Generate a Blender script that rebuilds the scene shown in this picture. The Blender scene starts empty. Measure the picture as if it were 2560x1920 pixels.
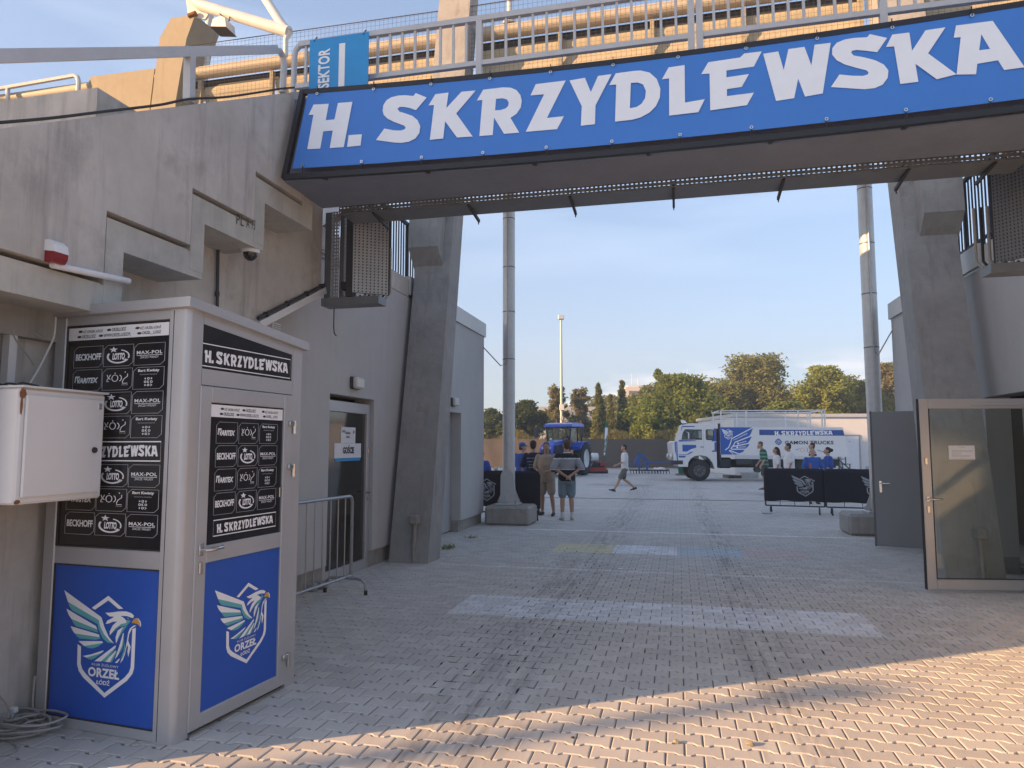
import bpy, bmesh, math, random
from mathutils import Vector, Matrix
from mathutils.geometry import tessellate_polygon
R = math.radians
random.seed(7)
scene = bpy.context.scene
COL = scene.collection

# ------------------------------------------------------------------ camera
F, HOR, YAW, H = 1770.0, 1116.0, R(13.2), 1.65      # focal (px of a 2560 wide frame), horizon row, yaw, eye height
TH = math.atan((HOR - 960.0) / F)
cam = bpy.data.cameras.new('camera')
cam.sensor_width = 36.0
cam.lens = F / 2560.0 * 36.0
cam.clip_start = 0.05
cam.clip_end = 3000
camo = bpy.data.objects.new('camera', cam)
camo.location = (0, 0, H)
camo.rotation_euler = (R(90) + TH, 0, YAW)
COL.objects.link(camo)
scene.camera = camo

# ------------------------------------------------------------------ light
SUN_EL = R(17.0)
SUN_H = Vector((0.843, 0.538)).normalized()            # horizontal travel of the light
world = bpy.data.worlds.new('World')
scene.world = world
world.use_nodes = True
wn = world.node_tree.nodes; wl = world.node_tree.links
bg = wn['Background']
sky = wn.new('ShaderNodeTexSky')
sky.sky_type = 'NISHITA'
sky.sun_disc = False
sky.sun_elevation = SUN_EL
sky.sun_rotation = math.atan2(-SUN_H.x, -SUN_H.y)
sky.altitude = 100
sky.air_density = 1.0
sky.dust_density = 1.0
sky.ozone_density = 2.0
tint = wn.new('ShaderNodeMix'); tint.data_type = 'RGBA'; tint.blend_type = 'MULTIPLY'; tint.inputs[0].default_value = 1.0
tint.inputs[7].default_value = (0.775, 0.875, 1.02, 1)          # white balance of the photograph, same in every direction
gam = wn.new('ShaderNodeGamma'); gam.inputs[1].default_value = 0.6          # softens the contrast between zenith and horizon all round
lift = wn.new('ShaderNodeVectorMath'); lift.operation = 'SCALE'; lift.inputs['Scale'].default_value = 1.16
wl.new(sky.outputs[0], gam.inputs[0]); wl.new(gam.outputs[0], lift.inputs[0])
wl.new(lift.outputs[0], tint.inputs[6])
# faint cloud: low cumulus banks near the horizon and thin streaks higher up, alike all round
wtc = wn.new('ShaderNodeTexCoord'); wsep = wn.new('ShaderNodeSeparateXYZ'); wl.new(wtc.outputs['Generated'], wsep.inputs[0])
def wnoise(scale, stretch, lo, hi, amt):
    mp = wn.new('ShaderNodeMapping'); mp.inputs['Scale'].default_value = (1, 1, stretch); wl.new(wtc.outputs['Generated'], mp.inputs[0])
    n = wn.new('ShaderNodeTexNoise'); n.inputs['Scale'].default_value = scale; n.inputs['Detail'].default_value = 7; wl.new(mp.outputs[0], n.inputs['Vector'])
    r = wn.new('ShaderNodeMapRange'); r.inputs[1].default_value = lo; r.inputs[2].default_value = hi; r.inputs[3].default_value = 0; r.inputs[4].default_value = amt; wl.new(n.outputs['Fac'], r.inputs[0]); return r.outputs[0]
def wmul(a, b):
    n = wn.new('ShaderNodeMath'); n.operation = 'MULTIPLY'; wl.new(a, n.inputs[0]); wl.new(b, n.inputs[1]); return n.outputs[0]
def wrange(a, b, c, d):
    r = wn.new('ShaderNodeMapRange'); wl.new(wsep.outputs[2], r.inputs[0])
    for i, q in enumerate((a, b, c, d)): r.inputs[i+1].default_value = q
    return r.outputs[0]
bank = wmul(wmul(wnoise(7., 4., .50, .66, .75), wrange(.07, .13, 1, 0)), wrange(.02, .06, 0, 1))
veil = wmul(wnoise(1.6, 7., .50, .80, .22), wrange(.10, .35, 0, 1))
ctop = tint.outputs[2]
for fac, colr in ((bank, (5.6, 4.9, 4.7, 1)), (veil, (4.6, 4.9, 5.4, 1))):
    mx_ = wn.new('ShaderNodeMix'); mx_.data_type = 'RGBA'; wl.new(fac, mx_.inputs[0]); wl.new(ctop, mx_.inputs[6]); mx_.inputs[7].default_value = colr; ctop = mx_.outputs[2]
wl.new(ctop, bg.inputs[0])
bg.inputs[1].default_value = 0.15
sd = bpy.data.lights.new('sun', 'SUN')
sd.energy = 5.0
sd.angle = R(0.5)
sd.color = (1.0, 0.60, 0.29)
so = bpy.data.objects.new('sun', sd)
so.rotation_euler = Vector((SUN_H.x * math.cos(SUN_EL), SUN_H.y * math.cos(SUN_EL), -math.sin(SUN_EL))).to_track_quat('-Z', 'Y').to_euler()
so.location = (-20, -20, 30)
COL.objects.link(so)
scene.view_settings.view_transform = 'Standard'
scene.view_settings.look = 'None'
scene.view_settings.gamma = 1.0
scene.view_settings.exposure = 1.42
scene.cycles.max_bounces = 6
scene.cycles.volume_bounces = 0
scene.cycles.diffuse_bounces = 4
scene.cycles.glossy_bounces = 3
scene.cycles.transparent_max_bounces = 16

# ------------------------------------------------------------------ surveying helpers: a sight line through a photo pixel, cut with a real plane
def ray(x, y):
    d = (x - 1280.0) / F; e = (960.0 - y) / F
    Y = math.cos(TH) - e * math.sin(TH); Z = math.sin(TH) + e * math.cos(TH)
    return Vector((d * math.cos(YAW) - Y * math.sin(YAW), d * math.sin(YAW) + Y * math.cos(YAW), Z))
EYE = Vector((0, 0, H))
def on_x(x, y, a):
    r = ray(x, y); return EYE + r * (a / r.x)
def on_y(x, y, b):
    r = ray(x, y); return EYE + r * (b / r.y)
def on_z(x, y, z=0.0):
    r = ray(x, y); return EYE + r * ((z - H) / r.z)
def on_plane(x, y, p, n):
    r = ray(x, y); return EYE + r * ((p - EYE).dot(n) / r.dot(n))
def at_depth(x, y, D):                                  # D metres in front of the eye along the view's ground heading
    r = ray(x, y); f = Vector((-math.sin(YAW), math.cos(YAW), 0)); return EYE + r * (D / r.dot(f))

# ------------------------------------------------------------------ mesh helpers
def setp(o, label=None, cat=None, group=None, kind=None):
    if label: o['label'] = label
    if cat: o['category'] = cat
    if group: o['group'] = group
    if kind: o['kind'] = kind
    return o
def root(name, label, cat, loc=(0, 0, 0), rz=0.0, group=None, kind=None):
    o = bpy.data.objects.new(name, None)
    o.empty_display_size = 0.2
    o.location = loc; o.rotation_euler = (0, 0, rz)
    COL.objects.link(o)
    return setp(o, label, cat, group, kind)
def basis(o):
    return Matrix.Translation(o.location) @ o.rotation_euler.to_matrix().to_4x4() if o else Matrix()
def full_basis(o):
    m = Matrix()
    while o:
        m = Matrix.Translation(o.location) @ o.rotation_euler.to_matrix().to_4x4() @ m
        o = o.parent
    return m
def link(name, me, parent=None, loc=None, rz=0.0):
    o = bpy.data.objects.new(name, me)
    COL.objects.link(o)
    if parent: o.parent = parent
    if loc is not None: o.location = loc
    o.rotation_euler = (0, 0, rz)
    return o

class MB:
    def __init__(s): s.v = []; s.f = []; s.mi = []
    def add(s, vs, fs, mi=0):
        n = len(s.v); s.v.extend([tuple(v) for v in vs]); s.f.extend([tuple(i + n for i in f) for f in fs]); s.mi.extend([mi] * len(fs)); return s
    def box(s, x0, x1, y0, y1, z0, z1, mi=0):
        if x0 > x1: x0, x1 = x1, x0
        if y0 > y1: y0, y1 = y1, y0
        if z0 > z1: z0, z1 = z1, z0
        return s.add([(x0,y0,z0),(x1,y0,z0),(x1,y1,z0),(x0,y1,z0),(x0,y0,z1),(x1,y0,z1),(x1,y1,z1),(x0,y1,z1)],
                     [(0,3,2,1),(4,5,6,7),(0,1,5,4),(1,2,6,5),(2,3,7,6),(3,0,4,7)], mi)
    def rbox(s, x0, x1, y0, y1, z0, z1, r=0.01, mi=0):     # box with chamfered edges
        if x0 > x1: x0, x1 = x1, x0
        if y0 > y1: y0, y1 = y1, y0
        if z0 > z1: z0, z1 = z1, z0
        bm = bmesh.new(); bmesh.ops.create_cube(bm, size=1)
        for v in bm.verts: v.co = Vector(((x0+x1)/2 + v.co.x*(x1-x0), (y0+y1)/2 + v.co.y*(y1-y0), (z0+z1)/2 + v.co.z*(z1-z0)))
        bmesh.ops.bevel(bm, geom=bm.edges[:], offset=min(r, (x1-x0)*.45, (y1-y0)*.45, (z1-z0)*.45), segments=1, affect='EDGES')
        bm.verts.index_update()
        s.add([v.co[:] for v in bm.verts], [[v.index for v in f.verts] for f in bm.faces], mi); bm.free(); return s
    def bar(s, p, q, w, h=None, up=(0,0,1), mi=0):          # rectangular bar from p to q
        p = Vector(p); q = Vector(q); h = h or w; d = (q - p).normalized(); up = Vector(up)
        if abs(d.dot(up)) > .98: up = Vector((1,0,0))
        sx = d.cross(up).normalized() * (w/2); sy = sx.cross(d).normalized() * (h/2)
        vs = [c + e for c in (p, q) for e in (-sx-sy, sx-sy, sx+sy, -sx+sy)]
        return s.add(vs, [(3,2,1,0),(4,5,6,7),(0,1,5,4),(1,2,6,5),(2,3,7,6),(3,0,4,7)], mi)
    def tube(s, pts, r, n=8, mi=0, cap=True):               # round tube along pts; r a number or one per point
        pts = [Vector(p) for p in pts]; k = len(pts)
        rs = r if isinstance(r, (list, tuple)) else [r] * k
        vs = []; fs = []; px = None
        for i, p in enumerate(pts):
            d = (pts[min(i+1, k-1)] - pts[max(i-1, 0)])
            d = d.normalized() if d.length > 1e-9 else Vector((0,0,1))
            if px is None:
                px = d.cross(Vector((0,0,1))) if abs(d.z) < .95 else d.cross(Vector((1,0,0)))
            px = (px - d * px.dot(d)); px = px.normalized() if px.length > 1e-9 else d.orthogonal().normalized()
            py = d.cross(px)
            for j in range(n):
                t = 2*math.pi*j/n; vs.append(p + (px*math.cos(t) + py*math.sin(t)) * rs[i])
        for i in range(k-1):
            for j in range(n):
                a = i*n+j; b = i*n+(j+1) % n; fs.append((a, b, b+n, a+n))
        if cap: fs.append(tuple(range(n-1, -1, -1))); fs.append(tuple((k-1)*n+j for j in range(n)))
        return s.add(vs, fs, mi)
    def prism(s, poly, fn0, fn1, mi=0):                     # 2D outline -> solid between two placements
        n = len(poly); vs = [fn0(p) for p in poly] + [fn1(p) for p in poly]
        tri = tessellate_polygon([[Vector((p[0], p[1], 0)) for p in poly]])
        fs = [tuple(t) for t in tri] + [tuple(i+n for i in reversed(t)) for t in tri]
        fs += [(i, (i+1) % n, (i+1) % n+n, i+n) for i in range(n)]
        return s.add(vs, fs, mi)
    def px_(s, poly, x0, x1, mi=0):                         # outline in (y,z), extruded along x
        return s.prism(poly, lambda p: (x0, p[0], p[1]), lambda p: (x1, p[0], p[1]), mi)
    def py_(s, poly, y0, y1, mi=0):
        return s.prism(poly, lambda p: (p[0], y0, p[1]), lambda p: (p[0], y1, p[1]), mi)
    def pz_(s, poly, z0, z1, mi=0):
        return s.prism(poly, lambda p: (p[0], p[1], z0), lambda p: (p[0], p[1], z1), mi)
    def flat(s, poly, fn, holes=(), mi=0):                  # one-sided sheet with holes
        loops = [[Vector((p[0], p[1], 0)) for p in L] for L in [poly] + list(holes)]
        tri = tessellate_polygon(loops); vs = [fn(p) for L in [poly] + list(holes) for p in L]
        return s.add(vs, [tuple(t) for t in tri], mi)
    def disc(s, c, r, n, ax='y', mi=0, t=0.0):
        vs = []
        for j in range(n):
            a = 2*math.pi*j/n; u, w = r*math.cos(a), r*math.sin(a)
            vs.append((c[0]+u, c[1], c[2]+w) if ax == 'y' else (c[0], c[1]+u, c[2]+w) if ax == 'x' else (c[0]+u, c[1]+w, c[2]))
        return s.add(vs, [tuple(range(n))], mi)
    def lathe(s, prof, c, ax='x', n=24, mi=0):              # prof: (distance along axis, radius)
        vs = []; fs = []; k = len(prof)
        for (t, r) in prof:
            for j in range(n):
                a = 2*math.pi*j/n; u, w = r*math.cos(a), r*math.sin(a)
                vs.append((c[0]+t, c[1]+u, c[2]+w) if ax == 'x' else (c[0]+u, c[1]+t, c[2]+w) if ax == 'y' else (c[0]+u, c[1]+w, c[2]+t))
        for i in range(k-1):
            for j in range(n):
                a = i*n+j; b = i*n+(j+1) % n; fs.append((a, b, b+n, a+n))
        return s.add(vs, fs, mi)
    def ball(s, c, rx, ry=None, rz=None, nu=12, nv=8, mi=0):
        ry = ry or rx; rz = rz or rx; vs = [(c[0], c[1], c[2]-rz)]; fs = []
        for i in range(1, nv):
            t = -math.pi/2 + math.pi*i/nv
            for j in range(nu):
                a = 2*math.pi*j/nu; vs.append((c[0]+rx*math.cos(t)*math.cos(a), c[1]+ry*math.cos(t)*math.sin(a), c[2]+rz*math.sin(t)))
        vs.append((c[0], c[1], c[2]+rz)); L = len(vs)-1
        for j in range(nu):
            fs.append((0, 1+(j+1) % nu, 1+j)); fs.append((L, L-nu+j, L-nu+(j+1) % nu))
        for i in range(nv-2):
            for j in range(nu):
                a = 1+i*nu+j; b = 1+i*nu+(j+1) % nu; fs.append((a, b, b+nu, a+nu))
        return s.add(vs, fs, mi)
    def mesh(s, name, mats, M=None, smooth=False):
        me = bpy.data.meshes.new(name)
        vs = [tuple(M @ Vector(v)) for v in s.v] if M is not None else s.v
        me.from_pydata(vs, [], s.f)
        mats = mats if isinstance(mats, (list, tuple)) else [mats]
        for m in mats: me.materials.append(m)
        if len(mats) > 1: me.polygons.foreach_set('material_index', s.mi)
        me.update()
        bm = bmesh.new(); bm.from_mesh(me); bmesh.ops.recalc_face_normals(bm, faces=bm.faces[:]); bm.to_mesh(me); bm.free()
        if smooth:
            me.polygons.foreach_set('use_smooth', [True]*len(me.polygons))
            if smooth != 'all': me.set_sharp_from_angle(angle=R(40))
        return me
    def build(s, name, mats, parent=None, smooth=False, world=True):
        M = full_basis(parent).inverted() if (parent and world) else None
        return link(name, s.mesh(name, mats, M, smooth), parent)

# ------------------------------------------------------------------ materials (all procedural)
MATS = {}
def mat(name, col, rough=.6, metal=0., var=.08, scale=6., bump=0., bscale=60., streak=0., spec=.5, dirt=0., dcol=(.05,.045,.04), coat=0.):
    if name in MATS: return MATS[name]
    m = bpy.data.materials.new(name); m.use_nodes = True; MATS[name] = m
    nt = m.node_tree; N = nt.nodes; L = nt.links; P = N['Principled BSDF']
    P.inputs['Roughness'].default_value = rough; P.inputs['Metallic'].default_value = metal
    P.inputs['Specular IOR Level'].default_value = spec
    if coat: P.inputs['Coat Weight'].default_value = coat; P.inputs['Coat Roughness'].default_value = .08
    tc = N.new('ShaderNodeTexCoord')
    def noise(sc, det=5., vec=None, rgh=.6):
        n = N.new('ShaderNodeTexNoise'); n.inputs['Scale'].default_value = sc; n.inputs['Detail'].default_value = det; n.inputs['Roughness'].default_value = rgh
        L.new(vec if vec else tc.outputs['Object'], n.inputs['Vector']); return n.outputs['Fac']
    n1 = noise(scale); n2 = noise(scale*6.3)
    ad = N.new('ShaderNodeMath'); ad.operation = 'MULTIPLY_ADD'; ad.inputs[1].default_value = .35; L.new(n2, ad.inputs[0]); L.new(n1, ad.inputs[2])
    mr = N.new('ShaderNodeMapRange'); mr.inputs[1].default_value = .40; mr.inputs[2].default_value = .95; mr.inputs[3].default_value = 1-var; mr.inputs[4].default_value = 1+var
    L.new(ad.outputs[0], mr.inputs[0])
    mx = N.new('ShaderNodeVectorMath'); mx.operation = 'SCALE'; mx.inputs[0].default_value = col[:3]; L.new(mr.outputs[0], mx.inputs['Scale'])
    out = mx.outputs[0]
    def blend(fac, c):
        nonlocal out
        b = N.new('ShaderNodeMix'); b.data_type = 'RGBA'; L.new(fac, b.inputs[0]); L.new(out, b.inputs[6]); b.inputs[7].default_value = (*c, 1); out = b.outputs[2]
    if streak:
        mp = N.new('ShaderNodeMapping'); mp.inputs['Scale'].default_value = (5, 5, .45); L.new(tc.outputs['Object'], mp.inputs[0])
        s1 = noise(1.6, 6., mp.outputs[0], .65)
        r = N.new('ShaderNodeMapRange'); r.inputs[1].default_value = .52; r.inputs[2].default_value = .78; r.inputs[3].default_value = 0; r.inputs[4].default_value = streak
        L.new(s1, r.inputs[0]); blend(r.outputs[0], tuple(c*.45 for c in col[:3]))
    if dirt:
        s2 = noise(2.3, 8., None, .7)
        r = N.new('ShaderNodeMapRange'); r.inputs[1].default_value = .54; r.inputs[2].default_value = .72; r.inputs[3].default_value = 0; r.inputs[4].default_value = dirt
        L.new(s2, r.inputs[0]); blend(r.outputs[0], dcol)
    L.new(out, P.inputs['Base Color'])
    rv = N.new('ShaderNodeMapRange'); rv.inputs[3].default_value = max(.03, rough-.08); rv.inputs[4].default_value = min(1, rough+.08); L.new(n1, rv.inputs[0]); L.new(rv.outputs[0], P.inputs['Roughness'])
    if bump:
        nb = noise(bscale, 6.); bp = N.new('ShaderNodeBump'); bp.inputs['Strength'].default_value = bump; bp.inputs['Distance'].default_value = .02
        L.new(nb, bp.inputs['Height']); L.new(bp.outputs[0], P.inputs['Normal'])
    return m
concrete = mat('concrete', (.50,.47,.43), .85, var=.20, scale=1.6, bump=.25, bscale=30, streak=.75, dirt=.6, dcol=(.26,.245,.23))
concrete_dark = mat('concrete_old', (.32,.305,.28), .9, var=.2, scale=2., bump=.35, bscale=25, streak=.5, dirt=.45, dcol=(.10,.10,.085))
concrete_pale = mat('concrete_pale', (.33,.285,.205), .85, var=.14, scale=1.2, bump=.2, bscale=30, streak=.3, dirt=.2, dcol=(.20,.165,.11))
plaster = mat('plaster', (.47,.46,.45), .9, var=.07, scale=.9, bump=.22, bscale=180, streak=.18, dirt=.1, dcol=(.30,.29,.28))
precast = mat('precast', (.47,.455,.41), .85, var=.2, scale=2.2, bump=.25, bscale=30, streak=.45, dirt=.5, dcol=(.28,.275,.25))
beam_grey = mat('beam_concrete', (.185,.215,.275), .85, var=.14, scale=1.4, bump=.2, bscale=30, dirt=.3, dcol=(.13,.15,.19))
column_grey = mat('column_concrete', (.30,.295,.285), .88, var=.2, scale=1.5, bump=.3, bscale=28, streak=.6, dirt=.5, dcol=(.2,.195,.185))
plaster_white = mat('plaster_white', (.62,.62,.62), .9, var=.05, scale=1, bump=.1, bscale=120)
galv = mat('galvanised', (.36,.37,.38), .42, .75, var=.14, scale=9)
galv_pale = mat('galvanised_pale', (.55,.55,.54), .5, .35, var=.1, scale=9)
alu = mat('aluminium_frame', (.45,.455,.47), .40, .35, var=.05, scale=3, dirt=.10, dcol=(.3,.29,.27))
rail_grey = mat('rail_paint', (.50,.50,.50), .5, .2, var=.08, scale=8)
steel = mat('stainless', (.6,.59,.57), .25, 1., var=.05)
white_tube = mat('white_tube', (.62,.62,.60), .5, 0, var=.1, scale=3, dirt=.25, dcol=(.3,.28,.24))
black_steel = mat('black_steel', (.02,.022,.028), .5, .2)
dark_steel = mat('dark_steel', (.045,.05,.06), .6, .3)
banner_blue = mat('banner_blue', (.05,.20,.58), .55, 0, var=.04, scale=2)
deep_blue = mat('panel_blue', (.010,.085,.44), .42, 0, var=.05, scale=3)
sign_blue = mat('sign_blue', (.01,.27,.62), .45)
white_print = mat('white_print', (.84,.84,.85), .55, 0, var=.03)
grey_print = mat('grey_print', (.42,.42,.44), .5)
teal_print = mat('teal_print', (.12,.42,.45), .5)
gold_print = mat('gold_print', (.62,.33,.05), .5)
black_print = mat('black_print', (.02,.02,.025), .5)
white_paint = mat('white_paint', (.68,.67,.66), .45, 0, var=.04, scale=3, dirt=.10, dcol=(.45,.42,.38))
rust = mat('rust', (.22,.09,.035), .9, 0, var=.4, scale=20)
red_plastic = mat('red_plastic', (.22,.012,.02), .3)
white_plastic = mat('white_plastic', (.75,.75,.74), .35)
black_rubber = mat('rubber', (.025,.025,.027), .85, var=.2, scale=6, dirt=.35, dcol=(.11,.10,.09))
cable_grey = mat('cable_grey', (.34,.33,.31), .6)
cable_black = mat('cable_black', (.02,.02,.022), .6)
paper = mat('paper', (.72,.72,.73), .8)
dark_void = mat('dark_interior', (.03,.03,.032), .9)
black_fabric = mat('black_fabric', (.013,.016,.026), .85, var=.15, bump=.1)
lamp_glass = mat('lamp_glass', (.6,.6,.56), .3)
door_grey = mat('door_grey', (.22,.225,.235), .5, .1, var=.05, scale=2, dirt=.06)

def glass_mat(name, tint, refl=.12, rough=.02):
    m = bpy.data.materials.new(name); m.use_nodes = True; N = m.node_tree.nodes; L = m.node_tree.links
    N.remove(N['Principled BSDF'])
    t = N.new('ShaderNodeBsdfTransparent'); t.inputs[0].default_value = (*tint, 1)
    g = N.new('ShaderNodeBsdfGlossy'); g.inputs['Roughness'].default_value = rough; g.inputs['Color'].default_value = (.9,.95,.95,1)
    fr = N.new('ShaderNodeFresnel'); fr.inputs[0].default_value = 1.52
    ma = N.new('ShaderNodeMath'); ma.operation = 'ADD'; ma.inputs[1].default_value = refl; ma.use_clamp = True; L.new(fr.outputs[0], ma.inputs[0])
    mx = N.new('ShaderNodeMixShader'); L.new(ma.outputs[0], mx.inputs[0]); L.new(t.outputs[0], mx.inputs[1]); L.new(g.outputs[0], mx.inputs[2])
    L.new(mx.outputs[0], N['Material Output'].inputs[0]); return m
glass_green = glass_mat('door_glass', (.94,.965,.94), 0.0)
glass_dark = glass_mat('dark_glass', (.22,.26,.26), .12)
glass_clear = glass_mat('cab_glass', (.62,.72,.72), .12)
def black_panel(name, col):
    return mat(name, col, .16, 0, var=.05, spec=.6)
black_glass = black_panel('black_panel', (.010,.012,.018))
# ------------------------------------------------------------------ lettering
_txt = {}
def text2d(body, bold=0.0, spacing=1.0, shear=0.0):
    k = (body, bold, spacing, shear)
    if k in _txt: return _txt[k]
    c = bpy.data.curves.new('t', 'FONT'); c.body = body; c.size = 1; c.offset = bold; c.space_character = spacing; c.shear = shear; c.resolution_u = 3
    o = bpy.data.objects.new('t', c); COL.objects.link(o)
    dg = bpy.context.evaluated_depsgraph_get()
    me = bpy.data.meshes.new_from_object(o.evaluated_get(dg))
    vs = [(v.co.x, v.co.y) for v in me.vertices]; fs = [tuple(p.vertices) for p in me.polygons]
    bpy.data.objects.remove(o); bpy.data.curves.remove(c); bpy.data.meshes.remove(me)
    x0 = min(v[0] for v in vs); x1 = max(v[0] for v in vs); y0 = min(v[1] for v in vs); y1 = max(v[1] for v in vs)
    vs = [((v[0]-x0)/(x1-x0), (v[1]-y0)/(y1-y0)) for v in vs]
    _txt[k] = (vs, fs, (x1-x0)/(y1-y0)); return _txt[k]
def put_text(mb, body, fn, x0, x1, y0, y1, bold=0.02, spacing=1.0, shear=0.0, mi=0):
    vs, fs, _ = text2d(body, bold, spacing, shear)
    mb.add([fn((x0+(x1-x0)*v[0], y0+(y1-y0)*v[1])) for v in vs], fs, mi)
def put_polys(mb, polys, fn, mi=0):
    for p in polys:
        if isinstance(p, tuple): mb.flat(p[0], fn, p[1], mi)
        else: mb.flat(p, fn, (), mi)
def stroke(mb, pts, w, fn, mi=0, closed=False):
    n = len(pts); L = []; Rr = []
    for i in range(n):
        a = Vector(pts[(i-1) % n] if (closed or i > 0) else pts[i]); b = Vector(pts[(i+1) % n] if (closed or i < n-1) else pts[i])
        d = (b-a); d = d.normalized() if d.length > 1e-9 else Vector((1,0)); nrm = Vector((-d.y, d.x))*(w/2); p = Vector(pts[i])
        L.append(p+nrm); Rr.append(p-nrm)
    for i in range(n if closed else n-1):
        j = (i+1) % n; mb.add([fn(L[i]), fn(L[j]), fn(Rr[j]), fn(Rr[i])], [(3,2,1,0)], mi)
def arc(cx, cy, rx, ry, a0, a1, n=16):
    return [(cx+rx*math.cos(R(a0+(a1-a0)*i/n)), cy+ry*math.sin(R(a0+(a1-a0)*i/n))) for i in range(n+1)]

# the club sponsor's word mark, drawn letter by letter (photo rows of two enlargements), and laid out flat from the gate banner
def A2(pts): return [(700+.4159*x, .4159*y) for x, y in pts]
def A3(pts): return [(1600+.43399*x, .43399*y) for x, y in pts]
WORD_PX = [
 (A2([(178,696),(208,634),(299,629),(281,728),(333,723),(354,625),(441,617),(389,889),(305,895),(323,790),(266,795),(248,898),(170,902),(207,695)]), []),
 (A2([(418,818),(498,812),(490,880),(409,888)]), []),
 (A2([(820,565),(886,592),(822,668),(785,655),(755,649),(725,648),(711,660),(722,676),(760,688),(800,702),(832,728),(848,765),(842,805),(818,838),(780,857),(735,864),(690,862),(582,847),(632,778),(690,789),(730,790),(755,782),(760,772),(750,760),(690,738),(650,718),(628,695),(622,670),(626,638),(645,608),(675,590),(715,580),(760,578),(806,583)]), []),
 (A2([(897,640),(938,572),(1017,562),(1004,655),(1095,557),(1180,550),(1063,688),(1162,826),(1068,832),(997,735),(985,838),(905,846),(930,637)]), []),
 (A2([(1187,610),(1225,545),(1345,531),(1390,533),(1425,548),(1448,578),(1456,612),(1450,652),(1425,690),(1388,714),(1441,803),(1350,810),(1290,712),(1282,817),(1202,823),(1220,607)]), [A2([(1302,600),(1340,597),(1366,603),(1378,622),(1375,642),(1360,657),(1330,667),(1296,669)])]),
 (A2([(1508,580),(1540,512),(1720,490),(1607,715),(1709,704),(1668,782),(1480,798),(1590,573)]), []),
 (A2([(1742,490),(1835,474),(1870,560),(1913,463),(1995,452),(1898,640),(1895,752),(1810,762),(1816,645)]), []),
 ([(1523.5,215.4),(1540,186),(1586,180),(1602,179),(1624,184),(1642,200),(1651,224),(1650,246),(1640,268),(1624,284),(1602,296),(1580,302),(1538,306.5),(1541,214)], [[(1577.6,210),(1595,209),(1608,214),(1615,230),(1613,248),(1604,262),(1592,270),(1575,273)]]),
 (A3([(127,463),(165,395),(257,381),(259,597),(373,577),(336,652),(168,672),(168,458)]), []),
 (A3([(352,434),(393,365),(575,338),(600,315),(700,303),(655,390),(497,413),(497,452),(627,433),(585,507),(500,520),(500,560),(655,540),(615,612),(404,642),(400,430)]), []),
 (A3([(708,317),(795,303),(826,410),(853,290),(945,277),(985,383),(1003,265),(1096,254),(1050,545),(948,563),(909,460),(886,572),(782,588)]), []),
 (A3([(1320,204),(1420,226),(1363,308),(1300,300),(1245,295),(1218,300),(1213,312),(1228,327),(1290,338),(1350,354),(1400,378),(1427,412),(1423,455),(1395,494),(1350,514),(1290,521),(1097,508),(1146,436),(1220,443),(1280,444),(1308,436),(1313,424),(1300,412),(1240,397),(1175,378),(1130,354),(1104,322),(1105,285),(1130,254),(1175,235),(1230,226),(1305,222)]), []),
 (A3([(1413,278),(1449,207),(1547,195),(1563,300),(1640,182),(1755,165),(1655,315),(1818,435),(1705,464),(1582,375),(1599,478),(1495,491),(1460,275)]), []),
 (A3([(1802,225),(1815,155),(2026,128),(2209,395),(2091,411),(2056,355),(1937,375),(1930,435),(1818,437),(1842,222)]), [A3([(1960,205),(2010,290),(1948,297)])]),
]
# banner surface: follows the gently curved beam and leans back a little at the top
BZ0, BZ1 = 4.03, 4.94
def beam_front(a): return 5.74 - .0147*(a+.2)**2
def banner_pt(a, t, off=0.0):                            # t 0 bottom .. 1 top
    return Vector((a, beam_front(a) - .14 + .26*t - off, BZ0 + (BZ1-BZ0)*t))
def banner_uv(x, y):
    b = 5.6
    for _ in range(12):
        p = on_y(x, y, b); t = (p.z-BZ0)/(BZ1-BZ0); b = beam_front(p.x) - .14 + .26*t
    return (p.x, (p.z-BZ0)/(BZ1-BZ0))
WORD_UV = [([banner_uv(*p) for p in o], [[banner_uv(*p) for p in h] for h in hs]) for o, hs in WORD_PX]
_us = [p[0] for o, hs in WORD_UV for p in o]; _ts = [p[1] for o, hs in WORD_UV for p in o]
_u0, _u1, _t0, _t1 = min(_us), max(_us), min(_ts), max(_ts)
def _nrm(p): return ((p[0]-_u0)/(_u1-_u0), (p[1]-_t0)/(_t1-_t0))
WORD = [([_nrm(p) for p in o], [[_nrm(p) for p in h] for h in hs]) for o, hs in WORD_UV]
def put_word(mb, fn, x0, x1, y0, y1, mi=0):
    for o, hs in WORD:
        mb.flat(o, lambda p: fn((x0+(x1-x0)*p[0], y0+(y1-y0)*p[1])), hs, mi)

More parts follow.
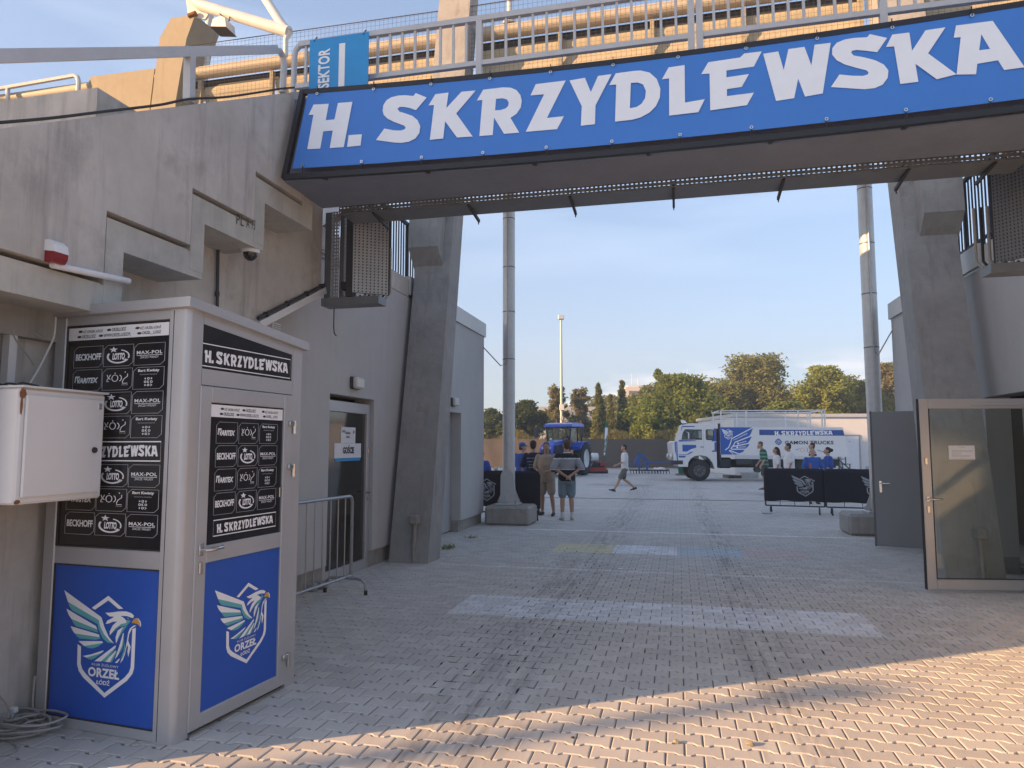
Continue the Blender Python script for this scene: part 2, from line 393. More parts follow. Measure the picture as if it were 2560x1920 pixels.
# ------------------------------------------------------------------ ticket booth frame (needed to lay the crest out flat)
K0 = on_z(430, 1866)
_k1 = on_z(734, 1708)
KROT = -math.atan2(_k1.x-K0.x, _k1.y-K0.y)               # turn of the booth against the passage
KD = (Vector((_k1.x, _k1.y))-Vector((K0.x, K0.y))).length
_kx = Vector((math.cos(KROT), math.sin(KROT), 0)); _ky = Vector((-math.sin(KROT), math.cos(KROT), 0))
def kf(x, y):
    p = on_plane(x, y, K0, _ky); d = p-K0; return (d.dot(_kx), p.z)
def kr(x, y):
    p = on_plane(x, y, K0, _kx); d = p-K0; return (d.dot(_ky), p.z)
def EZ(pts): return [kf(140+x/5.532, 1460+y/5.532) for x, y in pts]
EAG_W = [
 [(470,335),(702,168),(908,348),(842,352),(702,232),(515,362)],
 [(275,838),(268,1120),(290,1210),(350,1300),(645,1582),(960,1345),(1035,1250),(1058,1170),(1082,610),(1033,630),(1010,1155),(985,1230),(920,1305),(645,1515),(390,1252),(340,1185),(318,1110),(322,872)],
 [(90,90),(605,465),(650,610),(705,735),(778,830),(720,795),(640,700),(590,600),(568,505),(140,250)],
 [(120,345),(530,588),(548,635),(190,490),(150,430)],
 [(177,588),(572,705),(580,742),(235,690),(205,650)],
 [(285,795),(612,797),(628,820),(365,865)],
 [(345,1003),(460,980),(630,925),(638,932),(600,965),(395,1025)],
 [(505,1075),(790,860),(808,858),(800,885),(600,1078)],
 [(650,1085),(800,930),(812,930),(720,1090)],
 [(790,1098),(850,1040),(862,1045),(825,1100)],
 [(805,830),(800,740),(830,650),(905,598),(860,700),(835,770)],
 [(790,1050),(850,870),(905,685),(915,690),(890,860),(830,1000)],
 [(860,1105),(930,940),(960,780),(975,680),(1000,620),(1050,582),(1090,578),(1030,620),(990,700),(975,790),(1010,880),(990,960),(975,1020),(965,940),(975,880),(960,850),(930,980),(900,1060)],
 [(660,402),(720,402),(850,385),(950,385),(1020,410),(1058,445),(1040,480),(960,450),(870,447),(920,480),(945,510),(1000,512),(950,545),(880,560),(800,620),(720,718),(720,660),(760,580),(820,525),(760,530),(700,555),(660,558),(690,510),(760,475),(775,458),(720,455),(685,430)],
 [(1075,475),(1120,485),(1150,530),(1155,580),(1145,605),(1135,540),(1110,490)],
]
EAG_T = [
 [(140,250),(568,505),(590,600),(640,700),(720,795),(775,830),(690,818),(620,755),(570,650),(550,560),(200,372),(165,320)],
 [(190,490),(548,635),(556,678),(250,590),(215,545)],
 [(235,690),(580,742),(592,765),(520,778),(300,760),(262,730)],
 [(365,865),(628,820),(560,870),(490,898),(420,892)],
 [(395,1025),(600,965),(520,1030),(465,1055),(420,1045)],
 [(600,1078),(800,885),(805,895),(740,980),(670,1080)],
 [(720,1090),(812,930),(815,960),(760,1070),(745,1095)],
 [(905,598),(960,585),(890,680),(830,770),(815,830),(860,700)],
 [(915,690),(920,800),(890,920),(830,1000),(890,860)],
 [(930,800),(935,900),(910,1000),(880,1060),(870,1050),(910,930)],
 [(945,512),(1015,514),(960,580),(850,600),(770,670),(722,718),(800,625),(880,562),(950,547)],
 [(955,470),(990,475),(985,495),(960,490)],
]
EAG_G = [[(1025,545),(1040,510),(1075,478),(1110,490),(1135,540),(1142,600),(1110,565),(1060,548)]]
_e = [EZ(p) for p in EAG_W]
_ex0 = min(p[0] for q in _e for p in q); _ex1 = max(p[0] for q in _e for p in q); _ey0 = min(p[1] for q in _e for p in q); _ey1 = max(p[1] for q in _e for p in q)
EAG_ASPECT = (_ex1-_ex0)/(_ey1-_ey0)
def _en(pts): return [((x-_ex0)/(_ex1-_ex0), (y-_ey0)/(_ey1-_ey0)) for x, y in EZ(pts)]
EAG = [[_en(p) for p in EAG_W], [_en(p) for p in EAG_T], [_en(p) for p in EAG_G]]
_tk = [_en([q])[0] for q in ((465,1160),(825,1165),(425,1335),(862,1330),(565,1420),(735,1418),(465,1100),(425,1165),(565,1340))]
def put_crest(mb, fn, x0, y0, h, mis=(0,1,2), flipx=False, text=True):
    w = h*EAG_ASPECT
    g = lambda p: fn((x0+w*p[0], y0+h*p[1]))
    for k in range(3):
        for poly in EAG[k]: mb.flat(poly, g, (), mis[k])
    if text:
        put_text(mb, 'KLUB ŻUŻLOWY', g, .41, .745, .295, .325, .01, 1.15, 0, mis[0])
        put_text(mb, 'ORZEŁ', g, .365, .76, .185, .278, .04, 1.05, 0, mis[0])
        put_text(mb, 'ŁÓDŹ', g, .475, .645, .118, .172, .03, 1.0, 0, mis[0])

def star(cx, cy, r, a0=90, k=.42):
    return [(cx+(r if i % 2 == 0 else r*k)*math.cos(R(a0+36*i)), cy+(r if i % 2 == 0 else r*k)*math.sin(R(a0+36*i))) for i in range(10)]
def sponsor_card(mb, kind, fn, x0, x1, y0, y1, mi=0, mi_line=1):   # one cut-corner sponsor field
    w, h = x1-x0, y1-y0
    g = lambda p: fn((x0+w*p[0], y0+h*p[1])); q = lambda p: p
    c = .13
    stroke(mb, [(0,0),(1-c,0),(1,c*1.3),(1,1),(c,1),(0,1-c*1.3)], .018, g, mi_line, True)
    if kind == 'BECKHOFF': put_text(mb, 'BECKHOFF', g, .06, .95, .34, .66, .03, .95, 0, mi)
    elif kind == 'LOTTO':
        put_text(mb, 'LOTTO', g, .30, .72, .30, .62, .05, .9, .12, mi)
        stroke(mb, arc(.50,.46,.36,.30,150,330,18), .07, g, mi); stroke(mb, arc(.50,.46,.36,.30,-20,75,10), .045, g, mi)
        mb.flat([(.33+(x-.0), y) for x, y in star(0,.78,.15)], g, (), mi); mb.flat(star(.74,.28,.08), g, (), mi)
    elif kind == 'MAXPOL':
        put_text(mb, 'MAX-POL', g, .08, .92, .50, .66, .02, 1.1, 0, mi); stroke(mb, [(.08,.45),(.92,.45)], .02, g, mi)
        put_text(mb, 'ZNICZE I WKŁADY', g, .20, .80, .31, .41, .0, 1, 0, mi)
    elif kind == 'VARITEX':
        put_text(mb, 'VARITEX', g, .14, .88, .36, .62, .04, .95, .2, mi); mb.flat([(.06,.40),(.10,.40),(.11,.62),(.22,.62),(.24,.70),(.08,.70)], g, (), mi)
    elif kind == 'LODZ':
        for L in ([(.15,.72),(.19,.58),(.27,.50)],[(.27,.72),(.15,.45)],[(.15,.45),(.15,.40),(.22,.40)]): stroke(mb, L, .028, g, mi)
        stroke(mb, arc(.42,.55,.10,.15,0,360,20), .028, g, mi, True); mb.flat(arc(.42,.78,.018,.03,0,360,8)[:-1], g, (), mi)
        stroke(mb, arc(.54,.55,.10,.15,-70,70,10), .028, g, mi)
        stroke(mb, [(.84,.74),(.84,.62),(.72,.50),(.68,.38),(.68,.30),(.85,.30)], .028, g, mi); mb.flat(arc(.76,.82,.018,.03,0,360,8)[:-1], g, (), mi)
        put_text(mb, 'KREUJE', g, .66, .86, .20, .245, 0, 1.2, 0, mi)
    elif kind == 'BART':
        put_text(mb, 'Bart Kwiaty', g, .15, .85, .76, .92, .03, 1, 0, mi); put_text(mb, 'hurtownia kwiatów', g, .22, .78, .65, .71, 0, 1, 0, mi_line)
        for i in range(3):
            for j in range(3):
                cx, cy = .40+.10*i, .48-.15*j
                if (i, j) == (1, 1): put_text(mb, 'K', g, cx-.035, cx+.035, cy-.055, cy+.055, .03, 1, 0, mi)
                elif (i+j) % 2: stroke(mb, arc(cx,cy,.030,.045,0,360,10)[:-1], .022, g, mi, True)
                elif (i, j) == (2, 2): stroke(mb, [(cx-.03,cy+.05),(cx+.02,cy),(cx-.03,cy-.05)], .025, g, mi)
                else: mb.flat([(cx+(x)*.6, cy+y) for x, y in star(0,0,.06)], g, (), mi)
def social_strip(mb, fn, x0, x1, y0, y1, mi=0):
    g = lambda p: fn((x0+(x1-x0)*p[0], y0+(y1-y0)*p[1]))
    def icon(cx, cy, s): mb.flat(arc(cx,cy,s*.30,s*1.3,0,360,10)[:-1], g, (), mi)
    for (t, a, b, row) in (('KŻ ORZEŁ ŁÓDŹ',.15,.35,1),('ORZELLODZ',.44,.58,1),('KŻ ORZEŁ ŁÓDŹ',.72,.92,1),('ORZELLODZ',.14,.28,0),('WWW.ORZEL.LODZ.PL',.36,.63,0),('ORZEL__LODZ',.74,.92,0)):
        y = .56 if row else .14
        put_text(mb, t, g, a, b, y, y+.26, .015, .95, .05, mi)
        icon(a-.028, y+.13, .075)
# ------------------------------------------------------------------ ground
def paver_material(brick=False):
    m = bpy.data.materials.new('paver_yard' if brick else 'paver'); m.use_nodes = True
    nt = m.node_tree; N = nt.nodes; L = nt.links; P = N['Principled BSDF']
    P.inputs['Roughness'].default_value = .88; P.inputs['Specular IOR Level'].default_value = .35
    geo = N.new('ShaderNodeNewGeometry'); sep = N.new('ShaderNodeSeparateXYZ'); L.new(geo.outputs['Position'], sep.inputs[0])
    def math_(op, a, b=None, c=None, clamp=False):
        n = N.new('ShaderNodeMath'); n.operation = op; n.use_clamp = clamp
        for i, v in enumerate((a, b, c)):
            if v is None: continue
            if isinstance(v, (int, float)): n.inputs[i].default_value = v
            else: L.new(v, n.inputs[i])
        return n.outputs[0]
    def rng(v, a, b, c=0., d=1.):
        n = N.new('ShaderNodeMapRange'); L.new(v, n.inputs[0])
        for i, q in enumerate((a, b, c, d)): n.inputs[i+1].default_value = q
        return n.outputs[0]
    def noise(sc, det=4., vec=None, rgh=.6):
        n = N.new('ShaderNodeTexNoise'); n.inputs['Scale'].default_value = sc; n.inputs['Detail'].default_value = det; n.inputs['Roughness'].default_value = rgh
        L.new(vec if vec else geo.outputs['Position'], n.inputs['Vector']); return n.outputs['Fac']
    def mix(fac, a, b):
        n = N.new('ShaderNodeMix'); n.data_type = 'RGBA'
        if isinstance(fac, (int, float)): n.inputs[0].default_value = fac
        else: L.new(fac, n.inputs[0])
        for i, v in ((6, a), (7, b)):
            if isinstance(v, tuple): n.inputs[i].default_value = (*v, 1)
            else: L.new(v, n.inputs[i])
        return n.outputs[2]
    at = N.new('ShaderNodeAttribute'); at.attribute_name = 'rnd'; oi = N.new('ShaderNodeObjectInfo')
    rnd = math_('FRACT', math_('ADD', at.outputs['Fac'], oi.outputs['Random']))
    big = noise(.35, 6.); mid = noise(3.5, 5.); fine = noise(90., 3.); grit = noise(260., 2.)
    base = mix(rng(rnd, 0, 1, .0, 1.), (.43,.40,.365), (.56,.525,.48))
    base = mix(rng(big, .35, .7, 0, .55), base, (.57,.535,.49))
    base = mix(rng(mid, .48, .75, 0, .45), base, (.36,.335,.31))
    base = mix(rng(fine, .4, .75, 0, .35), base, (.56,.52,.47))
    base = mix(rng(grit, .62, .8, 0, .5), base, (.21,.195,.18))
    # wheel dirt along the passage
    st = N.new('ShaderNodeMapping'); st.inputs['Scale'].default_value = (7, .55, 1); L.new(geo.outputs['Position'], st.inputs[0])
    sn = noise(1.6, 7., st.outputs[0], .7)
    def lane(c, w):
        return rng(math_('ABSOLUTE', math_('SUBTRACT', sep.outputs[0], c)), 0, w, 1, 0)
    lanes = math_('MAXIMUM', lane(-1.3, .55), lane(.62, .35))
    base = mix(math_('MULTIPLY', math_('MULTIPLY', lanes, rng(sn, .45, .68)), .75), base, (.15,.14,.135))
    spots = noise(1.7, 9., None, .75)
    base = mix(rng(spots, .66, .74, 0, .6), base, (.18,.165,.15))
    # road paint on the stones, worn
    wear = rng(math_('ADD', math_('MULTIPLY', noise(9., 8., None, .75), .7), math_('MULTIPLY', noise(1.3, 3.), .3)), .42, .62, 1., .45)
    wear = math_('MULTIPLY', wear, rng(rnd, 0, 1, .6, 1.05))
    def rect(a0, a1, b0, b1, s=.012):
        f = None
        for v, e0, e1 in ((sep.outputs[0], a0, a1), (sep.outputs[1], b0, b1)):
            lo = rng(v, e0-s, e0+s); hi = rng(v, e1-s, e1+s, 1, 0); q = math_('MULTIPLY', lo, hi); f = q if f is None else math_('MULTIPLY', f, q)
        return f
    marks = [((-2.28,1.72,6.88,7.80),(.76,.78,.82),.85),((-2.0,-1.06,11.24,12.2),(.70,.62,.33),.85),((-1.05,-.06,11.24,12.2),(.78,.79,.82),.95),
             ((-.05,.92,11.24,12.2),(.40,.54,.64),.75),((.93,1.86,11.24,12.2),(.62,.42,.42),.65),
             ((-3.3,2.9,9.62,9.70),(.72,.71,.69),.8),((-3.0,3.4,13.98,14.14),(.78,.78,.78),.85),((-6.,5.,19.15,19.3),(.75,.75,.75),.6),((-14.,16.,28.1,28.3),(.75,.75,.75),.5)]
    for (r, c, k) in marks:
        base = mix(math_('MULTIPLY', math_('MULTIPLY', rect(*r), wear), k), base, c)
    if brick:
        mp = N.new('ShaderNodeMapping'); L.new(geo.outputs['Position'], mp.inputs[0])
        bt = N.new('ShaderNodeTexBrick'); L.new(mp.outputs[0], bt.inputs['Vector']); bt.inputs['Scale'].default_value = 1.
        bt.inputs['Brick Width'].default_value = .2; bt.inputs['Row Height'].default_value = .143; bt.inputs['Mortar Size'].default_value = .006; bt.inputs['Mortar Smooth'].default_value = .3
        bt.inputs['Color1'].default_value = (.9,.9,.9,1); bt.inputs['Color2'].default_value = (1.08,1.08,1.08,1); bt.inputs['Mortar'].default_value = (.5,.5,.5,1)
        mu = N.new('ShaderNodeMix'); mu.data_type = 'RGBA'; mu.blend_type = 'MULTIPLY'; mu.inputs[0].default_value = 1; L.new(base, mu.inputs[6]); L.new(bt.outputs[0], mu.inputs[7]); base = mu.outputs[2]
        damp = noise(.22, 6., None, .6); base = mix(rng(damp, .55, .68, 0, .7), base, (.22,.21,.20))
    L.new(base, P.inputs['Base Color'])
    bp = N.new('ShaderNodeBump'); bp.inputs['Strength'].default_value = .35; bp.inputs['Distance'].default_value = .004
    L.new(math_('ADD', math_('MULTIPLY', fine, .6), math_('MULTIPLY', mid, 1.2)), bp.inputs['Height']); L.new(bp.outputs[0], P.inputs['Normal'])
    return m
paver_mat = paver_material(); yard_mat = paver_material(True)
sand = mat('joint_sand', (.26,.235,.20), .95, var=.35, scale=14, bump=.3, bscale=300)
grassy = mat('rough_ground', (.12,.13,.06), .95, var=.3, scale=.6)

g = MB(); g.add([(-900,-900,-.06),(900,-900,-.06),(900,900,-.06),(-900,900,-.06)], [(0,1,2,3)])
gr = g.build('ground', grassy); setp(gr, 'rough grassy ground reaching out beyond the fenced yard', 'ground', kind='structure')
PX0, PX1, PY0, PY1 = -7.0, 9.0, 1.6, 23.0
y = MB()
for (x0, x1, y0, y1) in ((-90,PX0,-60,60),(PX1,90,-60,60),(PX0,PX1,-60,PY0),(PX0,PX1,PY1,60)):
    y.add([(x0,y0,-.003),(x1,y0,-.003),(x1,y1,-.003),(x0,y1,-.003)], [(0,1,2,3)])
yd = y.build('yard_paving', yard_mat); setp(yd, 'grey paved yard stretching from the gate to the screened fence', 'paving', kind='structure')
b = MB(); b.add([(PX0,PY0,-.0105),(PX1,PY0,-.0105),(PX1,PY1,-.0105),(PX0,PY1,-.0105)], [(0,1,2,3)])
pav = b.build('pavement', sand); setp(pav, 'interlocking bone shaped grey pavers running through the gate passage', 'pavement', kind='structure')

LP, RP, DL = .20, .143, .0125
def paver_outline(g=.0036):
    top = []
    for x, s in ((-.1+g, 1), (-.072, 1), (-.046, -1), (.046, -1), (.072, 1), (.1-g, 1)):
        top.append((x, RP/2 + DL*s - g))
    return [(x, -yy) for x, yy in top] + [(x, yy) for x, yy in reversed(top)]
OUT = paver_outline()
def inset(o, d): return [(x*(1-d/.1), yv*(1-d/.075)) for x, yv in o]
def paver_geo(rg):
    n = len(OUT); c = .005+rg.random()*.003
    jit = [(rg.uniform(-.0012,.0012), rg.uniform(-.0012,.0012)) for _ in range(n)]
    o = [(x+j[0], yv+j[1]) for (x, yv), j in zip(OUT, jit)]
    vs = [(x, yv, 0) for x, yv in inset(o, c)] + [(x, yv, -.0045) for x, yv in o] + [(x, yv, -.03) for x, yv in o]
    fs = [tuple(range(n))] + [(i, i+n, (i+1) % n+n, (i+1) % n) for i in range(n)] + [(i+n, i+2*n, (i+1) % n+2*n, (i+1) % n+n) for i in range(n)]
    return vs, fs
rg = random.Random(3)
PV = [paver_geo(rg) for _ in range(6)]
PVM = []
for vs, fs in PV:
    me = bpy.data.meshes.new('paver'); me.from_pydata(vs, [], fs); me.materials.append(paver_mat)
    me.polygons.foreach_set('use_smooth', [False]*len(me.polygons)); PVM.append(me)
cells = []
def seen(p):
    d = Vector(p)-EYE; X = d.x*math.cos(YAW)+d.y*math.sin(YAW); Y = -d.x*math.sin(YAW)+d.y*math.cos(YAW)
    if Y < .5: return False
    return abs(X/Y) < .735 and 2.1 < Y
r0 = int(PY0/RP)+1; r1 = int(PY1/RP)-1
for r in range(r0, r1):
    yy = r*RP; off = .1 if r % 2 else 0
    lo, hi = (-4.7, 4.6) if yy < 13 else (PX0+.15, PX1-.15)
    for c in range(int(lo/LP), int(hi/LP)+1):
        cells.append((c*LP+off, yy, rg.random(), rg.randrange(6), rg.uniform(-.0016,.0016), rg.uniform(-.009,.009)))
# strips left and right of the field get the plain yard sheet at stone level
def blocked(x, yv):
    return x < -4.05 or (x < -2.74 and 3.55 < yv < 4.62 and x > -3.7)
near = sorted([c for c in cells if seen((c[0], c[1], 0)) and not blocked(c[0], c[1])], key=lambda c: c[0]**2+c[1]**2)[:300]
nset = set((c[0], c[1]) for c in near)
for c in near:
    o = link('paver', PVM[c[3]], pav, (c[0], c[1], c[4])); o.rotation_euler = (c[5]*.8, c[5]*.6, c[5]*.6)
V = []; Fc = []; A = []
for (x, yv, rn, k, dz, tw) in cells:
    if (x, yv) in nset: continue
    vs, fs = PV[k]
    if yv > 15: vs = vs[:24]; fs = fs[:13]
    n = len(V); ct, st_ = math.cos(tw*.6), math.sin(tw*.6)
    V.extend([(x+p[0]*ct-p[1]*st_, yv+p[0]*st_+p[1]*ct, p[2]+dz+tw*(p[0]+p[1])*.5) for p in vs]); Fc.extend([tuple(i+n for i in f) for f in fs]); A.extend([rn]*len(fs))
me = bpy.data.meshes.new('paver_field'); me.from_pydata(V, [], Fc); me.materials.append(paver_mat)
a_ = me.attributes.new('rnd', 'FLOAT', 'FACE'); a_.data.foreach_set('value', A)
setp(link('paver_field', me, pav), kind='stuff')
# margin strips beside the narrow part
s = MB()
for (x0, x1) in ((PX0, -4.7), (4.72, PX1)):
    s.add([(x0,PY0,-.002),(x1,PY0,-.002),(x1,13.0,-.002),(x0,13.0,-.002)], [(0,1,2,3)])
s.build('paving_margin', yard_mat, pav)
# ------------------------------------------------------------------ grandstand beside the passage
def zig_levels(): return [(2.88, 2.69), (3.62, 3.12), (4.40, 3.55), (5.18, 3.98), (5.98, 4.41)]   # (front of tread, tread height)
def top_line(b): return 3.32 + (b-2.89)*.576
def stand(sign, cx, label):
    # outer side wall follows the slope of the seating; the mirrored one closes the other side of the gate
    def A(a): return a if sign < 0 else 2*cx - a
    st = root('grandstand', label, 'grandstand', (A(-6), 4.5, 0))
    F0 = 2.87
    lv = zig_levels()
    # stepped side wall
    poly = [(F0, top_line(F0)), (5.86, top_line(5.86)), (5.98, top_line(5.86)), (5.98, 3.98)]
    poly += [(5.18, 3.98), (5.18, 3.55), (4.40, 3.55), (4.40, 3.12), (3.62, 3.12), (3.62, 2.69), (F0, 2.69)]
    m = MB(); m.px_(poly, A(-3.70), A(-3.45)); m.build('side_wall', concrete, st)
    # seating steps: one L-shaped unit each, ends showing below the wall
    for i in range(4):
        b0, z0 = lv[i]; b1 = lv[i+1][0]; t = .185
        m = MB(); zb = z0 - .03
        leg = z0-.43-.17 if i else 0
        p = [(b0+.036, leg), (b0+t, leg), (b0+t, zb-t), (b1+t-.004 if i < 3 else b1+.2, zb-t), (b1+t-.004 if i < 3 else b1+.2, zb-.006 if i < 3 else 4.42), (b1+.01, zb-.006 if i < 3 else 4.42), (b1+.01, zb), (b0+.036, zb)]
        if i == 0: p = [(F0+.03, zb-t), (b1+t-.004, zb-t), (b1+t-.004, zb-.006), (b1+.01, zb-.006), (b1+.01, zb), (F0+.03, zb)]
        m.px_(p, A(-9.0), A(-3.482+.003*i)); m.build('seating_step', precast, st)
        m = MB(); m.box(A(-9.0), A(-3.72), b0+.02, b1+.02, z0+.0, z0+.06); m.build('tread', concrete_pale, st)
    # sloping raker wall under the steps, standing on the ground at its foot
    m = MB(); m.px_([(F0+.06, 0), (4.15, 0), (4.15, 1.86), (7.1, 3.36), (7.1, 4.54), (6.2, 4.54), (6.15, 3.80), (5.3, 3.80), (4.9, 3.37), (4.5, 3.37), (4.1, 2.94), (3.7, 2.94), (3.6, 2.51), (F0+.06, 2.51)], A(-4.12), A(-3.86)); m.build('raker_wall', concrete, st)
    # ledge beam carrying the lowest step
    m = MB(); m.box(A(-4.1), A(-3.78), F0+.05, 3.9, 2.30, 2.505); m.build('ledge_beam', concrete_dark, st)
    # closed front of the stand facing the track, and the seating body behind it
    m = MB(); m.box(A(-14), A(-3.475), F0, F0+.045, 0, 2.685); m.build('front_wall', concrete, st)
    return st
stand(-1, -.19, 'bare concrete grandstand flank with stepped seating units above the booth')
stand(1, -.19, 'concrete grandstand flank with stepped seating units beyond the open glass door')
# marks left by the precaster on the third unit
m = MB(); mk = mat('pencil', (.05,.05,.05), .9)
cs = [on_x(585, 544, -3.495), on_x(632, 560, -3.495)]
for t_, u0, u1 in (('PL', 0, .38), ('A 13', .52, 1)):
    m = MB(); put_text(m, t_, lambda p: (-3.470, cs[0].y+(cs[1].y-cs[0].y)*p[0], cs[0].z-.055+(cs[1].z-cs[0].z)*p[0]+.085*p[1]), u0, u1, 0, 1, -.005, 1.1)
    m.build('unit_marking', mk, bpy.data.objects['grandstand'])

# ------------------------------------------------------------------ bridge over the passage
br = root('gate_bridge', 'concrete bridge beam spanning the passage behind the blue banner', 'bridge', (-.2, 6.0, 4.05))
N_ = 24; xa, xb = -3.46, 3.10
def strip_x(i): return xa + (xb-xa)*i/N_
m = MB(); vs = []; fs = []
for i in range(N_+1):
    x = strip_x(i); f = beam_front(x)+.04
    vs += [(x, f, 4.05), (x, 6.36, 4.05), (x, 6.36, 4.9), (x, f+.14, 4.9)]
for i in range(N_):
    for k in range(4): a = i*4+k; b_ = i*4+(k+1) % 4; fs.append((a, b_, b_+4, a+4))
fs += [(3,2,1,0), tuple(N_*4+k for k in range(4))]
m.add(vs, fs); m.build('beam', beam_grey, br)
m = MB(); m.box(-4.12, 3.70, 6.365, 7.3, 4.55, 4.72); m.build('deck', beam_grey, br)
# ------------------------------------------------------------------ banner
bn = root('gate_banner', 'long blue gate banner with the white H. SKRZYDLEWSKA word mark', 'banner', (-.2, 5.5, 4.4))
bx0, bx1 = -3.34, 2.95
def sheet(mb, x0, x1, t0, t1, off, n=30, wob=.004):
    vs = []; fs = []
    for i in range(n+1):
        x = x0+(x1-x0)*i/n
        for j in range(5):
            t = t0+(t1-t0)*j/4; p = banner_pt(x, t, off + wob*(math.sin(i*1.7)*.5+math.sin(i*.6+j)*.5)*math.sin(math.pi*j/4)); vs.append(p)
    for i in range(n):
        for j in range(4): a = i*5+j; fs.append((a, a+5, a+6, a+1))
    mb.add(vs, fs)
m = MB(); sheet(m, bx0+.06, bx1-.05, .075, .965, .012); m.build('sheet', banner_blue, bn, smooth='all')
m = MB()
for o, hs in WORD_UV: m.flat(o, lambda p: banner_pt(p[0], p[1], .0185), hs)
m.build('lettering', white_print, bn)
for (t, nm) in ((-.012, 'frame_rail'), (.985, 'frame_rail')):
    m = MB()
    for i in range(N_):
        p = banner_pt(bx0+(bx1-bx0)*i/N_, t); q = banner_pt(bx0+(bx1-bx0)*(i+1)/N_, t); m.bar(p, q, .045, .045)
    m.build(nm, black_steel, bn)
for x in (bx0, bx1):
    m = MB(); m.bar(banner_pt(x, -.03), banner_pt(x, 1.0), .045); m.build('frame_post', black_steel, bn)
for i in range(7):
    x = bx0+.3+(bx1-bx0-.6)*i/6; m = MB(); m.bar(banner_pt(x, 0)+Vector((0,.02,0)), banner_pt(x, 0)+Vector((0,.16,.02)), .03); m.build('frame_bracket', black_steel, bn)
ey = MB(); ey.lathe([(-.004,.007),(-.004,.014),(.004,.014),(.004,.007),(-.004,.007)], (0,0,0), 'y', 10); eym = ey.mesh('eyelet', steel)
ti = MB(); ti.bar((0,-.006,.0), (0,.0,.075), .010, .006); tim = ti.mesh('tie', black_print)
for i in range(12):
    x = bx0+.16+(bx1-bx0-.35)*i/11
    for t, s in ((.10, -1), (.945, 1)):
        p = banner_pt(x, t, .024); link('eyelet', eym, bn, p-bn.location)
        o = link('tie', tim, bn, p-bn.location+Vector((0,.004,0)))
        if s < 0: o.rotation_euler = (math.pi, 0, 0); o.location.y -= .004
# ------------------------------------------------------------------ sector sign on the railing
sp = [on_y(*q, 5.86) for q in ((776,101),(924,83),(919,192),(772,212))]
sx0 = (sp[0].x+sp[3].x)/2; sx1 = (sp[1].x+sp[2].x)/2; sz1 = sp[0].z; sz0 = 4.93
sg = root('sector_sign', 'bright blue SEKTOR I sign tied to the bridge railing', 'sign', (sx0, 5.86, sz0))
m = MB(); m.box(sx0, sx1, 5.855, 5.865, sz0, sz1); m.build('board', sign_blue, sg)
m = MB()
sw = sx1-sx0
put_text(m, 'SEKTOR', lambda p: (sx0+sw*.355-sw*.20*p[1], 5.852, sz1-.50+.39*p[0]), 0, 1, 0, 1, .03, 1.05)
m.build('lettering', white_print, sg); m = MB()
m.box(sx0+sw*.51, sx0+sw*.61, 5.850, 5.8545, sz0+.01, sz1-.08)
m.build('numeral', white_print, sg)
for x in (sx0+.05, sx1-.05):
    m = MB(); m.bar((x, 5.85, sz1-.02), (x, 5.9, sz1+.05), .012, .006); m.build('tie', black_print, sg)
# ------------------------------------------------------------------ bridge railing: two panels
def railing(name, label, x0, x1, b, z0, zt, zb, n, grp=None, left_bend=False, foot=4.72):
    rr = root(name, label, 'railing', ((x0+x1)/2, b, foot), group=grp)
    m = MB(); m.bar((x0+(.05 if left_bend else 0), b, zt), (x1, b, zt), .05, .05); m.build('top_rail', rail_grey, rr)
    m = MB(); m.bar((x0+.03, b, zb), (x1-.03, b, zb), .045, .045); m.build('bottom_rail', rail_grey, rr)
    for i, x in enumerate((x0, x1, (x0+x1)/2)):
        m = MB()
        if i == 0 and left_bend: m.tube([(x+.12, b, zt), (x+.05, b, zt-.01), (x+.012, b, zt-.05), (x, b, zt-.12), (x, b, foot)], .028, 10)
        else: m.bar((x, b, foot), (x, b, zt+(.0 if i == 2 else .026)), .055, .055)
        m.build('post', rail_grey, rr, smooth=True)
    bl = MB(); bl.bar((0,0,zb), (0,0,zt), .022, .022); blm = bl.mesh('baluster', rail_grey)
    for k in range(1, n):
        x = x0+(x1-x0)*k/n
        if abs(x-(x0+x1)/2) < .04: continue
        link('baluster', blm, rr, (x-rr.location.x, 0, -foot))
    return rr
rl0 = on_y(737, 120, 5.98).x
zt = on_y(1100, 60, 5.98).z-.01; zb = on_y(1100, 172, 5.98).z
xj = on_y(1738, 60, 5.98).x
railing('bridge_railing', 'grey metal bridge railing panel carrying the blue sector sign', rl0, xj-.035, 5.98, 4.9, zt, zb, 30, left_bend=True, foot=4.905)
railing('bridge_railing', 'grey metal bridge railing panel continuing above the end of the word mark', xj+.035, xj+2.9, 5.98, 4.9, zt, zb, 24, foot=4.905)
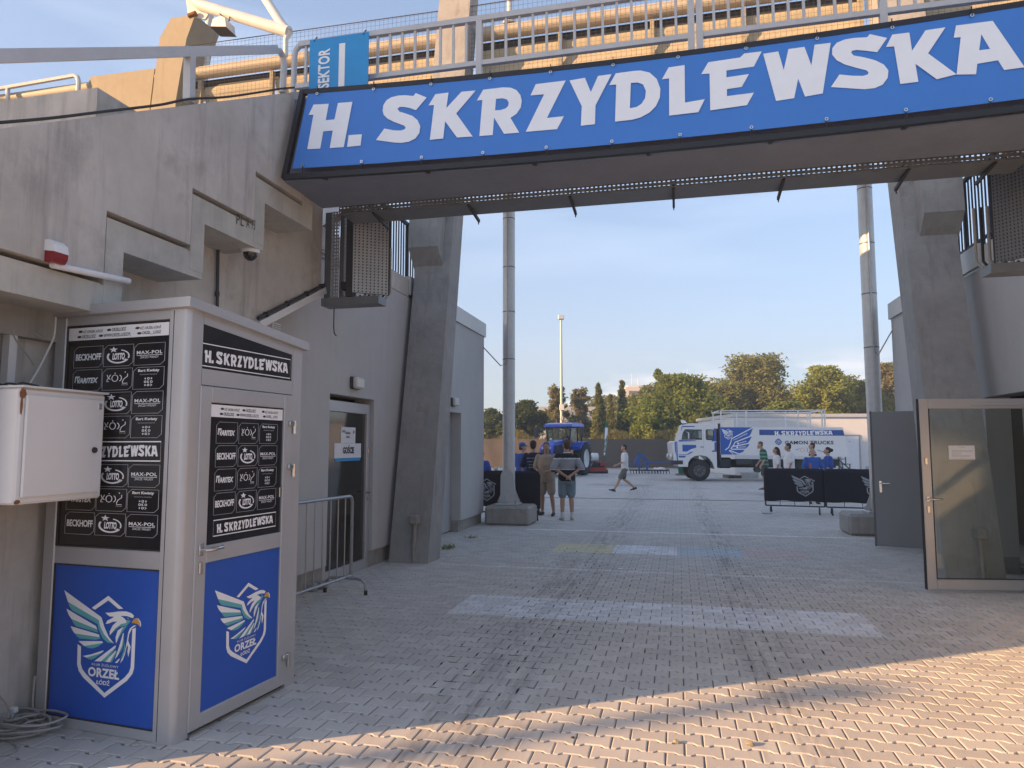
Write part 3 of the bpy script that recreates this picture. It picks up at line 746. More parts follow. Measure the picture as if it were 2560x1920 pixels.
# ------------------------------------------------------------------ stair handrails on the side wall
hp = lambda x, y: on_x(x, y, -3.50)
rr = root('stair_handrail', 'thick grey square handrail running up the concrete side wall', 'handrail', hp(706, 228))
pts = [hp(-30, 141), hp(470, 129), hp(690, 124)]
m = MB(); m.bar(pts[0], pts[2], .055, .07); m.build('top_rail', rail_grey, rr)
m = MB(); m.tube([hp(684, 125), hp(700, 128), hp(708, 142), hp(710, 165), hp(706, 232)], .03, 8); m.build('post', rail_grey, rr, smooth=True)
m = MB(); m.bar(hp(475, 130), hp(472, 256), .06); m.build('post', rail_grey, rr)
def cable(name, label, pts, r, mt, sub=6, cat='cable', parent=None, grp=None):
    P = [Vector(p) for p in pts]; out = []
    for i in range(len(P)-1):                              # Catmull-Rom
        p0 = P[max(i-1,0)]; p1 = P[i]; p2 = P[i+1]; p3 = P[min(i+2,len(P)-1)]
        for k in range(sub):
            t = k/sub; out.append(.5*((2*p1)+(p2-p0)*t+(2*p0-5*p1+4*p2-p3)*t*t+(3*p1-p0-3*p2+p3)*t**3))
    out.append(P[-1]); m = MB(); m.tube(out, r, 6)
    o = m.build(name, mt, parent, smooth=True)
    if not parent: setp(o, label, cat, grp)
    return o
w = lambda x, y: on_x(x, y, -3.46)
cable('black_cable', 'black cable laid along the top of the concrete side wall', [w(-20,308), w(120,296), w(260,279), w(400,262), w(470,248), w(560,243), w(640,232), w(700,222), w(735,219)], .010, cable_black)
# ------------------------------------------------------------------ leaning columns
def col_profile(d): return [(9.63,0),(9.63+d,0),(11.95+d*.85,11.6),(11.95,11.6)]
def column(x0, x1, label, side):
    c = root('leaning_column', label, 'column', ((x0+x1)/2, 9.9, 0), group='leaning columns of the stand')
    m = MB(); m.px_(col_profile(.52), x0, x1); m.build('shaft', column_grey, c)
    # corbel carrying the upper beam, set to the wall side of the shaft
    a0, a1 = (x0-.03, x0+.46) if side < 0 else (x1-.46, x1+.03)
    m = MB(); m.px_([(10.56,4.50),(10.30,4.78),(10.36,5.85),(10.95,5.85),(10.70,4.50)], a0, a1); m.build('corbel', column_grey, c)
    xm = (x0+x1)/2+.08
    m = MB(); m.tube([(xm, 9.635, .02), (xm, 9.68, .55)], .03, 8); m.build('conduit', concrete_dark, c)
    m = MB(); m.rbox(xm-.06, xm+.06, 9.60, 9.75, .55, .67); m.build('junction_box', concrete_dark, c)
    return c
LC = column(-4.07, -3.48, 'leaning concrete column beside the GOŚCIE door', -1)
q = on_y(1049, 1026, 10.03); m = MB(); m.lathe([(0,0),(0,.072),(.02,.072)], (q.x, 9.63+.2*q.z-.004, q.z), 'y', 20); m.build('tie_plug', concrete_dark, LC)
q = on_y(1044, 1078, 9.99); m = MB(); m.box(q.x-.055, q.x+.055, 9.63+.2*q.z-.012, 9.63+.2*q.z+.03, q.z-.04, q.z+.04); m.build('repair_patch', concrete_dark, LC)
for (x, y, r_) in ((1117,989,.05),(1098,1080,.03),(1109,1087,.03),(1116,1095,.03)):
    q = on_x(x, y, -3.478); m = MB(); m.lathe([(0,0),(0,r_),(-.02,r_)], (-3.477, q.y, q.z), 'x', 16); m.build('tie_plug', concrete_dark, LC)
column(3.10, 3.74, 'leaning concrete column seen through the open glass door', 1)
# ------------------------------------------------------------------ low plastered buildings on both sides of the passage
WL, WR = -4.15, 3.98
def side_building(x, s, label, doors, y1):
    # s: direction away from the passage; doors: (y0, y1, height)
    r_ = root('side_building', label, 'building', (x+s*1.5, 10, 0))
    T = .30; y0 = 4.2
    segs = []; cur = y0
    for d in doors: segs.append((cur, d[0])); cur = d[1]
    segs.append((cur, y1))
    m = MB()
    for a, b in segs: m.box(x, x+s*T, a, b, .22, 2.30)
    m.box(x, x+s*T, y0, y1, 2.30, 4.02)
    m.build('wall', plaster, r_)
    m = MB()
    for a, b in segs: m.box(x+s*.05, x+s*T, a, b, 0, .217)
    m.build('plinth', concrete_dark, r_)
    m = MB(); m.box(x-s*.035, x+s*3.2, 10.45, y1+.05, 4.06, 4.36); m.build('roof_cap', galv_pale, r_)
    m = MB(); m.box(x+s*.0, x+s*3.2, 10.44, y1+.02, 4.024, 4.056); m.build('drip_edge', galv, r_)
    m = MB(); m.box(x-s*.01, x+s*3.2, y0, 10.43, 4.024, 4.30); m.build('roof_edge', concrete, r_)
    m = MB(); m.box(x+s*T, x+s*3.2, y1-.3, y1, .0, 4.02); m.build('end_wall', plaster, r_)
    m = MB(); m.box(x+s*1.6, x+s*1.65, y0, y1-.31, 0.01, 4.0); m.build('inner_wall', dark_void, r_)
    for a in (9.0, 9.06):
        m = MB(); m.tube([(x-s*.012, 4.6+(a-9)*0, 3.98-(a-9)*.9), (x-s*.012, 9.6, 3.98-(a-9)*.9)], .012, 6); m.build('conduit', galv, r_)
    return r_
LB = side_building(WL, -1, 'grey plastered building holding the GOŚCIE glass door', [(7.92,9.22,2.28),(12.05,13.32,2.30)], 14.98)
RB = side_building(WR, 1, 'grey plastered building behind the two open doors', [(9.33,10.6,2.28),(11.55,12.6,2.30)], 14.6)

# ------------------------------------------------------------------ glazed door marked for guests
gd = root('glass_door', 'closed grey framed glass door with the GOŚCIE paper sign', 'door', (WL-.08, 8.57, 0))
y0, y1, zt_ = 7.93, 9.21, 2.23; xf = WL-.10
m = MB()
for (a, b, c, d) in ((y0,y0+.07,0,zt_),(y1-.10,y1,0,zt_),(y0+.072,y1-.102,zt_-.14,zt_),(y0+.072,y1-.102,0.0,.12)): m.rbox(xf-.03, xf+.05, a, b, c, d, .006)
m.build('frame', alu, gd)
m = MB(); m.box(xf+.005, xf+.015, y0+.07, y1-.10, .12, zt_-.14); m.build('pane', mat('door_pane', (.012,.017,.017), .04, 0, var=.02, spec=.9), gd)
m = MB(); m.box(xf-.028, xf+.01, y0+.068, y1-.098, .0, .001); 
m = MB(); hy = y1-.05; m.tube([(xf+.05,hy,1.02),(xf+.09,hy,1.02),(xf+.095,hy-.02,1.02),(xf+.095,hy-.13,1.02)], .010, 8); m.rbox(xf+.05, xf+.058, hy-.02, hy+.02, .90, 1.06, .004); m.build('handle', steel, gd, smooth=True)
m = MB(); m.rbox(xf+.05, xf+.06, hy-.015, hy+.015, 1.55, 1.63, .004); m.build('lock_plate', steel, gd)
def on_pane(x, y): return on_x(x, y, xf+.017)
a = on_pane(836, 1108); b = on_pane(902, 1140)
m = MB(); m.box(xf+.016, xf+.018, a.y, b.y, b.z-.02, a.z); pp = m.build('paper_sheet', paper, gd)
m = MB(); yc0, yc1 = a.y+(b.y-a.y)*.30, a.y+(b.y-a.y)*.72
put_text(m, 'GOŚCIE', lambda p: (xf+.020, p[0], p[1]), yc0, yc1, b.z+.035, a.z-.02, .05, .95); m.build('lettering', black_print, pp)
c = on_pane(853, 1067); d = on_pane(888, 1108)
m = MB(); m.box(xf+.016, xf+.0175, c.y, d.y, a.z+.002, c.z); p2 = m.build('paper_sheet', paper, gd)
m = MB(); put_text(m, 'SZATNIA', lambda p: (xf+.020, p[0], p[1]), c.y+.12, c.y+.26, a.z+.12, a.z+.15, .04); put_text(m, 'GOŚCI', lambda p: (xf+.020, p[0], p[1]), c.y+.14, c.y+.24, a.z+.07, a.z+.105, .04)
put_text(m, 'ORZEŁ', lambda p: (xf+.020, p[0], p[1]), c.y+.03, c.y+.11, c.z-.07, c.z-.04, .02); m.box(xf+.019, xf+.020, d.y-.07, d.y-.04, c.z-.08, c.z-.04); m.build('lettering', black_print, p2)
m = MB(); m.flat([(a.y+.02,b.z-.06),(b.y-.02,b.z-.06),(b.y-.01,b.z-.022),(a.y+.01,b.z-.022)], lambda p: (xf+.0175, p[0], p[1])); m.build('tape_strip', sign_blue, gd)
# grey steel door further along
sd_ = root('steel_door', 'closed pale grey steel door beyond the leaning column', 'door', (WL-.2, 12.68, 0))
m = MB(); m.rbox(WL-.24, WL-.20, 12.06, 13.31, .02, 2.28, .004); m.build('leaf', mat('door_pale', (.36,.365,.37), .55, 0, var=.04), sd_)
for z in (.25, 1.95):
    m = MB(); m.tube([(WL-.19,13.28,z-.06),(WL-.19,13.28,z+.06)], .012, 8); m.build('hinge', galv, sd_)
# wall lamps
for (x, y, lb) in ((894, 958, 'small square wall lamp above the GOŚCIE door'), (1138, 1005, 'small square wall lamp above the pale steel door')):
    p = on_x(x, y, WL+.05); r_ = root('wall_lamp', lb, 'lamp', (WL, p.y, p.z))
    m = MB(); m.rbox(WL, WL+.03, p.y-.13, p.y+.13, p.z-.08, p.z+.08, .01); m.build('base', dark_steel, r_)
    m = MB(); m.rbox(WL+.031, WL+.10, p.y-.12, p.y+.12, p.z-.075, p.z+.075, .02); m.build('cover', lamp_glass, r_)

# ------------------------------------------------------------------ open glass door on the other side
od = root('glass_door', 'open greenish glass door with a taped notice and lever handle', 'door', (3.98, 9.31, 0), math.atan2(9.31-9.09, 3.98-2.72))
W_, Hh = 1.285, 2.20                                       # local: x from -W_ (free edge) to 0 (hinge), y thickness
m = MB()
for (a, b, c, d) in ((-W_,-W_+.105,.03,Hh),(-.10,0,.03,Hh),(-W_+.107,-.102,Hh-.115,Hh),(-W_+.107,-.102,.03,.15)): m.rbox(a, b, -.03, .03, c, d, .006)
m.build('frame', alu, od, world=False)
m = MB(); m.box(-W_+.104, -.099, -.006, .006, .148, Hh-.113); m.build('pane', glass_green, od, world=False)
m = MB()
for (a, b, c, d) in ((-W_+.105,-W_+.113,.15,Hh-.115),(-W_+.105,-.1,.150,.158)): m.box(a, b, -.031, -.012, c, d)
m.build('gasket', black_rubber, od, world=False)
m = MB(); m.box(-W_-.004, -W_-.001, -.028, .028, .03, Hh); m.build('seal', black_rubber, od, world=False)
hx = -W_+.05
m = MB(); m.tube([(hx,-.03,1.05),(hx,-.075,1.05),(hx+.02,-.08,1.05),(hx+.14,-.08,1.05)], .011, 8); m.rbox(hx-.02, hx+.02, -.038, -.03, 1.02, 1.08, .004); m.build('handle', steel, od, world=False, smooth=True)
for z in (.93, 1.48):
    m = MB(); m.rbox(hx-.016, hx+.016, -.038, -.03, z-.04, z+.04, .005); m.build('lock_plate', steel, od, world=False)
m = MB(); m.rbox(-.70, -.05, -.045, -.031, Hh-.085, Hh-.055, .005); m.build('closer_arm', alu, od, world=False)
m = MB(); m.box(-.965, -.675, -.0085, -.0068, 1.50, 1.66); nt_ = m.build('notice', paper, od, world=False)
m = MB()
put_text(m, 'REGULAMIN', lambda p: (p[0], -.0092, p[1]), -.86, -.78, 1.635, 1.648, .01)
rr2 = random.Random(2)
for k in range(6):
    m.box(-.935, -.935+.10+rr2.random()*.14, -.0093, -.0088, 1.60-k*.014, 1.605-k*.014)
m.box(-.925, -.695, -.0093, -.0088, 1.512, 1.516); m.build('lettering', grey_print, nt_, world=False)
# grey steel door standing open behind it
gd2 = root('steel_door', 'open dark grey steel door leaf standing behind the glass door', 'door', (3.95, 12.52, 0), math.atan2(-.26, .83))
m = MB(); m.rbox(-.87, 0, -.03, .03, .04, 2.22, .006); m.build('leaf', door_grey, gd2, world=False)
m = MB(); m.rbox(-.90, -.871, -.022, .034, .03, 2.23, .004); m.build('rebate', mat('door_edge', (.12,.122,.125), .5), gd2, world=False)
m = MB(); m.tube([(-.78,-.03,1.05),(-.78,-.07,1.05),(-.76,-.075,1.05),(-.64,-.075,1.05)], .010, 8); m.rbox(-.80, -.76, -.036, -.03, .90, 1.09, .004); m.build('handle', steel, gd2, world=False, smooth=True)

# ------------------------------------------------------------------ perforated cable trays
def perf(mb, o, u, v, nu, nv, fu=.62, fv=.5, slot_off=True):
    # plate spanned by vectors u, v from corner o, cut by nu x nv slots
    o = Vector(o); u = Vector(u)/nu; v = Vector(v)/nv
    for j in range(nv):
        for i in range(nu):
            c = o+u*i+v*j; mu, mv = (1-fu)/2, (1-fv)/2
            P = lambda s, t: c+u*s+v*t
            mb.add([P(0,0),P(1,0),P(1,1),P(0,1),P(mu,mv),P(1-mu,mv),P(1-mu,1-mv),P(mu,1-mv)], [(0,1,5,4),(1,2,6,5),(2,3,7,6),(3,0,4,7)])
tray_grey = mat('tray_zinc', (.20,.215,.23), .5, .5, var=.15)
upright_zinc = mat('tray_zinc_pale', (.42,.44,.45), .5, .4, var=.15)
ct = root('cable_tray', 'long perforated steel cable tray hung behind the bridge beam', 'cable tray', (-.2, 6.6, 4.0))
m = MB(); z = 4.0; ya, yb = 6.40, 6.76
m.add([(-3.3,ya,z-.0),(2.85,ya,z),(2.85,yb,z),(-3.3,yb,z)], [(0,1,2,3)])
m.build('tray_bottom', tray_grey, ct)
m = MB(); perf(m, (-3.3,yb,z+.001), (6.15,0,0), (0,0,.11), 140, 3, .62, .45); m.build('tray_side', tray_grey, ct)
m = MB(); perf(m, (-3.3,ya-.002,z-.012), (6.15,0,0), (0,0,.12), 150, 3, .50, .30); m.build('tray_side', tray_grey, ct)
arm = MB(); arm.bar((0, -.16, .0), (0, .235, -.045), .022, .03); arm.tube([(0,.215,-.03),(0,.215,-.085)], .006, 6); arm.bar((0, -.02, .0), (0, -.02, .11), .025); armm = arm.mesh('support_arm', dark_steel)
for x in (-2.95, -1.95, -.95, .0, .95, 1.95, 2.6): link('support_arm', armm, ct, (x+.2, .0, .0))
for k in range(5):
    m = MB(); m.tube([(-3.3, ya+.06+.05*k, z+.02), (0, ya+.07+.05*k, z+.02), (2.85, ya+.06+.05*k, z+.02)], .012, 6); m.build('tray_cable', cable_black, ct)
def drop(sx, label):
    upright_zinc = MATS['tray_zinc_pale'] if sx < 0 else MATS['tray_zinc']  # right drop gets the darker zinc to imitate its backlit shade
    # cables go down beside the wall and come back up: two upright trays joined below
    X = lambda x: x if sx < 0 else 2*-.19-x
    r_ = root('cable_drop', label, 'cable tray', (X(-3.7), 7.2, 3.2))
    zb_, zt2 = 3.28, 4.3
    # wall-side upright
    yv = 7.16
    for xo in (-3.78, -3.62):
        m = MB(); perf(m, (X(xo),yv,zb_), (X(xo+.10)-X(xo),0,0), (0,0,zt2-zb_), 3, 26, .34, .5); m.build('tray_upright', upright_zinc, r_)
    m = MB(); m.box(X(-3.86), X(-3.785), yv+.01, yv+.10, zb_, zt2); m.box(X(-3.68), X(-3.62), yv+.02, yv+.1, zb_, zt2); m.build('tray_upright_back', tray_grey, r_)
    # broad upright towards the passage
    x2 = -3.10 if sx < 0 else -3.24
    m = MB(); perf(m, (X(-3.42),6.98,zb_+.04), (X(x2)-X(-3.42)+.0,.22,0), (0,0,.86), 9, 26, .34, .5); m.build('tray_upright', upright_zinc, r_)
    m = MB(); m.box(X(-3.50), X(-3.43), 6.98, 7.10, zb_, zt2-.1); m.build('tray_upright_back', dark_steel, r_)
    m = MB(); m.add([(X(-3.42),7.02,zb_+.04),(X(x2),7.24,zb_+.04),(X(x2),7.24,zb_+.90),(X(-3.42),7.02,zb_+.90)], [(0,1,2,3)]); m.build('slot_blackout', dark_steel, r_)  # dark plate added so the slots show dark instead of sky
    # bottom run and bends
    m = MB(); m.box(X(-3.80), X(-3.12), 7.0, 7.2, zb_-.09, zb_-.005); m.build('tray_bottom', tray_grey, r_)
    m = MB(); m.box(X(-3.60), X(-3.44), 7.06, 7.2, zb_+.10, zb_+.18); m.build('cross_brace', dark_steel, r_)
    for k in range(6):
        x = -3.40+.05*k
        m = MB(); m.tube([(X(x),7.28+.02*k,zt2-.4),(X(x),7.28+.02*k,zb_+.1),(X(x-.02),7.24,zb_-.02),(X(x-.03),7.12,zb_-.03),(X(x-.05),7.02,zb_+.005)], .013, 6); m.build('tray_cable', cable_grey if k % 2 else cable_black, r_, smooth=True)
    m = MB(); m.tube([(X(-3.72),7.15,zb_-.08),(X(-3.715),7.14,zb_-.3),(X(-3.70),7.13,zb_-.38),(X(-3.67),7.12,zb_-.41)], .006, 6); m.build('loose_cable', cable_black, r_, smooth=True)
    return r_
drop(-1, 'bundle of upright perforated cable trays above the booth lamp strip')
drop(1, 'bundle of upright perforated cable trays over the open glass door')
# diagonal white strip with a cable along the raker's lower edge
p, q = on_x(648, 812, -3.84), on_x(812, 726, -3.84)
r_ = root('cable_duct', 'slanting white cable duct with a grey pipe clipped above it', 'cable duct', p)
m = MB(); m.bar(p, q, .04, .07); m.build('duct', white_paint, r_)
off = Vector((0,-.02,.06)); m = MB(); m.tube([p+off, q+off], .018, 8); m.build('pipe', dark_steel, r_, smooth=True)
for t in (.1,.4,.7,.95):
    m = MB(); c = p.lerp(q, t)+off; m.bar(c-Vector((0,.012,.006)), c+Vector((0,.012,.006)), .045); m.build('clip', black_rubber, r_)
# small vent on the plaster behind the booth
p = on_x(690, 822, WL+.01); vr = root('wall_vent', 'small slatted vent grille on the plastered wall above the booth', 'vent', (WL, p.y, p.z))
m = MB(); m.rbox(WL, WL+.02, p.y-.08, p.y+.08, p.z-.06, p.z+.06, .004); m.build('frame', white_plastic, vr)
for k in range(5):
    m = MB(); m.box(WL+.021, WL+.03, p.y-.065, p.y+.065, p.z-.045+.02*k, p.z-.036+.02*k); m.build('slat', grey_print, vr)
# ------------------------------------------------------------------ outside stairs over the side buildings
def stairs(sx, label):
    X = lambda x: x if sx < 0 else 2*-.19-x
    r_ = root('outer_staircase', label, 'staircase', (X(-4.9), 9.5, 4.3))
    m = MB(); m.px_([(7.4,4.31),(8.0,4.31),(11.9,6.55),(11.9,6.85),(11.4,6.85)], X(-5.6), X(-4.35)); m.build('flight', plaster_white, r_)
    for k in range(3):
        m = MB(); m.tube([(X(-4.34),7.9+.1*k,4.36+.0*k+.07*k),(X(-4.34),9.2,5.08+.07*k),(X(-4.335),9.5,5.22+.06*k),(X(-4.34),11.4,6.35+.06*k)], .014, 6); m.build('pipe', mat('red_pipe', (.12,.04,.035), .6), r_)
    return r_
stairs(-1, 'pale concrete stair flight with red pipes above the guest door building')
stairs(1, 'pale concrete stair flight above the building with the open doors')
def roof_rail(sx, label):
    X = lambda x: x if sx < 0 else 2*-.19-x
    r_ = root('roof_railing', label, 'railing', (X(-4.4), 10.6, 4.31))
    zz = 5.40
    m = MB(); m.bar((X(-4.4),9.4,zz), (X(-4.4),12.6,zz), .05); m.build('top_rail', dark_steel, r_)
    m = MB(); m.bar((X(-4.4),9.4,4.42), (X(-4.4),12.6,4.42), .035); m.build('bottom_rail', dark_steel, r_)
    bm_ = MB(); bm_.box(-.009,.009,-.009,.009,.0,1.08); bmm = bm_.mesh('baluster', dark_steel)
    for k in range(30): link('baluster', bmm, r_, (0, -1.15+.107*k, .0))
    for yv in (9.4, 11.0, 12.6):
        m = MB(); m.bar((X(-4.4),yv,4.305), (X(-4.4),yv,zz+.02), .05); m.build('post', dark_steel, r_)
roof_rail(-1, 'dark barred railing on the roof of the guest door building')
roof_rail(1, 'dark barred railing on the roof of the building with open doors')

# ------------------------------------------------------------------ round steel poles on concrete blocks
def pole(xc, yc, block, lb, lb2, cable_to):
    k = root('concrete_block', lb2, 'block', ((block[0]+block[1])/2, (block[2]+block[3])/2, 0), group='concrete pole footings')
    m = MB(); m.rbox(block[0], block[1], block[2], block[3], 0, .40, .05); m.build('footing', concrete_dark, k)
    r_ = root('steel_pole', lb, 'pole', (xc, yc, .401), group='tall grey steel poles')
    m = MB(); m.tube([(xc,yc,.46),(xc,yc,4.8),(xc,yc,9.0)], .135, 24); m.build('shaft', galv_pale, r_, smooth=True)
    for z in (3.55, 4.6, 5.6, 6.7):
        m = MB(); m.lathe([(-.008,.1352),(-.008,.1385),(.008,.1385),(.008,.1352)], (xc,yc,z), 'z', 24); m.build('joint_band', dark_steel, r_)
    m = MB(); m.rbox(xc-.24, xc+.24, yc-.24, yc+.24, .402, .44, .008); m.build('base_plate', galv_pale, r_)
    for a in range(4):
        d = Vector((math.cos(a*math.pi/2), math.sin(a*math.pi/2)))
        m = MB(); s = Vector((-d.y, d.x))*.008
        pr = [(.13,.44),(.23,.44),(.23,.50),(.15,.72),(.13,.95)]
        m.prism(pr, lambda q: (xc+d.x*q[0]+s.x, yc+d.y*q[0]+s.y, q[1]), lambda q: (xc+d.x*q[0]-s.x, yc+d.y*q[0]-s.y, q[1])); m.build('gusset', galv_pale, r_)
    pl = [(xc-.17,.44),(xc+.17,.44),(xc+.15,.62),(xc+.145,1.0)] + [(xc+.145*math.cos(t), 1.0+.16*math.sin(t)) for t in [math.pi*i/10 for i in range(11)]] + [(xc-.145,1.0),(xc-.15,.62)]
    m = MB(); m.py_(pl, yc-.155, yc-.142); m.build('gusset', galv_pale, r_)
    for sx in (-1, 1):
        for sy in (-1, 1):
            m = MB(); m.lathe([(0,.022),(.03,.022),(.03,.012),(.07,.012),(.07,0)], (xc+sx*.19,yc+sy*.19,.44), 'z', 6); m.build('bolt', galv, r_)
    m = MB(); m.tube([(xc+.0, yc-.145, 9.0), (xc+.0, yc-.145, 3.45), (xc+(cable_to[0]-xc)*.2, yc-.14, 3.40), cable_to], .013, 6); m.build('earth_wire', galv, r_)
xp = on_y(1272, 1262, 15.0); pole(xp.x, 15.0, (-4.02,-3.05,14.58,15.44), 'tall grey steel pole near the men talking by the barrier', 'mossy concrete footing under the pole near the talking men', (WL-.2, 14.95, 4.04))
xp = on_y(2196, 1250, 14.8); pole(xp.x, 14.8, (3.04,4.0,14.38,15.22), 'tall grey steel pole beside the open steel door', 'concrete footing under the pole beside the open steel door', (WR+.1, 14.5, 4.04))

# ------------------------------------------------------------------ crowd barriers
def barrier(name, label, p0, p1, hgt=1.05, feet=True, n=9, grp=None, z0=.18, mt=galv):
    p0 = Vector(p0); p1 = Vector(p1); d = (p1-p0); L = d.length; rz = math.atan2(d.y, d.x)
    r_ = root(name, label, 'barrier', (p0.x, p0.y, 0), rz, grp)
    m = MB(); m.tube([(0,0,z0),(0,0,hgt-.06),(.02,0,hgt-.02),(.06,0,hgt),(L-.06,0,hgt),(L-.02,0,hgt-.02),(L,0,hgt-.06),(L,0,z0)], .019, 8); m.build('frame', mt, r_, smooth=True, world=False)
    m = MB(); m.tube([(0,0,z0),(L,0,z0)], .017, 8); m.build('bottom_rail', mt, r_, smooth=True, world=False)
    bm_ = MB(); bm_.tube([(0,0,z0),(0,0,hgt)], .008, 6); bmm = bm_.mesh('bar', mt, None, True)
    for k in range(1, n): link('bar', bmm, r_, (L*k/n, 0, 0))
    if feet:
        for x in (.12, L-.12):
            m = MB(); m.tube([(x,-.26,.0),(x,-.25,.12),(x,-.20,.165),(x,-.1,.172),(x,.1,.172),(x,.20,.165),(x,.25,.12),(x,.26,.0)], .017, 8); f_ = m.build('foot', mt, r_, smooth=True, world=False)
            for s in (-1, 1):
                m = MB(); m.tube([(x,s*.26,.0),(x,s*.258,.05)], .021, 8); m.build('rubber_cap', black_rubber, f_, world=False)
    return r_
b0 = on_z(700, 1452)
barrier('crowd_barrier', 'bare galvanised crowd barrier standing beside the booth', (-3.86, 5.2, 0), (-3.68, 7.62, 0), 1.08, n=16)
for (x, y_, lb) in ((775, 1478, 'loose grey paving block beside the barrier foot'), (800, 1472, 'second loose grey paving block behind the barrier foot')):
    p = on_z(x, y_); o = MB().rbox(p.x-.09, p.x+.08, p.y-.05, p.y+.05, 0, .09, .012).build('paving_block', concrete_dark); setp(o, lb, 'block')
def covered(label, p0, p1, crest, grp='black covered barriers'):
    r_ = barrier('covered_barrier', label, p0, p1, 1.08, n=4, grp=grp, mt=dark_steel)
    L = (Vector(p1)-Vector(p0)).length
    m = MB(); n = 16; vs = []; fs = []
    for s in (-1, 1):
        for i in range(n+1):
            x = -.03+(L+.06)*i/n
            for j, z in enumerate((.30,.5,.8,1.02,1.105)):
                inset_ = .0 if j < 4 else .03
                vs.append((x if 0 < i < n or j < 4 else (x+.04 if i == 0 else x-.04), s*(.032-inset_*.5)+.006*math.sin(i*1.3+j*2), z-(.012*math.sin(i*.9) if j == 0 else 0)))
    k = (n+1)*5
    for s in range(2):
        for i in range(n):
            for j in range(4): a = s*k+i*5+j; fs.append((a, a+5, a+6, a+1))
    for i in range(n): fs.append((i*5+4, (i+1)*5+4, k+(i+1)*5+4, k+i*5+4))
    for i in (0, n):
        for j in range(4): fs.append((i*5+j, i*5+j+1, k+i*5+j+1, k+i*5+j))
    m.add(vs, fs); m.build('cover', black_fabric, r_, world=False, smooth='all')
    if crest is not None:
        m = MB(); put_crest(m, lambda p: (p[0], -.046, p[1]), crest, .42, .52, (0,1,0)); m.build('crest', [mat('crest_grey', (.38,.40,.42), .7), mat('crest_blue', (.22,.28,.34), .7)], r_, world=False)
    return r_
covered('black covered barrier with a pale eagle crest behind the mossy footing', (-5.15, 15.75, 0), (-3.02, 15.45, 0), .62)
b1 = on_z(1915, 1281); b2 = on_z(2064, 1286)
covered('black covered barrier with a full eagle crest in front of the walking group', (b1.x, b1.y, 0), (b2.x-.01, b2.y, 0), .62)
covered('black covered barrier whose crest is cut off by the steel pole', (b2.x+.02, b2.y-.03, 0), (b2.x+1.6, b2.y-.25, 0), .78)
# ------------------------------------------------------------------ ticket booth
kb = root('ticket_booth', 'small aluminium booth with black sponsor panes and blue eagle panels', 'booth', K0.to_tuple(), KROT)
KW = 1.0
def fp(lx, lz, off=.0): return (lx, -off, lz)               # front face: local y=0 looking to -y
def rp(ly, lz, off=.0): return (off, ly, lz)                # side face: local x=0 looking to +x
ztop_f = kf(466, 770)[1]                                     # height of the front wall
zb_side = kr(750, 874)[1]
KDD = KD
def sl(ly): return ztop_f + (zb_side-ztop_f)*(ly/KDD)        # roof slope towards the back
fr = MB()
# front frame members
gTL, gTR, gBR, gBL = kf(165,815), kf(424,799), kf(402,1376), kf(138,1368)
gx0, gx1 = (gTL[0]+gBL[0])/2, (gTR[0]+gBR[0])/2; gz1 = (gTL[1]+gTR[1])/2; gz0 = (gBL[1]+gBR[1])/2
bTL, bTR, bBR, bBL = kf(136,1413), kf(399,1421), kf(384,1825), kf(122,1794)
hz1 = (bTL[1]+bTR[1])/2; hz0 = (bBL[1]+bBR[1])/2
KW = -kf(131, 786)[0]*.5 - kf(92, 1812)[0]*.5
m = MB(); D = .06
m.rbox(-KW, gx0, 0, D, 0, ztop_f, .008); m.build('front_post', alu, kb, world=False)
m = MB(); m.rbox(gx0+.001, gx1-.001, .002, D, gz1, ztop_f, .005); m.build('front_rail', alu, kb, world=False)
m = MB(); m.rbox(gx0+.001, gx1-.001, .002, D, hz1, gz0, .005); m.build('front_rail', alu, kb, world=False)
m = MB(); m.rbox(gx0+.001, gx1-.001, .002, D, .0, hz0, .005); m.build('front_rail', alu, kb, world=False)
# rounded corner post
pr = [(gx1, 0)] + [(-.035+.035*math.sin(t), .035-.035*math.cos(t)) for t in [math.pi/2*i/8 for i in range(9)]]
sx_ = kr(470, 1838)[0]
pr += [(0, sx_-.004), (-.05, sx_-.004), (-.05, D), (gx1, D)]
m = MB(); m.pz_(pr, 0, ztop_f); m.build('corner_post', alu, kb, smooth=True, world=False)
m = MB(); m.box(gx1+.028, gx1+.031, -.002, .004, .01, ztop_f-.01); m.build('post_groove', dark_steel, kb, world=False)
# front panes
m = MB(); m.box(gx0, gx1, .014, .03, gz0, gz1); fpane = m.build('front_pane', black_glass, kb, world=False)
m = MB()
for (a, b, c, d) in ((gx0,gx0+.008,gz0,gz1),(gx1-.008,gx1,gz0,gz1),(gx0,gx1,gz1-.008,gz1),(gx0,gx1,gz0,gz0+.008)): m.box(a, b, .004, .0138, c, d)
m.build('gasket', black_rubber, fpane, world=False)
m = MB(); m.box(gx0, gx1, .014, .03, hz0, hz1); bpan = m.build('front_panel', deep_blue, kb, world=False)
m = MB()
for (a, b, c, d) in ((gx0,gx0+.006,hz0,hz1),(gx1-.006,gx1,hz0,hz1),(gx0,gx1,hz1-.006,hz1),(gx0,gx1,hz0,hz0+.006)): m.box(a, b, .004, .0138, c, d)
m.build('gasket', black_rubber, bpan, world=False)
m = MB(); ff = lambda p: fp(p[0], p[1], -.0115)
e0 = EZ([(90,90)])[0]
put_crest(m, ff, _ex0, _ey0, _ey1-_ey0); m.build('eagle_crest', [white_print, teal_print, gold_print], bpan, world=False)
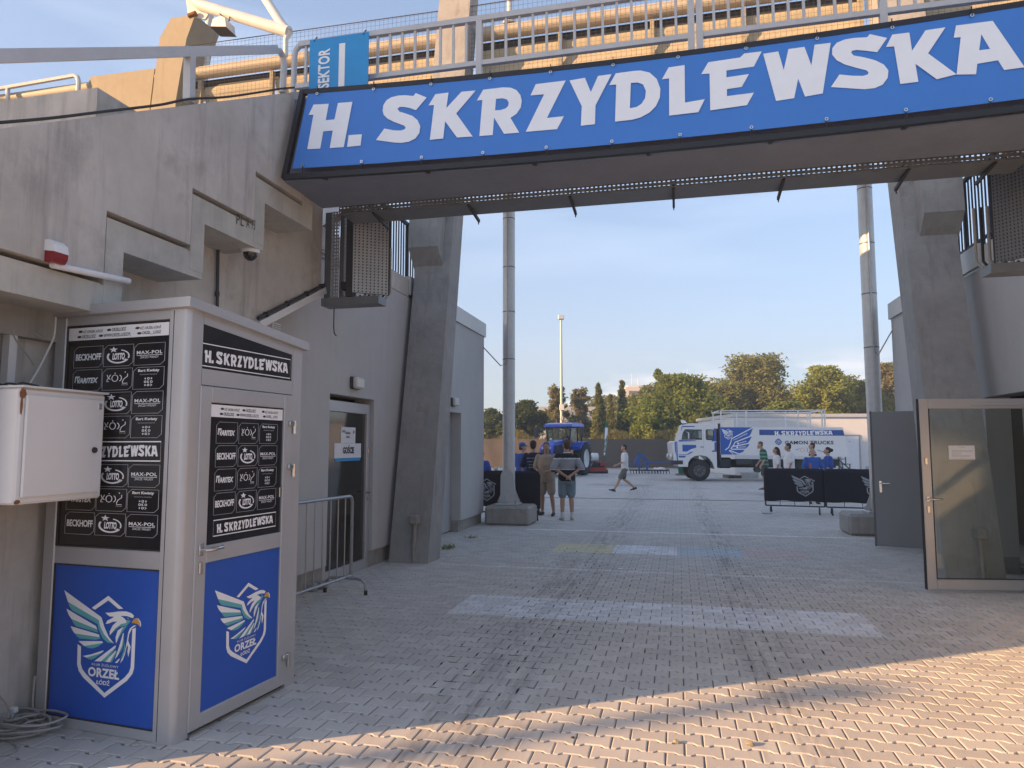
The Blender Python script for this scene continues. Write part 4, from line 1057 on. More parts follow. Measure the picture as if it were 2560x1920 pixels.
# sponsor print on the front pane
m = MB(); gw = gx1-gx0; gh = gz1-gz0
m2 = MB(); m2.box(gx0+.010, gx1-.010, .0105, .0137, gz1-.092, gz1-.014); st_ = m2.build('social_strip', white_print, fpane, world=False)
m2 = MB(); social_strip(m2, lambda p: fp(p[0], p[1], -.0095), gx0+.01, gx1-.01, gz1-.092, gz1-.014); m2.build('lettering', black_print, st_, world=False)
ff = lambda p: fp(p[0], p[1], -.0125)
order = [('BECKHOFF','LOTTO','MAXPOL'),('VARITEX','LODZ','BART'),('BECKHOFF','LOTTO','MAXPOL'),('VARITEX','LODZ','BART'),None,('BECKHOFF','LOTTO','MAXPOL'),('VARITEX','LODZ','BART'),('BECKHOFF','LOTTO','MAXPOL')]
ys = [kf(240,862)[1], kf(238,923)[1], kf(240,980)[1], kf(238,1041)[1], kf(240,1100)[1], kf(238,1164)[1], kf(238,1226)[1], kf(230,1287)[1]]
ytop = kf(350, 858)[1]; pitch = (kf(350,858)[1]-kf(345,1287)[1])/7.0
cw = gw*.285; ch = pitch*.90; xs = [gx0+gw*(.075+.295*i) for i in range(3)]
for r, row in enumerate(order):
    yt = ytop - pitch*r
    if row is None:
        put_word(m, ff, xs[0]+.02, xs[2]+cw-.02, yt-pitch*.72, yt-pitch*.18)
        stroke(m, [(xs[0],yt-pitch*.84),(xs[2]+cw,yt-pitch*.84),(xs[2]+cw,yt-pitch*.06),(xs[0],yt-pitch*.06)], .007, ff, 0, True)
    else:
        for i, kd in enumerate(row): sponsor_card(m, kd, ff, xs[i], xs[i]+cw, yt-ch, yt, 0, 1)
m.build('sponsor_print', [white_print, grey_print], fpane, world=False)
# right side: wall frame, transom with word mark, door
tTL, tTR, tBR, tBL = kr(503,807), kr(731,887), kr(728,953), kr(501,920)
dTL, dTR, dBR, dBL = kr(499,964), kr(728,988), kr(711,1718), kr(467,1846)
dy0, dy1 = (dTL[0]+dBL[0])/2, (dTR[0]+dBR[0])/2; dz1 = (dTL[1]+dTR[1])/2; dz0 = .03
ty0, ty1 = tTL[0], tTR[0]; tz0 = (tBL[1]+tBR[1])/2
m = MB(); m.px_([(dy1+.004,0),(KDD,0),(KDD,sl(KDD)),(dy1+.004,sl(dy1))], -.05, 0); m.build('side_post', alu, kb, world=False)
m = MB(); m.px_([(sx_,dz1+.006),(dy1+.003,dz1+.006),(dy1+.003,tz0),(sx_,tz0)], -.05, -.001); m.build('transom_bar', alu, kb, world=False)
m = MB(); m.px_([(sx_,tTL[1]),(ty0,tTL[1]),(ty1,tTR[1]),(dy1+.003,tTR[1]),(dy1+.003,sl(dy1)),(sx_,sl(sx_))], -.05, -.001); m.build('top_bar', alu, kb, world=False)
m = MB(); m.px_([(sx_,tz0+.001),(ty0,tz0+.001),(ty0,tTL[1]-.001),(sx_,tTL[1]-.001)], -.05, -.0015); m.px_([(ty1,tz0+.001),(dy1+.003,tz0+.001),(dy1+.003,tTR[1]-.001),(ty1,tTR[1]-.001)], -.05, -.0015); m.build('transom_jamb', alu, kb, world=False)
m = MB(); m.px_([(ty0-.002,tz0-.002),(ty1+.002,tz0-.002),(ty1+.002,tTR[1]+.002),(ty0-.002,tTL[1]+.002)], -.03, -.005); tp = m.build('transom_pane', black_glass, kb, world=False)
m = MB(); rf = lambda p: rp(p[0], p[1], -.0035)
w0, w1 = kr(505,858), kr(724,942); wb0, wb1 = kr(503,907), kr(722,941)
za, zb2 = kr(504,860)[1], kr(504,908)[1]
stroke(m, [(ty0+.015,tz0+.018),(ty1-.015,tz0+.018),(ty1-.015,tz0+.152),(ty0+.015,tz0+.152)], .006, rf, 0, True)
put_word(m, rf, ty0+.04, ty1-.04, tz0+.04, tz0+.128); m.build('word_mark', white_print, tp, world=False)
# door leaf
dr = link('door', None, kb) if False else None
gy0, gy1 = (kr(526,1006)[0]+kr(514,1365)[0])/2, (kr(708,1021)[0]+kr(701,1329)[0])/2
pz1 = (kr(526,1006)[1]+kr(708,1021)[1])/2; pz0 = (kr(514,1365)[1]+kr(701,1329)[1])/2
qz1 = (kr(511,1409)[1]+kr(701,1366)[1])/2; qz0 = (kr(499,1782)[1]+kr(691,1689)[1])/2
m = MB()
for (a, b, c, d) in ((dy0,gy0,dz0,dz1),(gy1,dy1,dz0,dz1),(gy0+.0005,gy1-.0005,pz1,dz1),(gy0+.0005,gy1-.0005,qz1,pz0),(gy0+.0005,gy1-.0005,dz0,qz0)): m.rbox(-.05, .010, a, b, c, d, .004)
door = m.build('door', alu, kb, world=False)
m = MB(); m.box(-.052, -.02, sx_+.001, dy1+.002, dz0-.02, dz1+.003); m.build('door_rebate', black_rubber, kb, world=False)
m = MB(); m.box(-.02, -.004, gy0-.001, gy1+.001, pz0-.001, pz1+.001); dp = m.build('door_pane', black_glass, door, world=False)
m = MB(); m.box(-.02, -.004, gy0-.001, gy1+.001, qz0-.001, qz1+.001); dq = m.build('door_panel', deep_blue, door, world=False)
m = MB(); rf = lambda p: rp(p[0], p[1], -.0015)
qh = qz1-qz0; ch_ = qh*.60
put_crest(m, rf, gy0+(gy1-gy0)*.135, qz0+qh*.195, ch_); m.build('eagle_crest', [white_print, teal_print, gold_print], door, world=False)
m2 = MB(); m2.box(-.0038, -.0016, gy0+.006, gy1-.006, pz1-.085, pz1-.010); m2.build('social_strip', white_print, door, world=False)
m2 = MB(); social_strip(m2, lambda p: rp(p[0], p[1], -.0006), gy0+.02, gy1-.006, pz1-.085, pz1-.010); m2.build('strip_lettering', black_print, door, world=False)
m = MB(); rf = lambda p: rp(p[0], p[1], -.0022); pw = gy1-gy0; ph = pz1-pz0
order = [('VARITEX','LODZ','BART'),('BECKHOFF','LOTTO','MAXPOL'),('VARITEX','LODZ','BART'),('BECKHOFF','LOTTO','MAXPOL')]
pit = ph*.170; cw = pw*.265
for r, row in enumerate(order):
    yt = pz1-ph*.135-pit*r
    for i, kd in enumerate(row): sponsor_card(m, kd, rf, gy0+pw*(.085+.285*i), gy0+pw*(.085+.285*i)+cw, yt-pit*.9, yt, 0, 1)
stroke(m, [(gy0+pw*.09,pz0+ph*.055),(gy1-pw*.07,pz0+ph*.055),(gy1-pw*.07,pz0+ph*.165),(gy0+pw*.09,pz0+ph*.165)], .006, rf, 0, True)
put_word(m, rf, gy0+pw*.13, gy1-pw*.11, pz0+ph*.072, pz0+ph*.148)
m.build('sponsor_print', [white_print, grey_print], door, world=False)
hz = kr(497, 1375)[1]; hy = dy0+(gy0-dy0)*.5
m = MB(); m.tube([(.01,hy,hz),(.055,hy,hz),(.066,hy+.02,hz),(.066,hy+.12,hz+.004),(.05,hy+.135,hz+.004)], .011, 10); m.rbox(.010, .018, hy-.018, hy+.018, hz-.035, hz+.04, .006); m.build('handle', steel, door, smooth=True, world=False)
hz2 = kr(497, 1420)[1]
m = MB(); m.rbox(.010, .022, hy-.016, hy+.016, hz2-.035, hz2+.035, .008); m.build('lock_plate', steel, door, world=False)
for (x, yv) in ((728,1065),(728,1172),(720,1642)):
    c = kr(x, yv); m = MB(); m.rbox(.008, .030, dy1-.05, dy1+.02, c[1]-.002, c[1]+.035, .004); m.tube([(.022,dy1+.012,c[1]-.055),(.022,dy1+.012,c[1]+.035)], .014, 10); m.build('hinge', steel, door, smooth=True, world=False)
m = MB(); m.rbox(-.003, .010, gy1-.03, gy1-.008, pz0+ph*.28, pz0+ph*.36, .003); m.build('door_stop', steel, door, world=False)
# roof with a fascia, and the two sides turned to the wall
m = MB()
o_ = .035; t_ = .06
P8 = [(-KW-o_, -o_, ztop_f), (o_, -o_, ztop_f), (o_, KDD+o_, sl(KDD+o_)), (-KW-o_, KDD+o_, sl(KDD+o_))]
m.add([Vector(p)+Vector((0,0,.002)) for p in P8]+[Vector(p)+Vector((0,0,t_)) for p in P8], [(0,1,2,3),(7,6,5,4),(0,4,5,1),(1,5,6,2),(2,6,7,3),(3,7,4,0)]); m.build('roof', alu, kb, world=False)
m = MB(); m.px_([(D+.001,0),(KDD,0),(KDD,sl(KDD)),(D+.001,sl(D))], -KW, -KW+.04); m.build('wall_panel', alu, kb, world=False)
m = MB(); m.box(-KW+.041, -.051, KDD-.04, KDD-.001, 0, sl(KDD)); m.build('wall_panel', alu, kb, world=False)
m = MB(); m.box(-KW+.041, -.055, .065, KDD-.045, .002, .02); m.build('floor_plate', dark_steel, kb, world=False)

# ------------------------------------------------------------------ white switch cabinet on the wall in front of the booth
FD = Vector((-math.sin(YAW), math.cos(YAW), 0))
cn = on_x(52, 968, -3.32); cf = on_x(272, 988, -3.32); cb = on_x(52, 1262, -3.32)
cl = min(cf.y, 3.555)-cn.y; crz = R(90)
ch_z = cn.z-cb.z
cab = root('switch_cabinet', 'white steel switch cabinet with rusty corners hung beside the booth', 'cabinet', (cn.x, cn.y, cb.z), crz)
m = MB(); m.rbox(0, cl, .004, .34, 0, ch_z, .012); m.build('case', white_paint, cab, world=False)
m = MB(); m.rbox(.03, cl-.03, -.014, .003, .035, ch_z-.035, .006); cd = m.build('cabinet_door', white_paint, cab, world=False)
m = MB(); m.lathe([(0,.0),(-.012,.016),(-.002,.018)], (cl-.09,-.014,ch_z*.46), 'y', 12); m.build('lock', black_print, cd, world=False)
m = MB(); m.rbox(cl-.075, cl-.05, -.019, -.0145, ch_z-.09, ch_z-.055, .003); m.build('latch_plate', steel, cd, world=False)
for k, (x, z, w_, h_) in enumerate(((.018,ch_z-.03,.03,.045),(.02,.015,.028,.02),(.012,ch_z-.09,.012,.09))):
    m = MB(); m.flat([(x-w_*.6,z-h_*.5),(x+w_*.2,z-h_*.6),(x+w_*.7,z-h_*.1),(x+w_*.4,z+h_*.5),(x-w_*.3,z+h_*.55),(x-w_*.7,z+h_*.1)], lambda p: (p[0], .0015-.0002*k, p[1])); m.build('rust_patch', rust, cab, world=False)
m = MB(); m.rbox(-.004, cl+.004, -.018, .344, ch_z+.0005, ch_z+.012, .004); m.build('rain_lid', white_paint, cab, world=False)
# bracket frame carrying it, fixed to the wall
wl_ = -3.84
q0 = on_x(28, 820, wl_+.03)
bk = root('cabinet_bracket', 'white square tube bracket on the concrete wall above the cabinet', 'bracket', (wl_, q0.y, q0.z))
m = MB(); m.bar(on_x(28, 818, wl_+.03), on_x(6, 1120, wl_+.03), .05); m.build('upright', white_paint, bk)
m = MB(); m.bar(on_x(34, 826, wl_+.031)+Vector((0,.026,0)), on_x(128, 843, wl_+.031), .045); m.build('cross_tube', white_paint, bk)
m = MB(); m.box(wl_-.01, cn.x-.345, cn.y+.1, cn.y+.15, cb.z+.1, cb.z+.15); m.box(wl_-.01, cn.x-.345, cn.y+.1, cn.y+.15, cb.z+.4, cb.z+.45); m.build('wall_arm', white_paint, bk)
W1 = lambda x, y: on_x(x, y, -3.78)
cable('white_cable', 'thin white cable hanging from the booth roof to the switch cabinet', [W1(152,764), W1(140,775), W1(139,800), W1(135,840), W1(118,880), W1(98,920), W1(80,950), W1(70,966)], .006, white_plastic)
cable('white_cable', 'thin white cable slung from the bracket to the booth edge', [W1(30,822), W1(40,850), W1(70,890), W1(84,912)], .004, cable_grey)
cable('white_cable', 'short white cable sagging under the bracket cross tube', [W1(86,832), W1(100,842), W1(118,848), W1(130,840), W1(132,820), W1(128,808)], .004, cable_grey)
for k, lb in enumerate(('black lead lying nearest the front edge of the cabinet lid', 'black lead crossing the middle of the cabinet lid', 'black lead lying at the back of the cabinet lid')):
    cable('black_lead', lb, [cab.location+Vector((-.05-.09*k,.03,ch_z+.02)), cab.location+Vector((-.07-.09*k,.08,ch_z+.03)), cab.location+Vector((-.06-.09*k,.16,ch_z+.02))], .006, cable_black)
# heap of grey cable on the ground by the wall
hp0 = on_z(45, 1835); rh = random.Random(11)
ch2 = root('cable_heap', 'tangled heap of grey cable with a white plug by the wall', 'cable', (hp0.x, hp0.y, 0))
for k in range(9):
    a0 = rh.uniform(0, 6.28); pts = []; rx, ry = rh.uniform(.09,.2), rh.uniform(.06,.13); cx_, cy_ = rh.uniform(-.05,.07), rh.uniform(-.05,.05)
    n = 9+k % 4
    for i in range(n):
        t = a0+6.28*i/(n-1)*1.25
        pts.append((hp0.x+cx_+rx*math.cos(t)*(1+.15*math.sin(3*t)), hp0.y+cy_+ry*math.sin(t), .008+.012*k*.8+.02*abs(math.sin(t*1.5+k))))
    cable('loop', None, pts, .0065, cable_grey, parent=ch2)
p = on_z(30, 1822); m = MB(); m.rbox(p.x-.02, p.x+.03, p.y-.015, p.y+.015, .09, .125, .008); m.tube([(p.x-.01,p.y,.10),(p.x-.02,p.y,.06)], .02, 8); m.build('plug', white_plastic, ch2)
g1 = lambda x, y, z=.008: on_z(x, y, z)
cable('grey_lead', 'loose grey lead looping out over the pavers from the heap', [g1(-20,1890), g1(20,1885), g1(42,1872), g1(30,1856), g1(0,1842)], .006, cable_grey)
cable('grey_lead', 'grey lead hanging down the booth corner to the cable heap', [fp and on_x(88,1690,-3.76), on_x(82,1750,-3.76), on_x(86,1790,-3.76), g1(100,1806,.02), g1(118,1818)], .006, cable_grey)
cable('grey_lead', 'grey lead drooping from the wall corner into the heap', [on_x(-10,1730,-3.82), on_x(15,1760,-3.82), on_x(26,1790,-3.80), g1(10,1812,.03), g1(-15,1830,.01)], .005, cable_grey)

# ------------------------------------------------------------------ alarm, camera and pipes on the stand
p0 = on_x(112, 598, -3.45); p1 = on_x(150, 652, -3.45)
al = root('alarm_siren', 'white and dark red alarm siren fixed to the concrete wall', 'alarm', (-3.45, (p0.y+p1.y)/2, p1.z))
ya, yb = p0.y, on_x(149, 610, -3.45).y; za, zb3 = on_x(112,655,-3.45).z, p0.z
zm = za+(zb3-za)*.46
prof = [(0,0),(.055,.012),(.072,.4),(.06,.8),(.03,1.0),(0,1.0)]
m = MB(); H_ = zb3-za
m.prism([(q[0], za+q[1]*H_) for q in [(0,.52),(.071,.44),(.06,.8),(.03,1.),(0,1.)]], lambda q: (-3.45+q[0], ya, q[1]), lambda q: (-3.45+q[0], yb, q[1])); m.build('upper_cover', white_plastic, al)
m = MB(); m.prism([(q[0], za+q[1]*H_) for q in [(0,.02),(.05,.0),(.068,.2),(.0705,.438),(0,.518)]], lambda q: (-3.45+q[0], ya+.004, q[1]), lambda q: (-3.45+q[0], yb-.004, q[1])); m.build('strobe_cover', red_plastic, al)
m = MB(); yc_ = (ya+yb)/2; m.lathe([(0,.006),(.003,.006),(.003,0)], (-3.393,yc_,zb3-.06), 'x', 8); m.build('screw', dark_steel, al)
a = on_x(130, 662, -3.44); b = on_x(322, 703, -3.44)
m = MB(); m.tube([a, b], .020, 10); o = m.build('white_conduit', white_plastic, None, smooth=True); setp(o, 'short white conduit along the lowest seating step', 'conduit')
# dome camera
c = on_x(626, 622, -3.56)
cm = root('dome_camera', 'white dome camera under the stepped concrete with a black pipe', 'camera', c)
m = MB(); m.lathe([(.085,.0),(.085,.075),(.06,.082),(-.02,.082),(-.04,.074),(-.04,.0)], (c.x,c.y,c.z), 'z', 20); m.build('housing', white_plastic, cm, smooth=True)
m = MB(); m.ball((c.x,c.y,c.z-.042), .06, .06, .065, 16, 10); m.build('dome', mat('dome_black', (.01,.01,.012), .08, spec=.8), cm, smooth='all')
t0 = on_x(612, 604, -3.62); t1 = on_x(556, 606, -3.80); t2 = on_x(545, 618, -3.83); t3 = on_x(543, 770, -3.83)
m = MB(); m.tube([t0, t1, t1.lerp(t2,.6)+Vector((0,.0,.006)), t2, t3], .014, 8); m.build('pipe', dark_steel, cm, smooth=True)
m = MB(); cl_ = on_x(543, 735, -3.83); m.lathe([(-.02,.02),(.02,.02)], cl_, 'z', 8); m.build('clip', dark_steel, cm)
# ------------------------------------------------------------------ upper stand behind the bridge
yellow_panel = mat('panel_sheet', (.44,.375,.26), .75, 0, var=.12, scale=1.5, streak=.2)
ZP = 9.13
us = root('stand_back_screen', 'row of corrugated sheet panels under a fat pipe, lit by low sun', 'screen', (-2, 11.9, 6.9))
def corrugated(x0, x1, yv, z0, z1, nm='sheet_panel'):
    m = MB(); n = 26; vs = []; fs = []
    for i in range(n+1):
        t = i/n; z = z0+(z1-z0)*t; d = .035*math.sin(t*math.pi*2*4.0)
        vs += [(x0, yv+d, z), (x1, yv+d, z)]
    for i in range(n): fs.append((2*i, 2*i+1, 2*i+3, 2*i+2))
    m.add(vs, fs); return m.build(nm, yellow_panel, us, smooth='all')
edges = [-14.6, -13.0, -11.3, -9.2, -7.6, -6.0, -4.12, -3.4, -1.9, -.3, 1.2, 3.0, 3.8, 5.4, 7.0]
for i in range(len(edges)-1):
    if edges[i+1]-edges[i] < .9: continue
    corrugated(edges[i]+.03, edges[i+1]-.03, 11.95, 7.3, ZP-.26)
for e in edges:
    m = MB(); m.bar((e, 11.86, 6.85), (e, 11.86, ZP-.16), .09, .07); m.build('screen_post', concrete_pale, us)
for (x0, x1) in ((-14.6,-11.2),(-10.3,-4.15),(-3.36,3.0),(3.85,7.)):
    m = MB(); m.tube([(x0,11.85,ZP),(x1,11.85,ZP)], .125, 16); m.build('pipe', mat('pipe_cream', (.46,.39,.29), .6, 0, var=.08), us, smooth=True)
    m = MB(); m.box(x0, x1, 11.97, 12.0, ZP-.27, ZP-.10); m.build('gap_shade_strip', dark_steel, us)  # dark strip puts the shade of the gap under the pipe into colour
    m = MB(); m.box(x0, x1, 12.02, 12.12, 6.7, 6.88); m.build('floor_edge', concrete, us)
# net hung in front of the screen
nt = MB(); yn = 11.58
def netz(x): return ZP+.42
x0, x1, z0 = -9.4, 6.0, 6.95; cell = .085; wv = .0045
k = int((x1-x0)/cell)
for i in range(k+1):
    x = x0+i*cell; sg_ = .02*math.sin(x*2.1)
    nt.add([(x-wv/2,yn+sg_,z0),(x+wv/2,yn+sg_,z0),(x+wv/2,yn,netz(x)),(x-wv/2,yn,netz(x))], [(0,1,2,3)])
for j in range(int((netz(0)-z0)/cell)+1):
    z = z0+j*cell
    nt.add([(x0,yn-.001,z-wv/2),(x1,yn-.001,z-wv/2),(x1,yn-.001,z+wv/2),(x0,yn-.001,z+wv/2)], [(0,1,2,3)])
nt.tube([(x0,yn,netz(0)+.01),(-4,yn,netz(0)-.03),(-.5,yn,netz(0)-.02),(x1,yn,netz(0)+.01)], .008, 6)
no = nt.build('safety_net', mat('net_cord', (.05,.045,.04), .8)); setp(no, 'fine dark safety net stretched before the sunlit panel screen', 'net', kind='stuff')
# pillar with its plinth wall further along the stand
pl = root('stand_pillar', 'kinked concrete pillar lit by the sun above the side wall', 'pillar', on_y(440, 262, 11.6))
def face(pts, b): return [((q := on_y(x, y, b)).x, q.z) for x, y in pts]
m = MB(); fpz = face([(428,45),(488,37),(466,97),(439,253),(436,330),(370,330),(389,171),(400,93)], 11.6)
m.prism(fpz, lambda q: (q[0], 11.6, q[1]), lambda q: (q[0]+.05, 12.3, q[1])); m.build('shaft', concrete_pale, pl)
m = MB(); m.py_(face([(225,192),(386,171),(374,270),(370,330),(205,330),(214,249)], 11.72), 11.72, 12.0); m.build('plinth_wall', concrete_pale, pl)
m = MB(); m.py_(face([(-60,312),(-60,302),(210,250),(216,252),(206,330),(-60,360)], 11.78), 11.78, 12.0); m.build('parapet', concrete_pale, pl)
hr = root('stand_handrail', 'thin sunlit handrail on the parapet left of the pillar plinth', 'handrail', on_y(194, 247, 11.6)); hr['label'] = 'thin sunlit handrail on the parapet next to the pillar plinth'
q = lambda x, y: on_y(x, y, 11.62)
m = MB(); m.tube([q(-40,229), q(186,189), q(194,193), q(197,204), q(194,252)], .045, 8); m.build('rail', rail_grey, hr, smooth=True)
m = MB(); m.tube([q(20,221), q(20,292)], .04, 8); m.build('post', rail_grey, hr, smooth=True)
# tubular roof truss on the pillar, with a floodlight
tr = root('roof_truss', 'white tubular roof truss springing from the kinked pillar', 'truss', on_y(488, 30, 11.5))
t = lambda x, y, b=11.5: on_y(x, y, b)
m = MB(); m.tube([t(470,-60), t(482,-5), t(500,12), t(722,80)], .11, 16); m.build('lower_chord', white_tube, tr, smooth=True)
m = MB(); m.tube([t(640,-40), t(704,60), t(722,80)], .085, 14); m.build('diagonal', white_tube, tr, smooth=True)
m = MB(); m.py_(face([(462,-20),(500,-20),(520,36),(512,48),(470,38)], 11.55), 11.55, 11.60); m.build('gusset', white_tube, tr)
m = MB(); m.tube([t(472,40), t(490,33)], .05, 10); m.build('pin', rust, tr)
m = MB(); m.tube([t(722,78), t(714,100), t(714,140)], [.07,.045,.05], 10); m.build('foot', white_tube, tr, smooth=True)
m = MB(); m.tube([t(526,38,12.2), t(522,60,12.2), t(508,250,12.2)], .07, 10); m.build('rear_strut', white_tube, tr, smooth=True)
c = t(558, 64, 11.3)
fl = root('floodlight', 'small grey floodlight clamped under the white truss tube', 'floodlight', c)
m = MB(); m.prism([(-.16,-.09),(.17,-.14),(.14,.04),(.05,.10),(-.12,.06)], lambda p: (c.x+p[0], c.y-.15, c.z+p[1]), lambda p: (c.x+p[0], c.y+.15, c.z+p[1])); m.build('housing', galv_pale, fl)
m = MB(); m.prism([(-.17,-.10),(.18,-.155),(.18,-.145),(-.17,-.09)], lambda p: (c.x+p[0], c.y-.17, c.z+p[1]), lambda p: (c.x+p[0], c.y+.17, c.z+p[1])); m.build('visor', dark_steel, fl)
m = MB(); m.tube([c+Vector((-.05,0,.05)), c+Vector((-.08,.1,.2)), t(545,26,11.45)], .012, 6); m.tube([c+Vector((.08,0,.05)), c+Vector((.06,.1,.16)), t(575,36,11.45)], .012, 6); m.build('bracket', dark_steel, fl)
m = MB(); pf = t(1274, 62, 11.85); m.tube([(pf.x,11.85,ZP+.12),(pf.x,11.85,ZP+.30),(pf.x,11.85,ZP+.34),(pf.x,11.85,ZP+1.6)], [.13,.09,.05,.05], 12)
o = m.build('truss_foot', white_tube, smooth=True); setp(o, 'slim white truss foot standing on the fat pipe', 'strut')

# ------------------------------------------------------------------ unseen stand added out of the picture, shaped to shade the gate and yard
ns = root('shade_stand', 'unseen roofed stand added to shade the gate and yard', 'grandstand', (0, 0, 0), math.atan2(SUN_H.y, SUN_H.x))
for i in range(5):
    m = MB(); m.box(-42+1.6*i, -30, 5.2, 41, 0 if i == 0 else .42+.95*i-.96, .42+.95*i); m.build('seating_tier', concrete, ns, world=False)
m = MB(); m.box(-25.9, -25.5, 5.0, 41, 9.3, 13.6); m.build('shade_band', plaster_white, ns, world=False)  # pale band added to block low sun and bounce some light
for (n0, n1, up) in ((-3., 12.95, .85), (13., 41.5, -.35)):
    m = MB(); m.prism([(-40,15.9+up),(-25.2,15.5+up),(-25.2,12.7),(-25.7,12.7),(-25.9,14.0+up),(-40,15.4+up)], lambda p: (p[0], n0, p[1]), lambda p: (p[0], n1, p[1])); m.build('roof', galv_pale, ns, world=False)  # deep fascia, stepped to set how high the added shade reaches
m = MB(); m.box(-27.5, -25.95, 19, 49.3, 15.75, 20.2); m.box(-25.45, -25.3, 41.6, 49.3, 9.3, 15.7); m.build('shade_block', plaster_white, ns, world=False)  # blocks added to keep the sun off truck, fence and white building
for yv in (-2, 5.5, 12, 19, 26, 33, 40):
    m = MB(); m.tube([(-26.2,yv,0),(-26.2,yv,13.5)], .1, 10); m.build('roof_column', white_tube, ns, world=False)

# ------------------------------------------------------------------ yard: local frame helper (x across the view, y away, z up) at a given depth
def yard_root(name, label, cat, px_x, D, dz=0., turn=0., grp=None):
    f = Vector((-math.sin(YAW), math.cos(YAW), 0)); rt = Vector((math.cos(YAW), math.sin(YAW), 0))
    p = f*D + rt*((px_x-1280)/F*D); return root(name, label, cat, (p.x, p.y, dz), YAW+turn, grp)
# screened fence
fence = yard_root('screen_fence', 'brown mesh screen fence closing the far side of the yard', 'fence', 1500, 54)
screen_mat = mat('screen_mesh', (.13,.105,.085), .9, 0, var=.12, scale=.8, streak=.25)
pan = MB(); n = 12; vs = []; fs = []
for i in range(n+1):
    for j, z in enumerate((.05,.8,1.5,2.22)): vs.append((3.1*i/n, .03*math.sin(i*1.1+j), z-(.02*math.sin(math.pi*i/n) if j == 3 else 0)))
for i in range(n):
    for j in range(3): a = i*4+j; fs.append((a,a+4,a+5,a+1))
pan.add(vs, fs); panm = pan.mesh('screen_panel', screen_mat, None, 'all')
pst = MB(); pst.box(-.04,.04,.03,.11,0,2.26); pstm = pst.mesh('post', dark_steel)
for k in range(-7, 10):
    link('screen_panel', panm, fence, (3.1*k, 0, 0)); link('post', pstm, fence, (3.1*k, 0.02, 0))
# white flat-roofed building
wb = yard_root('flat_building', 'low white flat-roofed building behind the water truck', 'building', 1834, 41.5)
m = MB(); m.box(0, 16, 0, .3, 0, 3.36); m.box(0, .3, .3, 8, 0, 3.36); m.box(0.3, 16, 7.7, 8, 0, 3.36); m.build('wall', plaster_white, wb, world=False)
m = MB(); m.box(-.12, 16.1, -.12, 8.1, 3.365, 3.56); m.build('roof_edge', galv_pale, wb, world=False)
dx = (2099-1834)/F*41.5
m = MB(); m.box(dx, dx+1.05, -.02, -.004, 0, 2.25); d_ = m.build('door', mat('door_offwhite', (.66,.68,.72), .5), wb, world=False)
m = MB()
for (a,b,c_,d2) in ((dx-.09,dx-.005,0,2.33),(dx+1.055,dx+1.14,0,2.33),(dx-.004,dx+1.054,2.255,2.33)): m.box(a,b,-.04,-.003,c_,d2)
m.build('door_frame', galv, wb, world=False)
m = MB(); m.box(dx+.45, dx+.55, -.03, -.021, 1.9, 1.97); m.build('door_sign', grey_print, d_, world=False)

# ------------------------------------------------------------------ water truck
DT = 34.0; SC = DT/F
tk = yard_root('water_truck', 'white and blue water tanker truck with wing graphics and rails on top', 'truck', 1675, DT+.3, 0, R(-6.5))
def T3(pts): return [((1660+x/8.296-1675)*SC, H-(1010+y/8.296-HOR)*SC) for x, y in pts]
def T8(pts): return [((1870+x/6.703-1675)*SC, H-(1010+y/6.703-HOR)*SC) for x, y in pts]
truck_white = mat('truck_white', (.70,.71,.72), .35, 0, var=.04, coat=.3); truck_blue = mat('truck_blue', (.018,.10,.42), .4, 0, var=.04)
TW = 2.35
cabp = T3([(205,765),(310,445),(520,398),(1030,408),(1056,480),(1058,1350),(1008,1345),(975,1230),(920,1140),(840,1080),(720,1060),(610,1080),(530,1130),(480,1210),(470,1300),(280,1300),(265,1240),(180,1175),(165,900),(160,800)])
w1 = T3([(425,532),(760,537),(765,735),(350,732),(385,600)]); w2 = T3([(850,545),(875,535),(985,537),(1000,560),(1003,730),(985,742),(865,740),(850,725)])
m = MB()
for yv in (0, TW): m.flat(cabp, lambda p: (p[0], yv, p[1]), [w1, w2])
nC = len(cabp)
for i in range(nC):
    if i == 0: continue                                     # windscreen opening
    a, b_ = cabp[i], cabp[(i+1) % nC]; m.add([(a[0],0,a[1]),(b_[0],0,b_[1]),(b_[0],TW,b_[1]),(a[0],TW,a[1])], [(0,1,2,3)])
cab_ = m.build('cab', truck_white, tk, world=False)
m = MB(); a, b_ = cabp[0], cabp[1]; m.add([(a[0],.02,a[1]),(b_[0],.02,b_[1]),(b_[0],TW-.02,b_[1]),(a[0],TW-.02,a[1])], [(0,1,2,3)]); m.build('windscreen', glass_clear, cab_, world=False)
for w_ in (w1, w2):
    m = MB()
    for yv in (.012, TW-.012): m.flat(w_, lambda p: (p[0], yv, p[1]))
    wo = m.build('window', glass_clear, cab_, world=False)
    m = MB(); stroke(m, w_, .035, lambda p: (p[0], -.004, p[1]), 0, True); m.build('window_seal', black_rubber, wo, world=False)
for P_ in ([(370,455),(628,455),(622,474),(350,478)],[(295,745),(400,748),(640,757),(640,770),(400,775),(295,782)],[(365,845),(645,850),(647,903),(540,935),(460,985),(365,985)],
           [(285,1045),(455,1045),(530,990),(590,990),(470,1055),(285,1055)],[(285,1072),(440,1072),(410,1110),(285,1110)],[(205,785),(262,782),(270,1200),(248,1180),(240,1050),(215,1000)],
           [(1005,508),(1054,508),(1056,775),(960,777),(965,750),(1005,740)],[(1015,795),(1056,795),(1057,990),(1015,990)],[(355,478),(370,478),(345,560),(340,560)]):
    MB().flat(T3(P_), lambda p: (p[0], -.004, p[1])).build('stripe', truck_blue, cab_, world=False)
